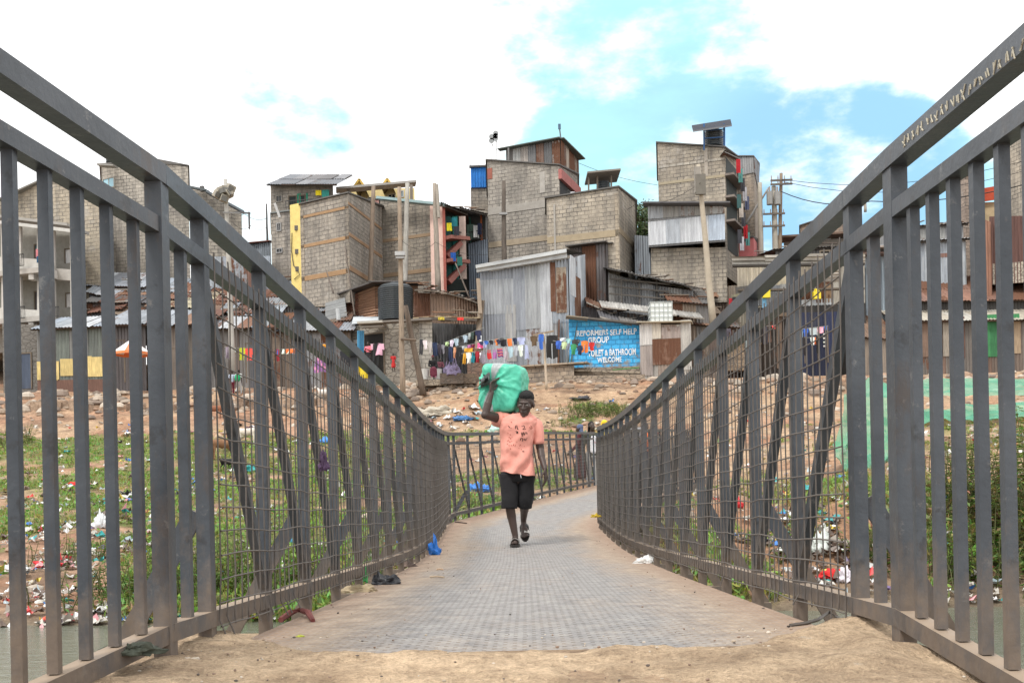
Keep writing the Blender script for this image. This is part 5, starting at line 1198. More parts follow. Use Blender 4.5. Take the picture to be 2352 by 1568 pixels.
# ------------------------------------------------------------------ poles, wires, tree
def pole(label, x0, y0, x1, y1, d, r0, r1, col, mat='wood', group='wooden poles on the slope', cat='pole'):
    """a pole from its foot (x1, y1) up to (x0, y0)"""
    a, b = P(x1, y1, d), P(x0, y0, d); foot = a - (b - a).normalized() * .5
    mb = MB(); n = 7; pts = [foot.lerp(b, k / n) + Vector((.03 * nz(k * .7, x0), 0, 0)) for k in range(n + 1)]
    mb.tube(pts, [r1 + (r0 - r1) * k / n for k in range(n + 1)], 9, col)
    t = thing('pole', label, cat, a, group); mb.build('shaft', M[mat], t, True); return t, a, b
def poles():
    g, br, dk = (.34, .32, .29), (.26, .19, .14), (.15, .115, .09)
    t, a, b = pole('tall rough pole standing in front of the big black tank', 917, 430, 925, 905, 52, .10, .15, (.30, .24, .185))
    mb = MB(); mb.box(P(919, 583, 51.8), (.5, .3, .2), (.45, .46, .47)); mb.box(P(919, 592, 51.8), (.42, .25, .12), (.3, .3, .3)); mb.build('bracket', M['plain'], t)
    mb = MB(); mb.tube([P(921, 778, 51.8), P(956, 781, 51.9)], .07, 6, dk); mb.build('cross_tie', M['wood'], t)
    pole('dark timber prop leaning against the pole by the big tank', 931, 702, 968, 884, 52.6, .13, .17, dk)
    pole('pale grey pole against the block house right of the tank', 936, 421, 929, 656, 63.5, .13, .2, (.42, .41, .38))
    t, a, b = pole('grey twin pole beside the pale pink pier', 998, 421, 1006, 655, 63, .12, .19, (.33, .29, .25))
    mb = MB(); mb.tube([P(1003, 424, 62.8), P(1008, 500, 62.8)], .1, 6, (.36, .33, .29)); mb.build('second_shaft', M['wood'], t)
    pole('weathered brown pole against the dark side of the corner block house', 858, 428, 850, 660, 62, .12, .16, (.23, .18, .14))
    t, a, b = pole('dark pole in front of the tall plastered block house', 1157, 416, 1158, 598, 64, .12, .17, (.12, .10, .085))
    mb = MB(); mb.box(P(1156, 491, 63.8), (.5, .2, .14), (.3, .3, .3)); mb.build('bracket', M['plain'], t)
    t, a, b = pole('pale leaning concrete pole in front of the zinc fronted house', 1604, 378, 1637, 735, 56.5, .11, .21, (.44, .39, .31), 'plain', 'concrete power poles')
    mb = MB(); mb.box(P(1609, 424, 56.2), (.55, .2, 1.1), (.16, .15, .13)); mb.box(P(1602, 414, 56.3), (.3, .3, 1.4), (.3, .28, .25)); mb.build('cable_box', M['plain'], t)
    t, a, b = pole('concrete pole topped by a ring of grey floodlights', 518, 412, 534, 838, 55, .10, .17, (.44, .43, .40), 'plain', 'concrete power poles', 'light pole')
    for x, y, an in ((500, 447, .5), (509, 438, -.2), (519, 436, .1), (527, 444, -.6), (515, 456, .3), (530, 433, .4)):
        mb = MB(); mb.box(P(x, y, 54.8), (.42, .3, .38), (.34, .315, .26), Matrix.Rotation(an, 3, 'Y') @ Matrix.Rotation(an * 2, 3, 'Z')); mb.box(P(x, y, 54.6), (.3, .06, .26), (.16, .16, .15), Matrix.Rotation(an, 3, 'Y') @ Matrix.Rotation(an * 2, 3, 'Z')); mb.build('floodlight', M['plain'], t)
    mb = MB(); mb.bar(P(512, 488, 54.8), P(552, 490, 54.8), .07, .07, (.2, .2, .2)); mb.bar(P(504, 462, 54.8), P(532, 440, 54.8), .07, .07, (.2, .2, .2)); mb.build('arm', M['plain'], t)
    pole('thin dark mast with small arms left of the grey block house', 612, 468, 614, 556, 82, .06, .1, (.1, .1, .1), 'plain', 'masts on the skyline', 'mast')
    mb = MB()
    specs = (('concrete power pole nearest the pink room', 1745, 420, 1748, 585, .15, .2, ()), ('concrete power pole carrying grey transformer drums', 1777, 428, 1781, 580, .16, .22, (492, 520)), ('tall timber power pole with cross arms and insulators', 1794, 398, 1791, 580, .11, .15, (424, 415)))
    for lab, x0, y0, x1, y1, r0, r1, arms in specs:
        t, a, b = pole(lab, x0, y0, x1, y1, 72, r0, r1, (.42, .39, .33) if 'concrete' in lab else (.26, .20, .15), 'plain' if 'concrete' in lab else 'wood', 'power poles behind the right railing', 'power pole')
        for y in arms:
            mb = MB(); mb.bar(P(x0 - 24, y, 71.7), P(x0 + 26, y - 2, 71.7), .1, .12, (.14, .12, .1)); 
            for k in range(4): q = P(x0 - 22 + 15 * k, y, 71.7); mb.tube([q, q + ZV * .35], [.05, .03], 5, (.35, .3, .27))
            mb.build('cross_arm', M['plain'], t)
        if 'drums' in lab:
            for dx in (-9, 9):
                q = P(x0 + dx, 470, 71.6); mb = MB(); mb.tube([q, q + ZV * .9], .22, 9, (.33, .33, .32)); mb.tube([q + ZV * .9, q + ZV * 1.25], .06, 5, (.4, .33, .3)); mb.build('transformer', M['plain'], t)
    pole('short pole on the skyline behind the corner of the right railing', 1986, 428, 1987, 470, 70, .09, .1, (.4, .36, .3), 'wood', 'power poles behind the right railing', 'power pole')
    t, a, b = pole('steel mast leaning from the roof towards the power poles', 1765, 432, 1722, 500, 73, .07, .08, (.3, .3, .3), 'plain', 'masts on the skyline', 'mast')
    # clothes prop
    t, a, b = pole('thin pale stick propping up the clothes lines', 1249.5, 765, 1254.5, 872, 51.5, .05, .07, (.52, .44, .35), 'wood', 'wooden poles on the slope', 'clothes prop')
    mb = MB(); mb.bar(P(1224, 770, 51.5), P(1272, 760, 51.5), .08, .08, (.3, .24, .18)); mb.build('cross_bar', M['wood'], t)
    # sticks on the roofs
    for i, (x0, y0, x1, y1, lab) in enumerate(((754, 616, 812, 716, 'long thin dark stick rising from the rusty roofs'), (749, 620, 760, 655, 'short aerial stick on the roofs below the corner block house'), (1046, 604, 1072, 668, 'leaning aerial stick below the stairwell'), (1207, 628, 1222, 668, 'crooked stick behind the striped fascia'))):
        if i == 0: x0, y0, x1, y1 = 792, 565, 814, 720
        pole(lab, x0, y0, x1, y1, 60, .035, .05, (.2, .17, .15), 'wood', 'sticks and aerials on the roofs', 'stick')
def cable(label, pts, r=.012, sag=.4, group='overhead cables'):
    mb = MB(); q = [P(*p) for p in pts]; out = []
    for a, b in zip(q, q[1:]):
        for k in range(9):
            t = k / 8; out.append(a.lerp(b, t) - ZV * sag * 4 * t * (1 - t))
    mb.tube(out, r, 3, (.03, .03, .03), False); single(mb, 'cable', M['plain'], label, 'cable', out[0], group)
def cables():
    cable('upper cable from the timber power pole out to the right', [(1794, 412, 71.7), (2420, 350, 60)], .02, 1.0)
    cable('middle cable from the timber power pole out to the right', [(1800, 418, 71.7), (2420, 372, 60)], .02, 1.2)
    cable('thick sagging cable from the power poles to the right edge', [(1794, 440, 71.7), (2000, 462, 66), (2420, 405, 58)], .035, .5)
    cable('cable from the solar panel tower across to the tall tower', [(1330, 375, 71), (1510, 425, 68)], .015, .2)
    cable('cable dropping from the mast to the annexe at the left', [(614, 500, 80), (560, 490, 70), (520, 480, 55)], .018, .3)
    cable('lower cable from the mast to the annexe at the left', [(614, 520, 80), (576, 518, 72), (535, 512, 56)], .018, .3)
    cable('cable slung between the grey poles in front of the block houses', [(858, 545, 61), (918, 548, 52), (1000, 556, 62), (1157, 575, 63)], .012, .5)
    cable('cable from the leaning concrete pole to the zinc shack', [(1609, 420, 56), (1460, 470, 63), (1330, 500, 69)], .015, .4)

def make_tree():
    t = thing('tree', 'dark green tree between the broad block house and the zinc front', 'tree', P(1473, 600, 84))
    base = P(1473, 600, 84); top = P(1473, 500, 84); mb = MB()
    mb.tube([base - ZV * 2, base.lerp(top, .5), top], [.35, .25, .12], 8, (.09, .07, .05))
    cl = []
    r3 = random.Random(5)
    for k in range(26):
        c = P(1473 + r3.uniform(-26, 26), 512 + r3.uniform(-36, 34), 84 + r3.uniform(-2, 2)); cl.append(c); mb.tube([base.lerp(top, .4 + .5 * r3.random()), c], [.1, .03], 5, (.09, .07, .05))
    mb.build('trunk', M['wood'], t)
    mb = MB()
    for c in cl:
        sh = r3.uniform(.7, 1.3)
        for _ in range(70):
            p = c + Vector((r3.gauss(0, .42), r3.gauss(0, .42), r3.gauss(0, .34))); s_ = r3.uniform(.10, .22); a = Vector((r3.gauss(0, 1), r3.gauss(0, 1), r3.gauss(0, 1))).normalized(); b = a.orthogonal().normalized()
            mb.face((p - a * s_, p + b * s_ * .5, p + a * s_, p - b * s_ * .5), tuple(q * sh * r3.uniform(.7, 1.3) for q in (.045, .075, .022)))
    mb.build('crown', M['leaf'], t)
houses_front(); row_left(); row_right(); poles(); cables(); make_tree()
# ------------------------------------------------------------------ soft bodies: unions of rounded limbs grown into one surface
def blob(parts, voxel, smooth=4, name='blob'):
    vs, fs = [], []
    def ring_body(rings, a0, a1):
        base = len(vs); n = len(rings[0])
        for r in rings: vs.extend(r)
        for i in range(len(rings) - 1):
            for k in range(n):
                k2 = (k + 1) % n; fs.append((base + i * n + k, base + i * n + k2, base + (i + 1) * n + k2, base + (i + 1) * n + k))
        fs.append(tuple(base + k for k in reversed(range(n)))); e = base + (len(rings) - 1) * n; fs.append(tuple(e + k for k in range(n)))
    N = 12
    for p in parts:
        if p[0] == 'c':
            _, a, b, r1, r2 = p; a, b = Vector(a), Vector(b); t = b - a
            t = t.normalized() if t.length > 1e-6 else Vector((0, 0, 1)); x = t.orthogonal().normalized(); y = t.cross(x); R = []
            for th in (-80, -50, -20): th = math.radians(th); R.append([a + t * sin(th) * r1 + (x * cos(2 * pi * k / N) + y * sin(2 * pi * k / N)) * r1 * cos(th) for k in range(N)])
            for th in (20, 50, 80): th = math.radians(th); R.append([b + t * sin(th) * r2 + (x * cos(2 * pi * k / N) + y * sin(2 * pi * k / N)) * r2 * cos(th) for k in range(N)])
            ring_body(R, 0, 0)
        else:
            _, c, rr, rot = p; c = Vector(c); R = []
            for th in range(-80, 81, 20):
                th = math.radians(th); R.append([c + rot @ Vector((cos(2 * pi * k / N) * cos(th) * rr[0], sin(2 * pi * k / N) * cos(th) * rr[1], sin(th) * rr[2])) for k in range(N)])
            ring_body(R, 0, 0)
    me = bpy.data.meshes.new(name); me.from_pydata(vs, [], fs); me.update()
    o = bpy.data.objects.new(name, me); COL.objects.link(o)
    m = o.modifiers.new('r', 'REMESH'); m.mode = 'VOXEL'; m.voxel_size = voxel
    m = o.modifiers.new('s', 'SMOOTH'); m.factor = .5; m.iterations = smooth
    dg = bpy.context.evaluated_depsgraph_get(); out = bpy.data.meshes.new_from_object(o.evaluated_get(dg))
    bpy.data.objects.remove(o); bpy.data.meshes.remove(me)
    return out
I3 = Matrix.Identity(3)
def hand_parts(wr, dr, side, curl=.5, size=1.0, pn=None):
    """palm, four unequal bent fingers and a thumb; dr = along the hand, pn = out of the palm, side = towards the thumb"""
    dr = Vector(dr).normalized(); side = Vector(side); side = (side - dr * side.dot(dr)).normalized(); pn = dr.cross(side) if pn is None else Vector(pn)
    out = []; s_ = size; wr = Vector(wr)
    for k in range(4):
        o = side * (.030 - .020 * k) * s_
        out.append(('c', wr + dr * .015 * s_ + o * .7, wr + dr * .082 * s_ + o, .014 * s_, .012 * s_))
        p = wr + dr * (.088 - .004 * abs(k - 1)) * s_ + o; l = (.040, .045, .042, .033)[k] * s_; d = dr.copy(); a = curl * (.8 + .12 * k)
        for j, q in enumerate((1.0, .68, .52)):
            d = (d * cos(a) + pn * sin(a)).normalized() if j else (d * cos(a * .6) + pn * sin(a * .6)).normalized()
            e = p + d * l * q; out.append(('c', p, e, (.0098 - .0008 * j) * s_, (.009 - .0009 * j) * s_)); p = e
    p = wr + dr * .025 * s_ + side * .03 * s_
    e = p + (dr * .7 + side * .75 + pn * .25).normalized() * .045 * s_; out.append(('c', p, e, .015 * s_, .011 * s_))
    out.append(('c', e, e + (dr * .95 + side * .1 + pn * .35).normalized() * .032 * s_, .0105 * s_, .009 * s_))
    return out
def head_parts(c, R, s_=1.0, face=True):
    E = lambda x, y, z, rx, ry, rz: ('e', c + R @ Vector((x, y, z)) * s_, (rx * s_, ry * s_, rz * s_), R)
    Cc = lambda a, b, r1, r2: ('c', c + R @ Vector(a) * s_, c + R @ Vector(b) * s_, r1 * s_, r2 * s_)
    out = [E(0, .015, .03, .075, .095, .092), E(0, -.035, -.025, .061, .055, .085), E(0, -.045, -.082, .045, .042, .034), E(-.078, .01, -.008, .012, .021, .032), E(.078, .01, -.008, .012, .021, .032),
           Cc((0, -.085, .005), (0, -.103, -.032), .010, .016)]
    if face:
        out += [E(0, -.078, -.10, .022, .016, .016), Cc((-.036, -.080, .024), (.036, -.080, .024), .013, .013), E(-.044, -.062, -.015, .024, .022, .022), E(.044, -.062, -.015, .024, .022, .022),
                E(-.015, -.096, -.036, .011, .011, .009), E(.015, -.096, -.036, .011, .011, .009), Cc((-.022, -.087, -.062), (.022, -.087, -.062), .009, .009), Cc((-.018, -.088, -.074), (.018, -.088, -.074), .010, .010)]
    return out
SKIN = (.045, .028, .021)

def person(label, at, h, face=0.0, pose='stand', top=(.5, .5, .5), bottom=(.05, .05, .07), kind='trousers', sleeves='long', hat=None, hair=(.01, .009, .009), skin=SKIN, shoes=(.03, .03, .03), fine=False, seat=.38, group='people on the slope', extra=None, scarf=None):
    """a clothed figure; face = turn about the vertical (0 looks at the viewer)"""
    k = h / 1.72; Rz = Matrix.Rotation(face, 3, 'Z'); at = Vector(at); vox = .012 * k if fine else .02 * k
    L = lambda x, y, z: at + Rz @ Vector((x, y, z)) * k
    root = thing('person', label, 'person', at, group)
    dz = 0; ph = .92
    if pose == 'sit': ph = seat + .12; dz = ph - .92
    hipL, hipR = (-.09, 0, ph - .02), (.09, 0, ph - .02)
    if pose == 'sit': knL, anL, knR, anR = (-.12, -.40, seat + .10), (-.11, -.36, .08), (.12, -.40, seat + .10), (.11, -.36, .08)
    elif pose == 'walk': knL, anL, knR, anR = (-.09, -.14, .50), (-.09, -.20, .09), (.09, .02, .49), (.09, .34, .17)
    else: knL, anL, knR, anR = (-.10, -.02, .49), (-.10, .0, .09), (.10, -.03, .49), (.11, .0, .09)
    sh = 1.40 + dz
    shL, shR = (-.185, 0, sh), (.185, 0, sh)
    if pose == 'sit': elL, wrL, elR, wrR = (-.24, -.10, sh - .27), (-.08, -.30, sh - .36), (.24, -.10, sh - .27), (.08, -.30, sh - .38)
    elif pose == 'walk': elL, wrL, elR, wrR = (-.24, .06, sh - .29), (-.23, .0, sh - .54), (.24, -.08, sh - .28), (.23, -.26, sh - .46)
    elif pose == 'hold': elL, wrL, elR, wrR = (-.23, -.06, sh - .28), (-.06, -.26, sh - .18), (.23, -.06, sh - .28), (.06, -.26, sh - .16)
    else: elL, wrL, elR, wrR = (-.23, .03, sh - .29), (-.24, -.04, sh - .55), (.23, .03, sh - .29), (.24, -.04, sh - .55)
    C = lambda a, b, r1, r2: ('c', L(*a), L(*b), r1 * k, r2 * k)
    parts = [C((0, 0, ph), (0, .01, ph + .2), .13, .12), C((0, .01, ph + .2), (0, 0, sh - .05), .125, .13), C(shL, shR, .07, .07), C((0, 0, sh), (0, -.01, sh + .13), .06, .055)]
    parts += [C(hipL, knL, .085, .06), C(knL, anL, .058, .04), C(hipR, knR, .085, .06), C(knR, anR, .058, .04), C(shL, elL, .055, .043), C(elL, wrL, .042, .03), C(shR, elR, .055, .043), C(elR, wrR, .042, .03)]
    for a in (anL, anR): parts.append(C((a[0], a[1] + .03, a[2] - .05), (a[0], a[1] - .15, a[2] - .06), .038, .032))
    for e, w_, sd in ((elL, wrL, 1), (elR, wrR, -1)):
        d = L(*w_) - L(*e)
        if fine: parts += hand_parts(L(*w_), d, Rz @ Vector((0, -1, 0)), .45, k * 1.1)
        else: dn = d.normalized(); parts += [('c', L(*w_), L(*w_) + dn * .13 * k, .03 * k, .022 * k), ('c', L(*w_) + dn * .04 * k, L(*w_) + dn * .09 * k + Rz @ Vector((0, -.05, 0)) * k, .016 * k, .013 * k)]
    hc = L(0, -.015, sh + .23); parts += head_parts(hc, Rz, k, fine)
    mesh_obj(blob(parts, vox, 3), 'body', M['skin'], root, skin)
    G = .022
    t = [C((0, 0, ph + .0), (0, .01, ph + .22), .145, .14), C((0, .01, ph + .22), (0, 0, sh - .07), .145, .15), C(shL, shR, .078, .078)]
    for s_, e, w_ in ((shL, elL, wrL), (shR, elR, wrR)):
        if sleeves == 'long': t += [C(s_, e, .072, .06), C(e, tuple(e[i] + (w_[i] - e[i]) * .9 for i in range(3)), .058, .046)]
        elif sleeves == 'short': t.append(C(s_, tuple(s_[i] + (e[i] - s_[i]) * .6 for i in range(3)), .074, .068))
    if kind == 'robe': t = t[:1] + t[1:]
    mesh_obj(blob(t, vox, 3), 'top', M['cloth'], root, top)
    if kind in ('trousers', 'shorts'):
        f = .93 if kind == 'trousers' else .75
        b = [C((0, 0, ph - .02), (0, 0, ph + .06), .145, .14)]
        for hp, kn, an in ((hipL, knL, anL), (hipR, knR, anR)):
            if kind == 'trousers': b += [C(hp, kn, .10, .078), C(kn, tuple(kn[i] + (an[i] - kn[i]) * .9 for i in range(3)), .076, .062)]
            else: b.append(C(hp, tuple(hp[i] + (kn[i] - hp[i]) * .95 for i in range(3)), .105, .09))
        mesh_obj(blob(b, vox, 3), kind, M['cloth'], root, bottom)
    else:
        lo = .12 if kind == 'robe' else .36
        if pose == 'sit': b = [C((0, 0, ph), (0, -.38, ph - .02), .17, .16), C((0, -.36, ph - .05), (0, -.37, .16), .17, .16), C((-.1, -.36, ph - .05), (-.1, -.37, .16), .12, .12), C((.1, -.36, ph - .05), (.1, -.37, .16), .12, .12)]
        else:
            b = [C((0, 0, ph + .1), (0, .02, ph - .3), .15, .17), C((0, .02, ph - .3), (0, .03, lo + .16), .17, .19)] + [C((.08 * i, .02, ph - .2), (.10 * i, .03 * (1 + i), lo + .1), .13, .11) for i in (-1, 1)]
        mesh_obj(blob(b, vox, 3), 'robe_skirt' if kind == 'robe' else 'skirt', M['cloth'], root, bottom)
    E = lambda x, y, z, rx, ry, rz: ('e', hc + Rz @ Vector((x, y, z)) * k, (rx * k, ry * k, rz * k), Rz)
    if scarf: mesh_obj(blob([E(0, .02, .035, .088, .105, .10), E(0, .05, -.06, .085, .07, .10), E(0, .07, -.12, .10, .06, .06)], vox * .8, 3), 'headscarf', M['cloth'], root, scarf)
    elif hat: mesh_obj(blob([E(0, .02, .05, .086, .104, .082)] + ([E(0, .06, -.03, .09, .08, .12)] if hat[1] == 'hood' else [E(0, -.09, .05, .06, .05, .012)] if hat[1] == 'peak' else []), vox * .8, 2), 'hat' if hat[1] != 'hood' else 'hood', M['cloth'], root, hat[0])
    else:
        hp = [E(0, .025, .045, .080, .094, .088)]
        if extra == 'locks': hp += [('c', hc + Rz @ Vector((x, y, .06)) * k, hc + Rz @ Vector((x * 1.3, y + .02, -.20 - .04 * abs(x) * 10)) * k, .02 * k, .014 * k) for x, y in ((-.07, .03), (-.06, .07), (-.03, .09), (0, .1), (.03, .09), (.06, .07), (.07, .03))]
        mesh_obj(blob(hp, vox * .8, 2), 'hair', M['cloth'], root, hair)
    sp = []
    for a in (anL, anR): sp.append(C((a[0], a[1] + .04, a[2] - .055), (a[0], a[1] - .16, a[2] - .065), .046, .040))
    for q in sp: mesh_obj(blob([q], vox, 2), 'shoe', M['plastic'], root, shoes)
    return root, L

def on_ground(x, y, d0):
    """the place on the slope seen at (x, y): search outwards along the sight line"""
    d = d0 * .7; prev = None
    while d < d0 * 1.5:
        p = P(x, y, d)
        if tz(p.x, p.y) >= p.z: return Vector((p.x, p.y, tz(p.x, p.y)))
        d += .1
    p = P(x, y, d0); return Vector((p.x, p.y, tz(p.x, p.y)))

def people():
    def stand(x, d): X = P(x, 1000, d).x; return Vector((X, d, zd(d) if xl(d) - .1 < X < xr(d) else tz(X, d) - .02))
    # the two by the end of the bridge
    r, L = person('person in a long maroon robe and blue headscarf beyond the railing', stand(1332, 29.2), 1.62, math.radians(-95), 'walk', (.085, .018, .024), (.08, .018, .024), 'robe', 'long', scarf=(.09, .12, .21), fine=True, shoes=(.05, .16, .30), group='people by the end of the bridge')
    r, L = person('person with long dark locks, olive jacket and white shirt', stand(1359, 28.0), 1.84, math.radians(18), 'stand', (.055, .06, .045), (.30, .30, .29), 'trousers', 'long', fine=True, extra='locks', group='people by the end of the bridge')
    mb = MB(); 
    q = [L(-.085, -.165, 1.42), L(.085, -.165, 1.42), L(.10, -.178, 1.18), L(.10, -.178, .98), L(-.10, -.178, .98), L(-.10, -.178, 1.18)]
    mesh_obj(blob([('c', L(0, -.06, 1.32), L(0, -.075, 1.0), .11, .105)], .012, 2), 'shirt', M['cloth'], r, (.72, .73, .76))
    mesh_obj(blob([('c', L(.15, -.03, 1.38), L(.16, -.045, 1.0), .075, .08), ('c', L(.185, 0, 1.40), L(.23, .03, 1.11), .079, .067)], .012, 2), 'jacket_panel', M['cloth'], r, (.02, .03, .09))
    mb = MB()
    for i in range(6): p = L(-.05 + .02 * i, -.185, 1.22 - .02 * (i % 2)); mb.box(p, (.012, .006, .03), (.4, .05, .05))
    mb.build('shirt_print', M['plain'], r)
    person('person in a bright yellow hooded top behind the right railing', stand(1389, 28.4), 1.70, math.radians(30), 'stand', (.72, .50, .03), (.04, .04, .05), hat=((.75, .52, .03), 'hood'), group='people by the end of the bridge')
    person('person with a pale knitted cap and black and white striped shirt', stand(1458, 28.2), 1.76, math.radians(-20), 'stand', (.42, .43, .45), (.05, .05, .06), sleeves='short', hat=((.55, .53, .47), 'cap'), group='people by the end of the bridge')
    person('person in an orange shirt and dark blue dungarees behind the mesh', stand(1484, 29.0), 1.60, math.radians(10), 'stand', (.75, .18, .06), (.03, .05, .13), sleeves='short', group='people by the end of the bridge')
    # people on the slope
    r, L = person('child walking away with a green backpack', on_ground(549, 906, 55), 1.28, math.radians(170), 'walk', (.50, .55, .54), (.45, .46, .46), sleeves='short', group='people on the slope')
    mesh_obj(blob([('e', L(0, .2, 1.15), (.16, .10, .22), I3)], .03, 2), 'backpack', M['cloth'], r, lin(20, 150, 96))
    person('child in a blue and white shirt and maroon trousers walking beside the backpack', on_ground(534, 905, 55), 1.22, math.radians(200), 'walk', (.40, .47, .58), (.17, .02, .04), sleeves='short')
    person('small child in a red dress standing on the stone ledge', P(904, 853, 55.6), .98, math.radians(10), 'stand', (.52, .03, .03), (.52, .03, .03), 'skirt', 'short')
    person('person in a pink top and black skirt by the blue door', P(847, 850, 56.4), 1.55, math.radians(-25), 'hold', (.80, .20, .26), (.03, .03, .035), 'skirt', 'short')
    person('person in black top and maroon wrap sitting in front of the dark shack', P(995, 868, 54.2), 1.55, math.radians(8), 'sit', (.018, .018, .02), (.20, .045, .075), 'skirt', 'long', hat=((.16, .03, .04), 'cap'), shoes=(.70, .25, .42))
    person('small child crouching behind the sitting person', P(1012, 862, 55.4), 1.2, math.radians(20), 'sit', (.16, .05, .07), (.03, .03, .04))
    person('person in teal trousers standing before the dark blue door', on_ground(21, 872, 56), 1.6, math.radians(40), 'hold', (.55, .55, .56), lin(40, 130, 140), sleeves='short', hat=((.7, .72, .74), 'cap'))
    person('small child in blue and yellow sitting on the rock ledge', on_ground(16, 888, 54), 1.0, math.radians(40), 'sit', (.05, .07, .35), (.6, .5, .05), seat=.2)
    person('person in a patterned grey shirt and dark trousers beside the slatted stall', on_ground(414, 890, 54.5), 1.35, math.radians(30), 'stand', (.40, .42, .46), (.03, .035, .045), sleeves='short')
    person('person in grey jacket carrying red cloth in front of the grey iron front', on_ground(663, 889, 55), 1.68, math.radians(60), 'walk', (.16, .16, .17), (.05, .05, .065), hat=((.05, .04, .04), 'cap'))
    person('person wearing an orange vest in the shade of the grey iron front', P(752, 848, 56.8), 1.62, math.radians(20), 'stand', (.85, .36, .03), (.03, .03, .035), sleeves='none')
    person('person in a pale blue shirt climbing the steps by the leaning pole', P(1659, 826, 56), 1.5, math.radians(150), 'walk', (.62, .70, .78), (.35, .37, .40), sleeves='short')
    person('person in a dark top higher on the steps', P(1671, 805, 58.2), 1.45, math.radians(160), 'walk', (.09, .08, .10), (.05, .05, .05))
    person('person in white top and pale blue jeans seen through the right mesh', on_ground(1724, 905, 53), 1.7, math.radians(-30), 'walk', (.68, .69, .70), (.30, .40, .56), sleeves='short')
people()

# ------------------------------------------------------------------ goats
def goat(label, at, L_, face, col, headcol=None, legcol=None, graze=True, patch_=None, group='goats grazing on the bank'):
    k = L_ / .95; Rz = Matrix.Rotation(face, 3, 'Z'); at = Vector(at); root = thing('goat', label, 'goat', at, group)
    Q = lambda x, y, z: at + Rz @ Vector((x, y, z)) * k
    C = lambda a, b, r1, r2: ('c', Q(*a), Q(*b), r1 * k, r2 * k)
    hd = (.62, 0, .18) if graze else (.62, 0, .86)
    p = [C((-.36, 0, .60), (0, 0, .55), .145, .165), C((0, 0, .56), (.30, 0, .58), .165, .16), C((.30, 0, .55), (.36, 0, .50), .13, .10), C((.36, 0, .62), tuple((a + b) / 2 for a, b in zip((.36, 0, .62), hd)), .10, .075), C(tuple((a + b) / 2 for a, b in zip((.36, 0, .62), hd)), hd, .075, .062)]
    mz = (hd[0] + (.10 if graze else .17), 0, hd[2] - (.13 if graze else .05)); p += [C(hd, mz, .066, .036)]
    for s_ in (-1, 1):
        p += [C((hd[0] - .03, .05 * s_, hd[2] + .04), (hd[0] - .02, .15 * s_, hd[2] - .02), .024, .014), C((hd[0] - .02, .03 * s_, hd[2] + .05), (hd[0] - .13, .05 * s_, hd[2] + .15), .017, .008)]
        p += [C((.30, .08 * s_, .50), (.31, .09 * s_, .27), .062, .03), C((.31, .09 * s_, .27), (.30, .09 * s_, .03), .027, .022), C((.30, .09 * s_, .03), (.33, .09 * s_, .02), .026, .022)]
        p += [C((-.34, .08 * s_, .55), (-.28, .09 * s_, .36), .10, .05), C((-.28, .09 * s_, .36), (-.42, .09 * s_, .25), .045, .028), C((-.42, .09 * s_, .25), (-.39, .09 * s_, .03), .026, .022), C((-.39, .09 * s_, .03), (-.36, .09 * s_, .02), .026, .022)]
    p.append(C((-.48, 0, .66), (-.57, 0, .72), .03, .018)); p.append(C((-.20, 0, .42), (-.26, 0, .40), .06, .05))
    hc = headcol or col
    def tint(v):
        q = Rz.transposed() @ (v - at) / k
        if q.x > .42: return hc
        if q.z < .26 and legcol: return legcol
        if patch_ and noise.noise(q * 4.0 + Vector((3, face, 1))) > .08: return patch_
        return col
    mesh_obj(blob(p, .02 * k, 3), 'body', M['cloth'], root, tint)
    return root
def goats():
    g = lambda x, y, d=46: on_ground(x, y, d)
    goat('black goat with raised tail seen between the two thick left posts', g(424, 993), .95, math.radians(115), (.018, .018, .02), graze=True)
    goat('white goat with black head grazing behind the left brace', g(570, 1025), 1.0, math.radians(-15), (.66, .60, .52), (.03, .03, .03), graze=True)
    goat('cream goat seen from behind in front of the brown goat', g(505, 1040), .95, math.radians(100), (.55, .42, .28), graze=True)
    goat('brown goat with a dark face facing the viewer', g(512, 1056), 1.0, math.radians(-150), (.24, .125, .065), (.05, .035, .03), graze=True)
    goat('reddish brown goat with white blaze up by the stones', g(492, 965, 49), .9, math.radians(10), (.26, .11, .06), (.5, .42, .36), graze=True)
    goat('small black kid lying low below the brown goat', g(521, 1083, 38), .62, math.radians(70), (.016, .016, .018), graze=True)
    goat('white goat standing on the dirt behind the left mesh', g(750, 925, 51), .9, math.radians(165), (.66, .63, .58), graze=False)
goats()

# ------------------------------------------------------------------ washing
NAMED = {'black': (.02, .02, .022), 'navy blue': (.025, .035, .085), 'white': (.74, .75, .77), 'pale blue': (.42, .52, .66), 'grey': (.25, .26, .28), 'light grey': (.45, .46, .48), 'red': (.58, .03, .03), 'dark red': (.30, .02, .03), 'pink': (.80, .12, .30),
         'orange': (.80, .20, .05), 'mustard yellow': (.66, .34, .03), 'teal': (.03, .30, .36), 'purple': (.42, .14, .40), 'green': (.05, .27, .12), 'lime green': (.55, .68, .35), 'blue': (.05, .14, .50), 'peach': (.75, .36, .26), 'brown': (.14, .085, .055),
         'striped orange': (.55, .16, .16), 'maroon': (.20, .03, .06), 'aqua': (.35, .62, .64), 'dark green': (.05, .09, .07), 'bright yellow': (.72, .82, .05), 'rose pink': (.80, .42, .55), 'violet patterned': (.25, .12, .30), 'bright red': (.80, .09, .07), 'charcoal': (.05, .052, .058)}
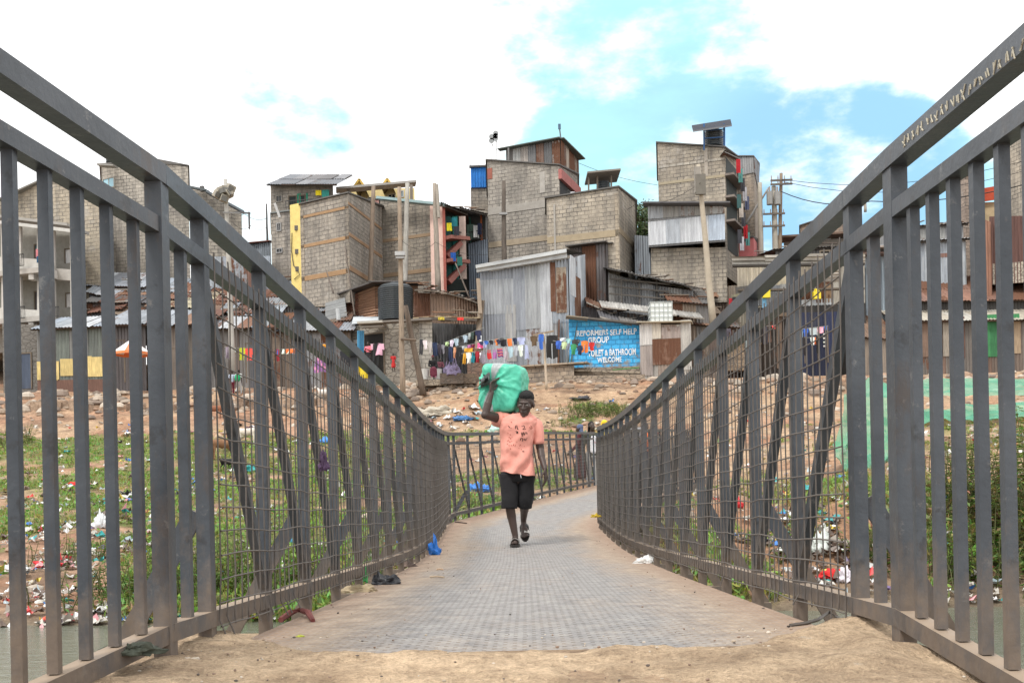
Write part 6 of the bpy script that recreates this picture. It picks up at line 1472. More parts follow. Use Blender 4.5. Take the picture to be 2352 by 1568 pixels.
def garment(kind, p, w_, h_, col, rd):
    """cloth hung by its upper edge, p = upper left corner"""
    mb = MB(); X = Vector((1, 0, 0)); n = 6; m = 6; ph = rd.random() * 6; am = .03 + .03 * rd.random(); th = .012
    def prof(v):
        if kind == 'shirt': return [(-.0, 1.0)] if v < .35 else [(.16, .84)]
        if kind in ('trousers', 'shorts'):
            return [(.0, 1.0)] if v < (.3 if kind == 'trousers' else .5) else [(-.02, .46), (.54, 1.02)]
        if kind == 'vest': return [(.22, .40), (.60, .78)] if v < .22 else [(.08, .92)]
        if kind == 'dress': return [(.25 - .25 * v, .75 + .25 * v)]
        return [(0, 1)]
    def pt(u, v): return p + X * u * w_ + Vector((.02 * sin(3 * v + ph), am * sin(u * 7 + ph + v * 2) * (.3 + v), -v * h_ * (1 + .04 * sin(u * 9 + ph))))
    for j in range(m):
        v0, v1 = j / m, (j + 1) / m; 
        for (a0, a1), (b0, b1) in zip(prof(v0 + .01), prof(v0 + .01)):
            for i in range(n):
                u0, u1 = a0 + (a1 - a0) * i / n, a0 + (a1 - a0) * (i + 1) / n; c = col
                if col == NAMED['striped orange'] and j % 2: c = (.16, .05, .2)
                if col == NAMED['violet patterned'] and (i * 3 + j * 5) % 4 == 0: c = (.62, .25, .42)
                f = [pt(u0, v1), pt(u1, v1), pt(u1, v0), pt(u0, v0)]
                mb.face(f, c); o = Vector((0, th, 0)); mb.face([q + o for q in reversed(f)], c)
    if kind in ('shirt', 'trousers'): mb.face([pt(.2, .0) + Vector((0, -.012, 0)), pt(.8, 0) + Vector((0, -.012, 0)), pt(.8, 0) + Vector((0, -.012, .02)), pt(.2, 0) + Vector((0, -.012, .02))], col)
    return mb
used_labels = set()
def washing(line, a, b, d, items, sag=.0, db=None):
    """items: (kind, colour, start px, width px, height px)"""
    rd = random.Random(len(line)); A, B = P(*a, d), P(*b, db or d); mb = MB(); pts = [A.lerp(B, t / 10) - ZV * sag * 4 * (t / 10) * (1 - t / 10) for t in range(11)]
    mb.tube(pts, .012, 4, (.35, .36, .33), False); single(mb, 'clothesline', M['plain'], 'thin rope: ' + line, 'clothesline', A, 'clotheslines')
    for i, (kind, cn, x, w_, h_) in enumerate(items):
        t = (x - a[0]) / (b[0] - a[0]); p = A.lerp(B, t) - ZV * sag * 4 * t * (1 - t); px = p.y / W0
        nm = lambda k: items[k][1] + ' ' + items[k][0]
        if i: l = f'{nm(i)} right of {nm(i-1)} on the {line}'
        else: l = f'{nm(i)} at the left end of the {line}'
        assert l not in used_labels, l
        used_labels.add(l)
        col = tuple(min(.85, q * (.9 + .2 * rd.random())) for q in NAMED[cn]) if cn not in ('striped orange', 'violet patterned') else NAMED[cn]
        g = garment(kind, p + Vector((0, -.02 - .02 * (i % 2), 0)), w_ * px, h_ * px, col, rd)
        single(g, kind, M['cloth'], l, {'trousers': 'trousers', 'shirt': 'shirt', 'towel': 'towel', 'shorts': 'shorts', 'vest': 'vest', 'dress': 'dress'}[kind], p, 'washing on the lines', True)
def all_washing():
    washing('leftmost of the dense lines', (963, 780), (1022, 794), 53, [('trousers', 'charcoal', 963, 8, 34), ('shirt', 'white', 972, 10, 20), ('shirt', 'light grey', 983, 10, 26), ('trousers', 'navy blue', 994, 11, 30), ('trousers', 'charcoal', 1006, 8, 24), ('shirt', 'grey', 1015, 7, 20)])
    washing('line rising to zinc shack', (1020, 787), (1112, 752), 54, [('shirt', 'lime green', 1022, 9, 8), ('shirt', 'white', 1033, 9, 14), ('shirt', 'pale blue', 1043, 11, 16), ('shirt', 'black', 1055, 7, 12), ('shirt', 'pale blue', 1063, 11, 16), ('shirt', 'light grey', 1075, 6, 14), ('shirt', 'dark green', 1082, 7, 16), ('shirt', 'navy blue', 1092, 14, 22)])
    washing('line above lilac bag', (1020, 797), (1112, 802), 52.6, [('trousers', 'black', 1021, 9, 32), ('trousers', 'navy blue', 1031, 9, 34), ('shirt', 'peach', 1041, 6, 24), ('trousers', 'black', 1048, 14, 34), ('towel', 'mustard yellow', 1067, 19, 9), ('towel', 'brown', 1087, 22, 9)])
    washing('middle dense line', (1055, 796), (1168, 773), 53.4, [('towel', 'light grey', 1060, 12, 8), ('towel', 'purple', 1073, 8, 7), ('towel', 'maroon', 1083, 8, 10), ('towel', 'pink', 1096, 13, 12), ('towel', 'pale blue', 1110, 8, 14), ('shirt', 'grey', 1122, 13, 14), ('shirt', 'orange', 1136, 9, 14), ('shirt', 'black', 1147, 11, 13), ('trousers', 'grey', 1160, 7, 14)])
    washing('lowest dense line', (1060, 812), (1215, 790), 51.9, [('trousers', 'mustard yellow', 1063, 7, 24), ('shirt', 'white', 1070, 12, 24), ('vest', 'teal', 1082, 9, 24), ('shirt', 'dark red', 1091, 10, 25), ('vest', 'grey', 1102, 15, 28), ('vest', 'red', 1118, 12, 21), ('vest', 'purple', 1130, 11, 22), ('towel', 'striped orange', 1142, 13, 20), ('vest', 'light grey', 1156, 11, 27), ('shirt', 'pale blue', 1167, 12, 24), ('shirt', 'light grey', 1180, 10, 22), ('shirt', 'white', 1191, 11, 25), ('dress', 'pale blue', 1203, 12, 32)])
    washing('line left of pale prop', (1090, 786), (1243, 770), 52.4, [('shirt', 'navy blue', 1100, 10, 8), ('shirt', 'blue', 1112, 10, 8), ('shirt', 'black', 1123, 10, 9), ('shirt', 'navy blue', 1140, 9, 10), ('towel', 'black', 1150, 14, 16), ('towel', 'orange', 1166, 10, 17), ('shirt', 'navy blue', 1178, 10, 15), ('shirt', 'pale blue', 1189, 18, 17), ('shirt', 'brown', 1218, 16, 22)])
    washing('line across blue wall', (1236, 768), (1385, 792), 51.4, [('shirt', 'blue', 1237, 12, 34), ('trousers', 'black', 1255, 26, 52), ('towel', 'white', 1285, 14, 8), ('shirt', 'aqua', 1300, 11, 12), ('shirt', 'charcoal', 1313, 18, 18), ('trousers', 'orange', 1334, 16, 26), ('shirt', 'red', 1353, 13, 18), ('shirt', 'grey', 1368, 12, 10)])
    washing('shorter line across blue wall', (1270, 782), (1340, 798), 51.0, [('shirt', 'blue', 1276, 13, 18), ('shirt', 'lime green', 1289, 12, 16), ('trousers', 'grey', 1302, 7, 14), ('shirt', 'green', 1310, 13, 23), ('shirt', 'navy blue', 1325, 13, 20)])
    washing('timber post line', (1738, 750), (1784, 747), 57.6, [('trousers', 'black', 1741, 8, 38), ('trousers', 'charcoal', 1752, 10, 40), ('dress', 'brown', 1763, 9, 38), ('towel', 'bright red', 1773, 7, 8)])
    washing('blue kiosk line', (1824, 758), (1902, 748), 57.4, [('towel', 'lime green', 1825, 4, 16), ('trousers', 'pale blue', 1831, 12, 20), ('shirt', 'blue', 1845, 11, 18), ('towel', 'light grey', 1859, 18, 16), ('towel', 'rose pink', 1878, 13, 14), ('towel', 'blue', 1892, 7, 9)])
    washing('low line by green door', (1826, 776), (1890, 774), 57.0, [('trousers', 'black', 1838, 12, 40), ('shirt', 'white', 1861, 10, 18), ('shorts', 'orange', 1865, 9, 16), ('trousers', 'black', 1874, 8, 36)])
    washing('light pole line', (515, 797), (583, 802), 55.5, [('shirt', 'grey', 517, 10, 26), ('shirt', 'white', 531, 10, 20), ('shirt', 'bright yellow', 549, 14, 28), ('shirt', 'bright red', 564, 17, 28)])
    washing('grey iron front line', (630, 803), (684, 800), 56.3, [('towel', 'blue', 632, 8, 12), ('trousers', 'dark red', 634, 8, 27), ('towel', 'white', 648, 16, 11), ('towel', 'orange', 656, 22, 10), ('towel', 'pale blue', 672, 10, 12)])
    washing('blue door line', (850, 790), (884, 789), 55.8, [('shirt', 'rose pink', 852, 30, 26), ('trousers', 'black', 856, 14, 50)])
    g = garment('dress', P(716, 815, 55.6), .95, .95, NAMED['violet patterned'], random.Random(2)); single(g, 'blanket', M['cloth'], 'violet and pink patterned blanket hung behind the left mesh', 'blanket', P(716, 815, 55.6), 'washing on the lines', True)
    g = garment('towel', P(780, 806, 55.6), .95, 1.1, (.02, .022, .028), random.Random(3)); single(g, 'blanket', M['cloth'], 'big black cloth hung beside the yellow jerrycan', 'blanket', P(780, 806, 55.6), 'washing on the lines', True)
all_washing()
# ------------------------------------------------------------------ the man with the sack
def hero():
    D0 = 11.4; base = P(1191.7, 1248, D0); base.z = zd(D0) + .004
    root = thing('person', 'person in a torn salmon t-shirt and black shorts carrying a green sack across the bridge', 'person', base)
    def J(cx, cy, y=0.0):
        Z = (1430 - cy) / 662; s_ = 1 + y / D0; X = (cx - 600) / 662 + Z * .0209
        # keep the measured outline for points nearer or farther than the feet
        Xw = (base.x + X) * s_ - base.x; Zw = (base.z + Z - CAM_Z) * s_ + CAM_Z - base.z
        return base + Vector((Xw, y, Zw))
    SK = (.058, .037, .03)
    C = lambda a, b, r1, r2: ('c', J(*a), J(*b), r1, r2)
    E = lambda c, rr, R=I3: ('e', J(*c), rr, R)
    b = [E((587, 905, .02), (.155, .11, .12)), E((588, 800, .02), (.145, .105, .17)), E((598, 640, .02), (.165, .12, .2)), C((500, 520, .02), (690, 530, .03), .075, .075), C((612, 500, .03), (636, 440, -.01), .062, .056),
         C((560, 470, .06), (480, 500, .05), .05, .06), C((640, 480, .04), (700, 520, .03), .05, .055)]
    # legs
    b += [C((540, 925, .0), (530, 1120, -.05), .092, .062), C((530, 1120, -.05), (545, 1210, -.02), .058, .056), C((545, 1210, -.02), (573, 1355, -.02), .056, .036)]
    b += [C((636, 925, .02), (642, 1120, .02), .092, .062), C((642, 1120, .02), (640, 1165, .16), .058, .054), C((640, 1165, .16), (634, 1240, .32), .052, .036)]
    # planted foot, pointing to the viewer
    b += [C((573, 1365, -.02), (572, 1400, .03), .036, .034), C((573, 1385, -.04), (572, 1408, -.17), .036, .034), C((560, 1405, -.10), (556, 1410, -.17), .03, .026), C((585, 1405, -.10), (586, 1412, -.16), .028, .022)]
    for i, x in enumerate((553, 563, 571, 579, 586)): b.append(C((x, 1409, -.175), (x, 1411, -.215 + .008 * i), .013 if i else .017, .0115 if i else .015))
    # lifted foot, heel up
    b += [C((634, 1245, .34), (640, 1330, .26), .036, .034), C((634, 1240, .33), (634, 1255, .40), .034, .032), C((630, 1310, .27), (632, 1352, .22), .028, .026), C((650, 1310, .27), (652, 1352, .23), .028, .025)]
    for i, x in enumerate((628, 638, 646, 654, 661)): b.append(C((x, 1350 - 2 * abs(2 - i), .225), (x, 1368 - 4 * abs(1 - i), .20), .013 if i else .016, .0115 if i else .015))
    # raised arm (left of the picture) holding the gathered neck of the sack
    b += [C((455, 490, .02), (352, 462, -.16), .062, .049), C((352, 462, -.16), (372, 385, -.15), .047, .046), C((372, 385, -.15), (398, 300, -.14), .045, .030)]
    wr = J(398, 296, -.14); b += hand_parts(wr, Vector((.12, .02, 1)), Vector((.5, .85, 0)), .95, 1.08, pn=Vector((.85, -.5, .0)))
    # hanging arm
    b += [C((722, 525, .03), (758, 720, .05), .060, .048), C((758, 720, .05), (766, 775, .0), .046, .046), C((766, 775, .0), (792, 866, -.09), .044, .029)]
    wr2 = J(794, 872, -.095); b += hand_parts(wr2, Vector((.05, -.10, -1)), Vector((-.35, -.9, 0)), .38, 1.08, pn=Vector((-.9, .35, -.1)))
    # head: leaning away from the sack, looking down
    R = Matrix.Rotation(math.radians(14), 3, 'Z').transposed() @ Matrix.Rotation(math.radians(6), 3, 'Y') @ Matrix.Rotation(math.radians(13), 3, 'X')
    hc = J(650, 388, -.05); b += head_parts(hc, R, 1.14)
    mesh_obj(blob(b, .0058, 3), 'body', M['skin'], root, SK)
    for s_ in (-1, 1):
        m = MB(); n = 8; c = hc + R @ Vector((.031 * s_, -.079, .002)) * 1.14
        m.loft([[c + R @ Vector((cos(2 * pi * k / n) * r_, -z, sin(2 * pi * k / n) * r_ * .6)) for k in range(n)] for r_, z in ((.015, -.005), (.0135, .004), (.007, .0085))], (.40, .37, .33)); m.loft([[c + R @ Vector((cos(2 * pi * k / n) * r_, -z, sin(2 * pi * k / n) * r_ - .002)) for k in range(n)] for r_, z in ((.0062, .004), (.0045, .0085))], (.01, .008, .007)); m.build('eye', M['skin'], root, True)
        m = MB(); m.tube([hc + R @ Vector((x * s_, -.0925 + abs(x - .032) * .35, z)) * 1.14 for x, z in ((.014, .018), (.03, .024), (.047, .018))], [.003, .0045, .003], 6, (.008, .007, .007)); m.build('eyebrow', M['cloth'], root, True)
    m = MB(); m.tube([hc + R @ Vector((x, -.0965 + abs(x) * .25, -.068)) * 1.14 for x in (-.022, 0, .022)], .0026, 5, (.015, .008, .007)); m.build('mouth', M['skin'], root)
    he = lambda x, y, z, rx, ry, rz: ('e', hc + R @ Vector((x, y, z)) * 1.14, (rx * 1.14, ry * 1.14, rz * 1.14), R)
    hm = blob([he(0, .026, .056, .078, .090, .077), he(0, -.008, .078, .066, .074, .046), he(0, .075, .0, .066, .05, .07)], .006, 3)
    for v in hm.vertices: v.co += Vector((noise.noise(v.co * 60), noise.noise(v.co * 60 + Vector((9, 0, 0))), noise.noise(v.co * 60 + Vector((0, 9, 0))))) * .005
    mesh_obj(hm, 'hair', M['cloth'], root, (.009, .008, .0085))
    # t-shirt: torso rings from hem to collar, each tilted to follow the slanting hem
    rows = [(902, 457, 717, .152, .034), (885, 459, 716, .148, .03), (830, 463, 711, .135, .016), (760, 466, 704, .128, .004), (690, 463, 702, .126, 0), (620, 460, 712, .138, 0), (565, 455, 728, .15, 0), (525, 452, 742, .148, 0), (495, 462, 735, .132, 0), (475, 490, 712, .11, 0), (462, 530, 690, .09, 0), (452, 560, 680, .078, -.008)]
    mb = MB(); n = 56; rings = []; dense = []
    for k in range(len(rows) - 1):
        for t in range(4): dense.append(tuple(a + (b_ - a) * t / 4 for a, b_ in zip(rows[k], rows[k + 1])))
    dense.append(rows[-1])
    for cy, x0, x1, ry, tl in dense:
        r = []; cx, hw = (x0 + x1) / 2, (x1 - x0) / 2
        for k in range(n):
            a = 2 * pi * k / n; ca, sa = cos(a), sin(a); sg = lambda q, e: math.copysign(abs(q) ** e, q)
            px = cx + hw * sg(ca, .8); py = .02 + ry * sg(sa, .8)
            low = smoothstep(640, 900, cy)
            fo = .019 * low * sin(px * .045 + cy * .03 + 2.0 * nz(px * .02, cy * .012)) + .018 * nz(px * .022, cy * .012, 5) + .010 * nz(px * .05, cy * .04, 8)
            fo += .010 * sin((px - 560) * .05 + (cy - 700) * .045) * smoothstep(700, 860, cy)
            if sa < 0: py -= fo * 1.2
            else: py += fo
            r.append(J(px + fo * 220 * ca, cy + (px - cx) / hw * 660 * tl * .95 + 4 * sin(px * .06) * low, py))
        rings.append(r)
    mb.loft(rings, (.76, .335, .27), True)
    def tube_j(pts, rad, col, nn=22, fold=.006):
        q = [J(*p) for p in pts]; rg = []; pa = None; steps = 3
        full = [(q[i].lerp(q[i + 1], t / steps), rad[i] + (rad[i + 1] - rad[i]) * t / steps) for i in range(len(q) - 1) for t in range(steps)] + [(q[-1], rad[-1])]
        for i, (c, r_) in enumerate(full):
            t = (full[min(i + 1, len(full) - 1)][0] - full[max(i - 1, 0)][0]).normalized()
            if pa is None: pa = t.orthogonal().normalized()
            pa = (pa - t * pa.dot(t)).normalized(); b_ = t.cross(pa)
            rg.append([c + (pa * cos(2 * pi * k / nn) + b_ * sin(2 * pi * k / nn)) * (r_ + fold * nz(k * .45, i * .6, r_ * 50) + fold * .6 * sin(k * 1.3 + i * .9)) for k in range(nn)])
        mb.loft(rg, col, True)
    tube_j([(690, 520, .03), (724, 545, .035), (742, 620, .04), (747, 684, .045)], [.075, .078, .069, .064], (.76, .335, .27))
    tube_j([(520, 510, .04), (470, 500, .03), (432, 497, -.02)], [.085, .088, .086], (.75, .31, .24))
    sh = mb.build('t_shirt', M['cloth'], root, True)
    mb = MB(); q = [J(620 + 64 * cos(a), 456 + 14 * (-sin(a) if sin(a) < 0 else -.4 * sin(a)) + (12 if sin(a) < 0 else 0), .01 + .088 * sin(a)) for a in [2 * pi * k / 28 for k in range(29)]]; mb.tube(q, .010, 6, (.66, .25, .18)); mb.build('collar', M['cloth'], root, True)
    # faded print and holes: small marks laid on the cloth
    dg = bpy.context.evaluated_depsgraph_get(); dg.update(); bv = BVHTree.FromPolygons([base + v.co for v in sh.data.vertices], [tuple(p.vertices) for p in sh.data.polygons])
    pm = MB(); rr = random.Random(12); eye = Vector((0, 0, CAM_Z))
    def mark(cx, cy, w_, h_, col, an=0.0):
        pts = []; n = 7
        for k in range(n):
            a = 2 * pi * k / n; e = 1 + .35 * (rr.random() - .5); dx, dy = cos(a) * w_ * e, sin(a) * h_ * e
            t = J(cx + dx * cos(an) - dy * sin(an), cy + dx * sin(an) + dy * cos(an), -.1); d = (t - eye).normalized(); hit = bv.ray_cast(eye, d)
            if hit[0] is None: return
            pts.append(hit[0] - d * .004)
        pm.face(pts, col)
    K = (.025, .014, .012)
    for cx, cy, w_, h_, a in ((575, 556, 4, 16, .1), (586, 554, 3, 17, -.1), (592, 570, 4, 5, 0), (624, 552, 4, 4, 0), (634, 548, 7, 3, .3), (640, 560, 3, 10, .4), (634, 572, 8, 3, 0), (647, 572, 3, 4, 0), (588, 596, 7, 9, .2), (580, 588, 4, 4, 0), (620, 606, 3, 15, -.25), (628, 606, 3, 14, .25), (636, 606, 3, 14, -.2), (644, 604, 3, 14, .2), (624, 622, 6, 3, 0), (655, 602, 3, 9, 0), (664, 606, 2, 5, 0), (612, 648, 3, 10, .3), (622, 640, 7, 3, 0), (628, 652, 3, 12, .1), (640, 648, 3, 10, -.2), (652, 650, 3, 8, .3), (596, 648, 2, 3, 0), (660, 640, 2, 3, 0), (632, 737, 10, 4, .1), (618, 722, 3, 3, 0), (590, 700, 3, 4, 0), (530, 556, 5, 4, 0), (542, 562, 4, 3, 0), (524, 548, 3, 3, 0)):
        mark(cx, cy, w_, h_, K, a)
    for cx, cy, w_, h_ in ((690, 552, 12, 3), (688, 570, 11, 3), (680, 560, 3, 9), (698, 566, 3, 8), (545, 520, 8, 4), (520, 600, 4, 5), (536, 612, 6, 4), (528, 632, 4, 6), (540, 640, 6, 6), (520, 655, 4, 8), (534, 664, 6, 5), (544, 690, 6, 4), (528, 690, 4, 5), (538, 715, 7, 4), (560, 688, 4, 9), (574, 692, 4, 8), (548, 660, 4, 4), (515, 680, 4, 6), (585, 668, 3, 4), (610, 690, 3, 12), (640, 700, 3, 5), (600, 712, 3, 4), (550, 630, 3, 3)):
        mark(cx, cy, w_ * .8, h_ * .8, (.36, .085, .055), rr.random())
    pm.build('faded_print', M['cloth'], root)
    # shorts
    mb = MB(); BL = (.011, .011, .013)
    tube_j([(528, 905, .02), (529, 950, .01), (532, 1050, -.02), (531, 1110, -.045), (531, 1156, -.045)], [.112, .103, .094, .090, .086], BL, 24, .008)
    tube_j([(645, 905, .03), (649, 950, .03), (646, 1050, .03), (644, 1105, .03), (642, 1142, .055)], [.112, .103, .094, .089, .084], BL, 24, .008)
    rg = [[J(588 + 122 * math.copysign(abs(cos(2 * pi * k / 24)) ** .8, cos(2 * pi * k / 24)), cy, .02 + .110 * sin(2 * pi * k / 24)) for k in range(24)] for cy in (960, 920, 886)]; mb.loft(rg, BL)
    so_ = mb.build('shorts', M['cloth'], root, True)
    mb = MB(); mb.tube([J(612, 908, -.135), J(615, 922, -.14), J(617, 932, -.138)], .004, 5, (.7, .7, .72)); mb.build('drawstring', M['cloth'], so_)
    # sandals
    def sandal(fwd, ctr, up, ln, wd):
        f = fwd.normalized(); u = (up - f * up.dot(f)).normalized(); s_ = f.cross(u); mb = MB(); n = 20; rg = []
        for h in (-.012, .012):
            r = []
            for k in range(n):
                a = 2 * pi * k / n; y = cos(a) * ln / 2; w_ = wd / 2 * (1 + .14 * cos(a)) * sin(a); r.append(ctr + f * y + s_ * w_ + u * h)
            rg.append(r)
        mb.loft(rg, (.022, .018, .016)); o = mb.build('sandal', M['plastic'], root, False)
        for pos, w2, col, tilt in ((.045, .024, (.62, .60, .56), .16), (-.035, .018, (.03, .026, .025), -.1), (.085, .012, (.035, .03, .028), .05)):
            mb = MB(); m = 9
            for side in range(1):
                L1, L2 = [], []
                for k in range(m):
                    a = pi * k / (m - 1); c = ctr + f * (pos * ln / .27 + tilt * cos(a) * .05) + s_ * cos(a) * wd * .50 + u * (.012 + sin(a) * .072 * (1 - .35 * max(0, pos) / .085)); L1.append(c - f * w2); L2.append(c + f * w2)
                for k in range(m - 1):
                    mb.face((L1[k], L1[k + 1], L2[k + 1], L2[k]), col); mb.face([q + u * .004 for q in (L2[k], L2[k + 1], L1[k + 1], L1[k])], col)
            mb.build('strap', M['plastic'], o)
    sandal(Vector((-.02, -1, -.02)), J(572, 1428, -.085) + Vector((0, 0, .006)), Vector((0, 0, 1)), .30, .115)
    sandal(J(645, 1385, .195) - J(634, 1250, .385), (J(645, 1372, .215) + J(634, 1262, .385)) / 2 + Vector((.004, .02, -.018)), Vector((0, -.6, .75)), .29, .108)

    # ---------------- the sack: a stuffed woven bag whose neck is twisted together at one side
    c = J(488, 276, .19); c += Vector((0, 0, 0)); root2 = thing('sack', 'bulging green and grey woven sack carried on the shoulder of the salmon shirted person', 'sack', c - Vector((0, 0, .26)))
    Rz = Matrix.Rotation(math.radians(-16), 3, 'Z') @ Matrix.Rotation(math.radians(3), 3, 'Y')
    bm = bmesh.new(); bmesh.ops.create_cube(bm, size=2.0); bmesh.ops.subdivide_edges(bm, edges=bm.edges[:], cuts=47, use_grid_fill=True)
    K0 = Vector((-.095, -.235, .045)); hx, hy, hz = .25, .215, .275; info = {}
    for v in bm.verts:
        p = v.co; q = p.normalized(); e = 7.0; l = (abs(p.x) ** e + abs(p.y) ** e + abs(p.z) ** e) ** (1 / e); q = p / l
        w = Vector((q.x * hx, q.y * hy, q.z * hz))
        # lopsided outline of the stuffed bag
        w.x *= 1 - .16 * smoothstep(.05, .27, w.z) * smoothstep(.0, -.27, w.x) - .12 * smoothstep(-.1, -.27, w.z) * smoothstep(.0, -.25, w.x) - .20 * smoothstep(-.05, -.27, w.z) * smoothstep(.05, .26, w.x)
        w.z *= 1 - .08 * smoothstep(.05, .26, w.x)
        d = w - K0; ds = d.length; front = smoothstep(.12, -.2, w.y)
        a = math.atan2(d.z, d.x); rg_ = lambda t: 1 - 2 * abs(sin(t)) ** .7; fo = (rg_(a * 4.5 + 2 * nz(a * 1.5, 2) + ds) + .6 * rg_(a * 7.5 + 1.7 + 3 * nz(a * 2, 7)) + .3 * sin(a * 26)) * .55
        amp = .036 * math.exp(-ds / .20) * smoothstep(.0, .05, ds) * front
        w -= Vector((0, -1, 0)) * .05 * math.exp(-(ds / .085) ** 2) * front
        n_ = Vector((q.x, q.y, q.z)).normalized(); w += n_ * (amp * fo + .016 * abs(nz(w.x * 6, w.y * 6, w.z * 6)) - .012 * abs(nz(w.x * 11, w.y * 11 + 3, w.z * 11)) + .006 * nz(w.x * 20, w.y * 20, w.z * 20))
        info[v.index] = a
        v.co = c + Rz @ w
    me = bpy.data.meshes.new('bag'); bm.to_mesh(me); bm.free(); Kw = c + Rz @ K0
    GR, GY = (.075, .50, .345), (.36, .39, .40)
    def tint(v):
        w = Rz.transposed() @ (v - c); d = w - K0; a = math.degrees(math.atan2(d.z, d.x)); front = w.y < .12
        if front and (58 < a < 86 or -108 < a < -82): return GY
        if (w.z > .2 or w.z < -.2) and not front and abs(w.x + .03) < .05: return GY
        k = 1 + .16 * nz(w.x * 9, w.z * 9, 3)
        return tuple(q * k for q in GR)
    mesh_obj(me, 'bag', M['tarp'], root2, tint)
    mb = MB(); rg = []; ax = Rz @ Vector((-.62, -.72, .42)); ax.normalize(); s1 = ax.orthogonal().normalized(); s2 = ax.cross(s1)
    for i, (l, r_) in enumerate(((-.06, .05), (-.01, .028), (.012, .026), (.035, .045), (.06, .07), (.075, .085))):
        rg.append([Kw + ax * (l + (.018 * sin(k * 2.1) if i > 3 else 0)) + (s1 * cos(2 * pi * k / 20) + s2 * sin(2 * pi * k / 20)) * r_ * (1 + (.30 * sin(k * 2.7 + i) if i > 1 else .1 * sin(k * 3))) for k in range(20)])
    mb.loft(rg, (.10, .12, .115)); mb.build('gathered_neck', M['tarp'], root2, True)
hero()

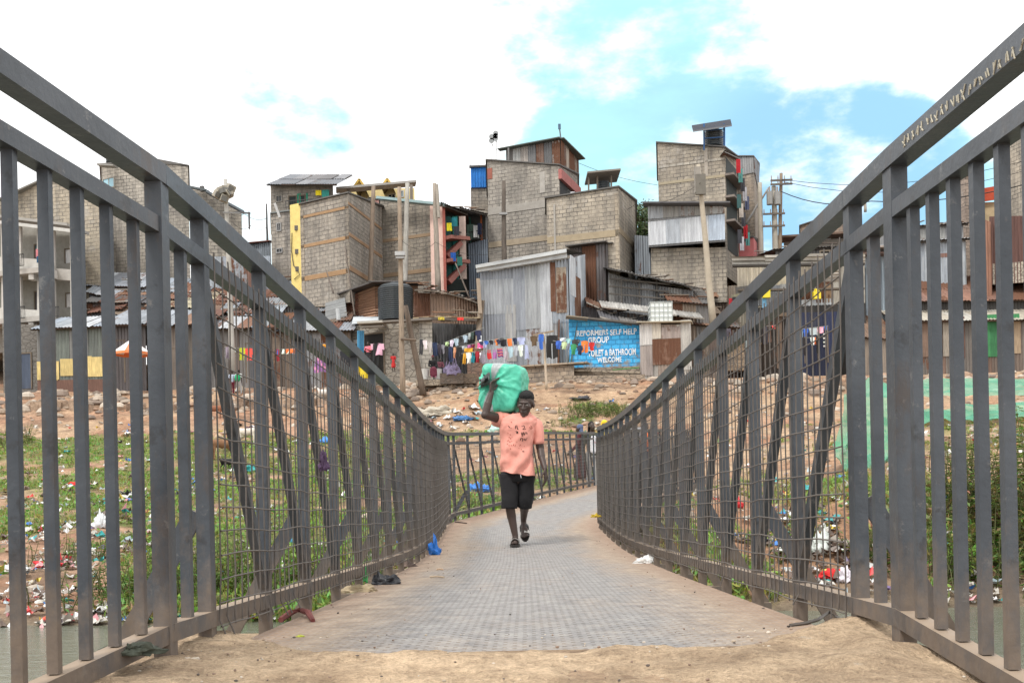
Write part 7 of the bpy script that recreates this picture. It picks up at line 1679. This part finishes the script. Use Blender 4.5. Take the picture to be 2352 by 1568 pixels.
# ------------------------------------------------------------------ plants, stones, rubbish
def scatter():
    r = random.Random(21)
    # leafy ground cover of the bank
    mb = MB(); n = 0; tries = 0
    GC = [(.19, .29, .065), (.15, .25, .05), (.23, .34, .08), (.27, .36, .10)]; DRY = [(.30, .29, .11), (.24, .24, .08), (.36, .32, .15)]
    while n < 66000 and tries < 400000:
        tries += 1
        y = 15.2 + (50 - 15.2) * r.random() ** 1.5; u = r.uniform(-.56, .56); x = u * y
        g = green(x, y)
        if r.random() > (g - .42) * 2.2: continue
        if 14 < y < 31 and xl(y) - .25 < x < xr(y) + .25: continue
        z = tz(x, y); tall = .6 + .9 * max(0, fbm(x * .6, y * .6, 4)) + .35 * (1 - smoothstep(16, 26, y)); s_ = (.03 + .04 * r.random()) * (.8 + y / 70) * (1.35 if y < 20 else 1); tall *= 1 if y < 20 else .45
        c = r.choice(DRY) if fbm(x * .35, y * .5, 6) + (.28 if u > .1 else -.12) + r.uniform(-.25, .25) > .17 else r.choice(GC); c = tuple(q * r.uniform(.6, 1.35) for q in c)
        for _ in range(2):
            p = Vector((x + r.gauss(0, .07), y + r.gauss(0, .07), z + .02 + .20 * tall * r.random())); a = Vector((r.gauss(0, 1), r.gauss(0, 1), r.gauss(.5, .8))).normalized(); b = a.orthogonal().normalized(); b = (Matrix.Rotation(r.random() * 6, 3, a) @ b)
            k = .45 if r.random() < .5 else .16; e = a if k > .4 else Vector((a.x * .5, a.y * .5, abs(a.z) + .6)).normalized() * 1.5
            mb.face((p - e * s_, p + b * s_ * k, p + e * s_, p - b * s_ * k), c)
        n += 1
    o = mb.build('grass', M['leaf']); tag(o, 'short grass and leafy weeds growing over the river bank', 'grass', kind='stuff')
    # separate taller weeds: tufts with stems
    def weed(label, at, h, w_, cols, nst, group, dens=1.0):
        mb = MB(); st_ = mb; at = Vector(at)
        for _ in range(nst):
            q = at + Vector((r.gauss(0, w_ * .4), r.gauss(0, w_ * .3), -.05)); q.z = tz(q.x, q.y) - .04; hh = h * r.uniform(.55, 1.05); top = q + Vector((r.gauss(0, .16) * h, r.gauss(0, .16) * h, hh)); st_.tube([q, q.lerp(top, .5) + Vector((r.gauss(0, .03), 0, 0)), top], [.012, .009, .004], 4, (.12, .13, .05), False)
            for k in range(int(16 * hh * dens)):
                t = r.uniform(.08, 1.05); p = q.lerp(top, t); an = r.random() * 6.28; d = Vector((cos(an), sin(an), r.uniform(-.3, .5))).normalized(); l = r.uniform(.09, .2) * (1.15 - .5 * t) * (.6 + .35 * h); s_ = d.cross(ZV).normalized() * l * .17; c = tuple(v * r.uniform(.6, 1.35) for v in r.choice(cols))
                mb.face((p, p + d * l * .5 + s_, p + d * l - ZV * l * .25, p + d * l * .5 - s_), c)
        single(mb, 'weed', M['leaf'], label, 'weeds', at, group)
    G1 = [(.09, .165, .03), (.12, .20, .04), (.15, .23, .05)]; G2 = [(.22, .21, .07), (.17, .18, .055), (.28, .25, .12), (.11, .13, .04)]
    def g_at(x, d): X = P(x, 1150, d).x; return Vector((X, d, tz(X, d)))
    for i, (x, d, h, w_, cols, ns, lab) in enumerate(((2240, 17.5, 1.5, 1.2, G2, 46, 'tall yellowing weeds on the right bank behind the balusters'), (2330, 16.6, 1.6, 1.2, G2, 46, 'tall dry weeds at the right edge of the view'), (2290, 16.0, .9, 1.3, G1, 60, 'bright green reeds at the water edge right of the right railing'), (2190, 16.2, .75, .7, G1, 34, 'green bush at the water edge behind the thick right post'), (2400, 17.5, 1.9, 1.5, G1, 50, 'big green bush half outside the right edge'), (2320, 20, 1.0, 2.2, G2, 46, 'feathery pale weeds on top of the right bank'),
            (2190, 23, .8, 1.6, G2, 34, 'low yellow weeds above the earth bluff'), (1850, 17.2, .7, .6, G1, 26, 'small green plant below the right mesh'), (2015, 16.4, .9, .6, G1, 26, 'green weed between the two thick right posts'),
            (480, 16.2, 1.0, 1.2, G1, 48, 'leafy green weeds behind the left brace near the water'), (600, 16.6, .8, 1.2, G1, 44, 'green weeds behind the second brace of the left railing'), (370, 16.3, .9, 1.2, G1, 46, 'green weeds at the water edge behind the thick left post'), (250, 16.6, .7, 1.4, G1, 44, 'green weeds low on the bank behind the left balusters'), (700, 17.0, .8, .8, G1, 32, 'green weeds below the left mesh near the deck'), (200, 21, .6, 1.5, G1, 36, 'grass clump on the bank left of the balusters'), (520, 19.5, .7, 1.4, G1, 40, 'broad weed clump behind the left mesh'),
            (1385, 34, .6, 1.9, G1, 150, 'green shrub patch on the dirt slope above the railing end'), (1340, 35.5, .5, 1.2, G1, 70, 'small green patch beside the shrub on the dirt slope'), (30, 33, .9, 1.4, G1, 40, 'dark green bush at the left edge of the bank'), (1285, 31.5, .4, .8, G1, 22, 'low dark tuft in front of the sandy slope'))):
        if 'dirt slope' in lab: at = on_ground(x, 948 if i % 2 == 0 else 955, 44)
        elif 'sandy slope' in lab: at = on_ground(x, 980, 40)
        elif 'left edge' in lab: at = on_ground(x, 1020, 42)
        else: at = g_at(x, d)
        weed(lab, at, h, w_, cols, ns, 'weeds along the river banks', 1.3)
    # stones: thick along the terrace edge, thin elsewhere
    mb = MB()
    def stone(p, s_, col):
        sc = Vector((r.uniform(.7, 1.4), r.uniform(.6, 1.1), r.uniform(.4, .8))); n = 7; rg = []; rot = r.random() * 6.28; sd_ = r.random() * 50
        for th in (-60, -10, 35, 75):
            th = math.radians(th); R_ = []
            for k in range(n):
                a = 2 * pi * k / n + rot; q = Vector((cos(a) * cos(th), sin(a) * cos(th), sin(th))); q *= 1 + .28 * noise.noise(q * 1.6 + Vector((sd_, 0, 0))); R_.append(p + Vector((q.x * sc.x, q.y * sc.y, q.z * sc.z)) * s_)
            rg.append(R_)
        mb.loft(rg, col)
    SC = [(.36, .28, .21), (.42, .35, .28), (.3, .24, .19), (.48, .42, .35), (.24, .19, .155), (.40, .27, .19)]
    for _ in range(1500):
        k = r.random(); u = r.uniform(-.56, .56)
        if k < .62: y = r.gauss(54.0, 1.1); s_ = .1 + .3 * r.random() ** 1.6
        elif k < .8: y = r.uniform(44, 53); s_ = .05 + .2 * r.random() ** 2.5
        else: y = r.uniform(15.5, 46); s_ = r.uniform(.04, .18)
        x = u * y
        if k < .62 and .1 < abs(u - .02) < .0: continue
        if y < 32 and xl(y) - .4 < x < xr(y) + .4: continue
        if y > 52 and -.02 < u < .16 and r.random() < .75: continue
        stone(Vector((x, y, tz(x, y) + s_ * .12)), s_, jit(r.choice(SC), .18))
    for _ in range(420):
        y = r.uniform(39, 54); u = r.uniform(-.09, .14); s_ = .04 + .16 * r.random() ** 3; stone(Vector((u * y, y, tz(u * y, y) + s_ * .1)), s_, jit(r.choice(SC + [(.2, .13, .09)] * 3), .25))
    for _ in range(90):
        q = on_ground(r.uniform(925, 1010), r.uniform(872, 905), 53); stone(q, r.uniform(.08, .3), jit(r.choice(SC), .2))
    o = mb.build('stones', M['plain']); tag(o, 'loose stones and rubble along the terrace edge and the bank', 'stones', kind='stuff')
    # pebbles and crumbs on the near earth and the deck
    mb = MB()
    for _ in range(260):
        y = r.uniform(2.35, 3.2); x = r.uniform(-1.0, 1.1) if r.random() < .5 else r.choice((-1, 1)) * r.uniform(.55, 1.05); s_ = r.uniform(.0015, .005) * (1.6 if x > .5 and r.random() < .3 else 1); stone(Vector((x, y, zrail(y) * .35 + .042)), s_, jit(r.choice([(.5, .42, .33), (.28, .2, .15), (.12, .1, .09), (.6, .54, .46)]), .2))
    for _ in range(90):
        y = r.uniform(3.2, 12) ; e = r.random() < .6; x = (xl(y) + abs(r.gauss(0, .14)) + .03 if r.random() < .5 else xr(y) - abs(r.gauss(0, .14)) - .03) if e else r.uniform(xl(y) + .2, xr(y) - .2); stone(Vector((x, y, zd(y) + .004)), r.uniform(.0025, .006), jit(r.choice([(.3, .2, .14), (.07, .06, .055), (.42, .33, .25)]), .2))
    o = mb.build('pebbles', M['plain']); tag(o, 'crumbs of earth and pebbles strewn over the ramp and deck', 'pebbles', kind='stuff')
    # litter
    mb = MB(); LC = [(.72, .72, .71)] * 7 + [(.5, .47, .42)] * 5 + [(.62, .05, .05), (.05, .2, .55), (.05, .35, .35), (.65, .5, .08), (.65, .3, .32), (.02, .02, .02), (.3, .26, .22), (.3, .26, .22), (.13, .09, .2), (.45, .55, .6)]
    def scrap(p, s_, col):
        n = 3; a = r.random() * 6.28; X = Vector((cos(a), sin(a), 0)) * s_; Y = Vector((-sin(a), cos(a), 0)) * s_ * r.uniform(.5, 1.0); g = [[p + X * (i / n - .5) + Y * (j / n - .5) + Vector((r.gauss(0, .1) * s_, r.gauss(0, .1) * s_, abs(r.gauss(0, .30)) * s_)) for i in range(n + 1)] for j in range(n + 1)]
        for j in range(n):
            for i in range(n): mb.face((g[j][i], g[j][i + 1], g[j + 1][i + 1], g[j + 1][i]), col)
    m = 0
    while m < 1500:
        y = 15.3 + 35 * r.random() ** 1.7; u = r.uniform(-.55, .55); x = u * y
        if y < 32 and xl(y) - .3 < x < xr(y) + .3: continue
        cl = nz(x * .35, y * .5, 11) + .5 * nz(x * 1.1, y * 1.3, 4) + (.08 if u > .13 and y < 24 else .12 if u < -.2 else 0)
        if cl < .08 and r.random() > .10: continue
        scrap(Vector((x, y, tz(x, y) + .03)), r.uniform(.05, .20) * (.8 + y / 70), jit(r.choice(LC), .2)); m += 1
    for cx, cy, d, k, s_ in ((1880, 1330, 16.5, 55, .15), (1760, 1250, 17.5, 40, .15), (1480, 1250, 17, 20, .12), (1840, 1180, 19, 36, .18), (90, 1380, 15.8, 70, .14), (160, 1300, 18, 70, .16), (60, 1230, 21, 50, .18), (290, 1150, 27, 50, .2), (450, 1120, 30, 40, .2), (120, 1120, 30, 40, .2), (1030, 955, 47, 40, .3), (1900, 1260, 17.2, 60, .2), (250, 1420, 15.6, 40, .15), (360, 1230, 22, 40, .18), (290, 1190, 22, 30, .2)):
        q = on_ground(cx, cy, d)
        for _ in range(k): p = q + Vector((r.gauss(0, .5), r.gauss(0, .6), 0)) * (1 if d < 30 else 2); p.z = tz(p.x, p.y) + .04; scrap(p, s_ * r.uniform(.5, 1.3), jit(r.choice(LC + [(.13, .09, .07)] * 12), .2))
    o = mb.build('litter', M['plastic']); tag(o, 'scattered plastic and paper litter over both banks', 'litter', kind='stuff')
scatter()

def crumple(label, at, size, col, name='plastic_bag', cat='plastic bag', mat='plastic', group=None, sc=(1, .8, .7), seed=0, handles=False):
    bm = bmesh.new(); bmesh.ops.create_icosphere(bm, subdivisions=4, radius=1)
    for v in bm.verts:
        q = v.co.copy(); k = 1 + .55 * noise.noise(q * 1.6 + Vector((seed, 1, 0))) + .5 * abs(noise.noise(q * 3.6 + Vector((0, seed, 0)))) - .2 + .16 * noise.noise(q * 9); v.co = Vector((q.x * sc[0], q.y * sc[1], max(-.35, q.z) * sc[2] * (1 + .9 * noise.noise(q * 3 + Vector((seed, 7, 3)))))) * k * size
        if handles and q.z > .55: v.co.z += size * .9 * (q.z - .55) * 2; v.co.x *= .55
    me = bpy.data.meshes.new(name); bm.to_mesh(me); bm.free(); at = Vector(at)
    for v in me.vertices: v.co += at + Vector((0, 0, .33 * size * sc[2]))
    root = None; o = mesh_obj(me, name, M[mat], None, lambda v: tuple(q * (1 + .2 * nz(v.x * 20, v.y * 20, v.z * 20)) for q in col))
    for v in o.data.vertices: v.co -= at
    o.location = at; tag(o, label, cat, group); return o
def small_things():
    dk = lambda x, y, d: Vector((P(x, y, d).x, d, zd(d)))
    def deck_at(x, y):
        d = 3.0
        while d < 28:
            p = P(x, y, d)
            if p.z <= zd(d) + .002 and P(x, y, d + .05).z <= zd(d) + 5:
                if abs(p.z - zd(d)) < .03: return Vector((p.x, p.y, zd(p.y)))
            d += .02
        return dk(x, y, 8)
    crumple('bright blue plastic bag with knotted top at the foot of the left railing', Vector((-.79, 10.3, zd(10.3))), .072, (.01, .17, .62), sc=(.95, .8, 1.25), seed=3, handles=True)
    crumple('crumpled black plastic bundle on the deck edge by the left railing', deck_at(886, 1341), .062, (.022, .024, .03), sc=(1.4, .8, .75), seed=5)
    crumple('khaki paper rag lying against the left railing', deck_at(826, 1357), .075, (.42, .34, .22), 'paper_rag', 'rag', 'cloth', sc=(1.5, .6, .35), seed=8)
    crumple('scrap of brown rag farther up the left deck edge', deck_at(935, 1300), .06, (.16, .12, .10), 'rag', 'rag', 'cloth', sc=(1.3, .7, .4), seed=9)
    crumple('white plastic bag on the deck at the foot of the right railing', deck_at(1484, 1292), .085, (.72, .72, .70), sc=(1.1, .6, .4), seed=12)
    crumple('yellow rag tied to the last post of the right railing', P(1368, 1187, 13.6), .045, (.50, .36, .03), 'rag', 'rag', 'cloth', sc=(1.5, .7, .6), seed=15)
    crumple('small green plastic wrapper stuck at the left mesh foot', P(838, 1335, 6.05), .026, (.05, .42, .10), 'wrapper', 'wrapper', sc=(.7, .6, 2.0), seed=6)
    crumple('yellow green leaf scrap lying on the deck near the ramp', deck_at(690, 1461), .010, (.5, .55, .05), 'leaf_scrap', 'leaf', sc=(1.4, 1, .4), seed=4)
    crumple('pale chip of plaster on the dirt at the lower left', Vector((P(440, 1516, 2.75).x, 2.75, .04)), .016, (.66, .58, .48), 'plaster_chip', 'plaster chip', 'plain', sc=(1.5, 1, .4), seed=2)
    crumple('dark green crushed cloth lump under the lower left rail', P(305, 1500, 2.62), .04, (.07, .08, .06), 'rag', 'rag', 'cloth', sc=(1.6, .8, .5), seed=22)
    crumple('dark flat stone at the deck edge by the right thick post', Vector((P(1895, 1441, 3.1).x, 3.1, .02)), .03, (.16, .12, .095), 'flat_stone', 'stone', 'plain', sc=(1.8, .8, .45), seed=30)
    q = [deck_at(x, y) + ZV * h for x, y, h in ((645, 1425, .005), (668, 1416, .02), (690, 1412, .024), (708, 1416, .02), (719, 1427, .006))]
    mb = MB(); mb.tube(q, [.012, .014, .012, .014, .01], 6, (.16, .045, .04)); single(mb, 'strap', M['cloth'], 'dull red strap curling on the deck edge by the left railing', 'strap', q[2])
    for lab, x0, y0, x1, y1, c in (('short pale stick lying across the deck', 988, 1326, 1020, 1327, (.55, .44, .32)), ('pale wood chip on the deck behind the pale stick', 1003, 1309, 1018, 1309, (.6, .42, .28)), ('dark twig on the deck where the railing bends', 1046, 1199, 1072, 1202, (.08, .06, .05))):
        a, b = deck_at(x0, y0) + ZV * .008, deck_at(x1, y1) + ZV * .008; mb = MB(); mb.tube([a, a.lerp(b, .5) + ZV * .004, b], .006 if 'twig' not in lab else .008, 5, c); single(mb, 'stick', M['wood'], lab, 'stick', a, 'sticks on the deck')
    mb = MB(); q = [deck_at(x, y) + ZV * h for x, y, h in ((1815, 1437, .004), (1850, 1434, .006), (1880, 1428, .012), (1905, 1416, .02), (1925, 1428, .015), (1938, 1437, .006))]; mb.tube(q, .007, 5, (.14, .10, .07)); single(mb, 'wire_end', M['wire'], 'bent rusty wire end lying beside the right mesh', 'wire', q[2])
    # scratched writing along the right top rail
    mb = MB(); r = random.Random(9); w0 = Vector((1.09 - .031, 2.62, 1.374)); 
    for k in range(26):
        y = 2.70 - .021 * k * 1.35; h = .026 if k % 4 else .034; zc = 1.374 + max(0, 2.84 - y) * .105 - .125 * max(0, 2.82 - y)
        xx = xr(y) - .0302
        for _ in range(2 if k % 3 else 3):
            a = Vector((xx, y + r.uniform(-.009, .009), zc - h * r.uniform(.2, .55))); b = Vector((xx, y + r.uniform(-.012, .012), zc + h * r.uniform(.1, .5))); mb.bar(a, b, .0024, .0022, (.55, .52, .42))
    o = mb.build('lettering', M['plain'], railR)
    # on the banks
    og = on_ground
    for lab, x, y, d, s_, c, nm, sc in (('red plastic bag on the left bank behind the balusters', 112, 1304, 19, .17, (.62, .02, .03), 'plastic_bag', (1.5, .8, .6)), ('dirty white plastic bag beside the red bag', 40, 1312, 19, .17, (.62, .62, .62), 'plastic_bag', (1.5, .8, .6)), ('white plastic bag hanging on the grass behind a left baluster', 232, 1212, 22, .2, (.66, .68, .70), 'plastic_bag', (.8, .6, 1.3)), ('blue plastic bag on the bank behind the far railing', 1103, 1129, 24, .22, (.03, .22, .68), 'plastic_bag', (1.3, .8, .6)), ('blue plastic sheet on the grass behind the left mesh', 753, 1018, 44, .34, (.05, .24, .62), 'plastic_sheet', (1.6, .8, .4)),
            ('crumpled blue tarpaulin scrap on the dirt mound', 1062, 967, 47, .21, (.05, .17, .40), 'tarpaulin', (2.0, .9, .7)), ('heap of pale sacks on the dirt mound behind the railing', 995, 955, 48, .5, (.42, .38, .31), 'sack_heap', (2.0, .9, .6)), ('dark sheet lying on the slope above the green shrub', 1335, 918, 49, .32, (.06, .06, .07), 'plastic_sheet', (1.6, .8, .35)), ('white plastic sheet among the rubbish below the right mesh', 1885, 1270, 17, .2, (.62, .66, .62), 'plastic_sheet', (.9, .5, 1.1)), ('red rag in the rubbish below the right mesh', 1910, 1335, 16, .15, (.66, .03, .03), 'rag', (1.6, .7, .6)), ('white cloth bundle in the rubbish beside the red rag', 1943, 1340, 16, .15, (.7, .66, .72), 'rag', (1.0, .7, 1.0)),
            ('red bag on the bank behind the right mesh', 1685, 1165, 20, .17, (.66, .03, .04), 'plastic_bag', (1.2, .7, 1.0)), ('red rag on the grass behind the left balusters', 180, 1118, 31, .22, (.60, .03, .03), 'rag', (1.8, .8, .5)), ('teal plastic heap on the grass behind the left brace', 560, 1085, 36, .3, (.03, .3, .3), 'plastic_bag', (1.4, .8, .6)), ('blue and teal bottle bag hooked on a left outrigger', 656, 1253, 16.5, .16, (.08, .36, .62), 'plastic_bag', (1.2, .7, 1.0)), ('pale mint bag caught behind the far railing', 1139, 996, 30, .28, (.45, .66, .6), 'plastic_bag', (1.0, .7, 1.0)), ('white foamy scrap floating at the left water edge', 150, 1460, 15.0, .14, (.72, .71, .68), 'foam_scrap', (1.4, .9, .5)), ('orange and white plastic bag on the bank behind the third left bay', 676, 1220, 19, .2, (.62, .5, .4), 'plastic_bag', (1.2, .7, .8))):
        crumple(lab, og(x, y, d), s_, c, nm, {'plastic_bag': 'plastic bag', 'plastic_sheet': 'plastic sheet', 'sack_heap': 'sacks', 'foam_scrap': 'foam scrap'}.get(nm, nm), 'plastic' if 'sack' not in nm and nm != 'rag' else 'cloth', 'rubbish on the banks', sc, seed=x % 37)
    crumple('purple rag tied to the left mesh', P(733, 1077, 4.75) + Vector((.02, 0, 0)), .036, (.10, .06, .12), 'rag', 'rag', 'cloth', None, (.6, .6, 1.7), seed=41)
    # green shade net on the right bank
    def net(label, grid):
        mb = MB(); n = 26; m = 14; rows = [[og(x, y, d) if d < 0 else P(x, y, d) for x, y, d in row] for row in grid]
        def at(u, v):
            a = u * (len(rows[0]) - 1); i = min(int(a), len(rows[0]) - 2); f = a - i; b = v * (len(rows) - 1); j = min(int(b), len(rows) - 2); g = b - j
            p = rows[j][i].lerp(rows[j][i + 1], f).lerp(rows[j + 1][i].lerp(rows[j + 1][i + 1], f), g); return p + Vector((.1 * nz(u * 4, v * 9, 5), .35 * nz(u * 7, v * 3, 2), .30 * nz(u * 6, v * 6, 8)))
        for j in range(m):
            for i in range(n): mb.face((at(i / n, j / m), at((i + 1) / n, j / m), at((i + 1) / n, (j + 1) / m), at(i / n, (j + 1) / m)), tuple(q * (1 + .25 * nz(i * .3, j * .4, 3)) for q in (.10, .36, .235)))
        single(mb, 'shade_net', M['netting'], label, 'shade net', rows[-1][0], 'green shade nets', True)
    net('large green shade net hanging over the bluff behind the right posts', [[(1938, 905, 27), (1990, 868, 29), (2040, 880, 29), (2080, 905, 29)], [(1925, 990, 26), (1975, 985, 26.5), (2035, 960, 27.5), (2075, 955, 28)], [(1918, 1050, 25.4), (1960, 1050, 25.6), (2030, 1040, 26), (2060, 1040, 26.6)], [(1942, 1078, 25), (1975, 1098, 25), (2010, 1102, 25), (2040, 1080, 25.6)]])
    net('green shade net strip spread on the slope behind the right balusters', [[(2090, 938, 36), (2190, 935, 36), (2290, 928, 37), (2420, 915, 37)], [(2090, 962, 34.5), (2190, 970, 34.2), (2290, 962, 35), (2420, 955, 35)]])
    net('second green net strip higher on the right slope', [[(2000, 880, 45), (2120, 872, 46), (2250, 868, 47), (2420, 872, 47)], [(2010, 900, 42), (2130, 912, 41), (2250, 908, 42), (2420, 905, 43)]])
    # stall with umbrella, buckets, bag
    u = thing('umbrella', 'orange and white market umbrella over the small stall', 'umbrella', og(305, 872, 55.5)); b0 = Vector(u.location); top = P(302, 778, 55.5)
    mb = MB(); n = 8; rim = [Vector((top.x + cos(2 * pi * k / n) * 1.0, top.y + sin(2 * pi * k / n) * 1.0, top.z - .75)) for k in range(n)]
    for k in range(n): mb.face((rim[k], rim[(k + 1) % n], top), (.78, .76, .74) if k % 2 else (.80, .22, .10)); mb.face((rim[k], rim[(k + 1) % n], rim[(k + 1) % n] - ZV * .14, rim[k] - ZV * .14), (.80, .26, .10))
    mb.build('canopy', M['cloth'], u); mb = MB(); mb.tube([b0 - ZV * .1, top], .03, 6, (.5, .5, .5)); mb.build('pole', M['plain'], u)
    t = thing('stall_table', 'small white stall table with bottles under the umbrella', 'table', og(318, 872, 54.8)); b0 = Vector(t.location); mb = MB(); mb.box(b0 + ZV * .55, (.85, .6, .42), (.72, .74, .76)); mb.box(b0 + ZV * .79, (1.0, .7, .05), (.7, .5, .1)); mb.build('tabletop', M['plain'], t)
    for dx in (-.36, .36): mb = MB(); mb.bar(b0 + Vector((dx, -.2, 0)), b0 + Vector((dx, -.2, .36)), .06, .06, (.2, .16, .12)); mb.bar(b0 + Vector((dx, .2, 0)), b0 + Vector((dx, .2, .36)), .06, .06, (.2, .16, .12)); mb.build('leg', M['wood'], t)
    for i, (dx, c, h) in enumerate(((-.35, (.6, .1, .12), .4), (-.2, (.1, .2, .6), .5), (-.05, (.7, .68, .7), .36), (.12, (.1, .25, .55), .55), (.3, (.7, .5, .05), .3))):
        mb = MB(); p = b0 + Vector((dx, -.1, .82)); mb.tube([p, p + ZV * h * .7, p + ZV * h * .8, p + ZV * h], [.06, .06, .025, .025], 8, c); single(mb, 'bottle', M['plastic'], ('red bottle at the left end of the stall table', 'blue bottle second on the stall table', 'white tub in the middle of the stall table', 'tall blue bottle on the stall table', 'yellow tub at the right end of the stall table')[i], 'bottle', p, 'goods on the stall table')
    for lab, x, y, d, c in (('yellow water can on the ground by the black cloth', 817, 858, 55, (.72, .55, .02)), ('yellow basin beside the yellow water can', 836, 858, 55, (.72, .55, .02))):
        q = P(x, y, d); mb = MB(); mb.tube([q - ZV * .25, q, q + ZV * .42, q + ZV * .52], [.22, .24, .24, .1], 9, c); single(mb, 'water_can', M['plastic'], lab, 'water can', q - ZV * .25, 'yellow water cans')
    for lab, x, d in (('white bucket left of the sitting person', 976, 54.0), ('white tub right of the sitting person', 1005, 54.1)):
        q = P(x, 867, d); mb = MB(); mb.tube([q - ZV * .1, q + ZV * .45], [.19, .24], 12, (.62, .62, .60)); single(mb, 'bucket', M['plastic'], lab, 'bucket', q - ZV * .1, 'white buckets')
    q = P(1038, 857, 53.2); crumple('lilac woven carrier bag with two handles hanging below the clothes lines', q - ZV * .05, .40, (.21, .18, .29), 'carrier_bag', 'bag', 'cloth', None, (1.0, .5, .85), 17)
    mb = MB()
    for dx in (-.22, .12): mb.tube([q + Vector((dx - .07, 0, .42)), q + Vector((dx - .01, 0, .78)), q + Vector((dx + .07, 0, .78)), q + Vector((dx + .12, 0, .42))], .03, 5, (.21, .18, .29))
    o = mb.build('handle', M['cloth'], bpy.data.objects['carrier_bag'])
    sb = MB(); q = P(1038, 866, 53.4); sb.box(q - ZV * .1, (1.2, .7, .55), (.13, .10, .08)); sb.box(q + Vector((.9, .1, -.1)), (.7, .5, .5), (.2, .15, .11)); single(sb, 'rock_seat', M['stone'], 'dark rocks below the lilac carrier bag', 'rocks', q - ZV * .4)
    sl = MB(); q = P(992, 874, 53.8); sl.box(q - ZV * .15, (1.6, .9, .3), (.42, .35, .27)); single(sl, 'stone_slab', M['stone'], 'flat stone slab under the sitting person', 'slab', q - ZV * .3)
    # terrace edge: rough stone ledges
    for lab, pts in (('rough stone terrace edge left of the light pole', [(-30, 884, 53.5), (120, 880, 53.3), (260, 880, 53.2), (480, 884, 53)]), ('rough stone terrace edge behind the left mesh', [(500, 880, 53.4), (640, 878, 53.3), (780, 872, 53.2), (905, 862, 53.4)]), ('rough stone terrace edge behind the right posts', [(1840, 868, 54), (1990, 862, 54), (2150, 858, 54), (2420, 862, 54)])):
        mb = MB(); q = [P(*p) for p in pts]; r = random.Random(len(lab)); acc = 0
        for a, b in zip(q, q[1:]):
            L_ = (b - a).length; t = 0
            while t < L_:
                w_ = r.uniform(.3, .9); c = a + (b - a) * ((t + w_ / 2) / L_); g = tz(c.x, c.y); top = g + r.uniform(.02, .36); mb.box(Vector((c.x, c.y + r.uniform(-.35, .35), (top + g - .5) / 2)), (w_ * r.uniform(.8, 1.2), r.uniform(.5, .9), top - g + .5), jit(r.choice([(.38, .29, .22), (.30, .23, .18), (.44, .34, .26)]), .15), Matrix.Rotation(r.uniform(-.5, .5), 3, 'Z') @ Matrix.Rotation(r.uniform(-.22, .22), 3, 'Y') @ Matrix.Rotation(r.uniform(-.2, .2), 3, 'X')); t += w_ * .8
        single(mb, 'terrace_edge', M['earth'], lab, 'stone edging', q[0] - ZV * .6, 'stone terrace edges')
def net_mat():
    b = NB('netting'); c = b.mix(1.0, b.tint, b.mix(b.noise(3, 5, .6), (.75, .75, .75), (1.25, 1.25, 1.25)), 'MULTIPLY')
    tp = b.N.new('ShaderNodeBsdfTransparent'); ms = b.N.new('ShaderNodeMixShader'); ms.inputs[0].default_value = .38
    b.fin(c, .7); b.L.new(b.b.outputs[0], ms.inputs[1]); b.L.new(tp.outputs[0], ms.inputs[2]); b.L.new(ms.outputs[0], b.N['Material Output'].inputs[0]); M['netting'] = b.m
net_mat(); small_things()
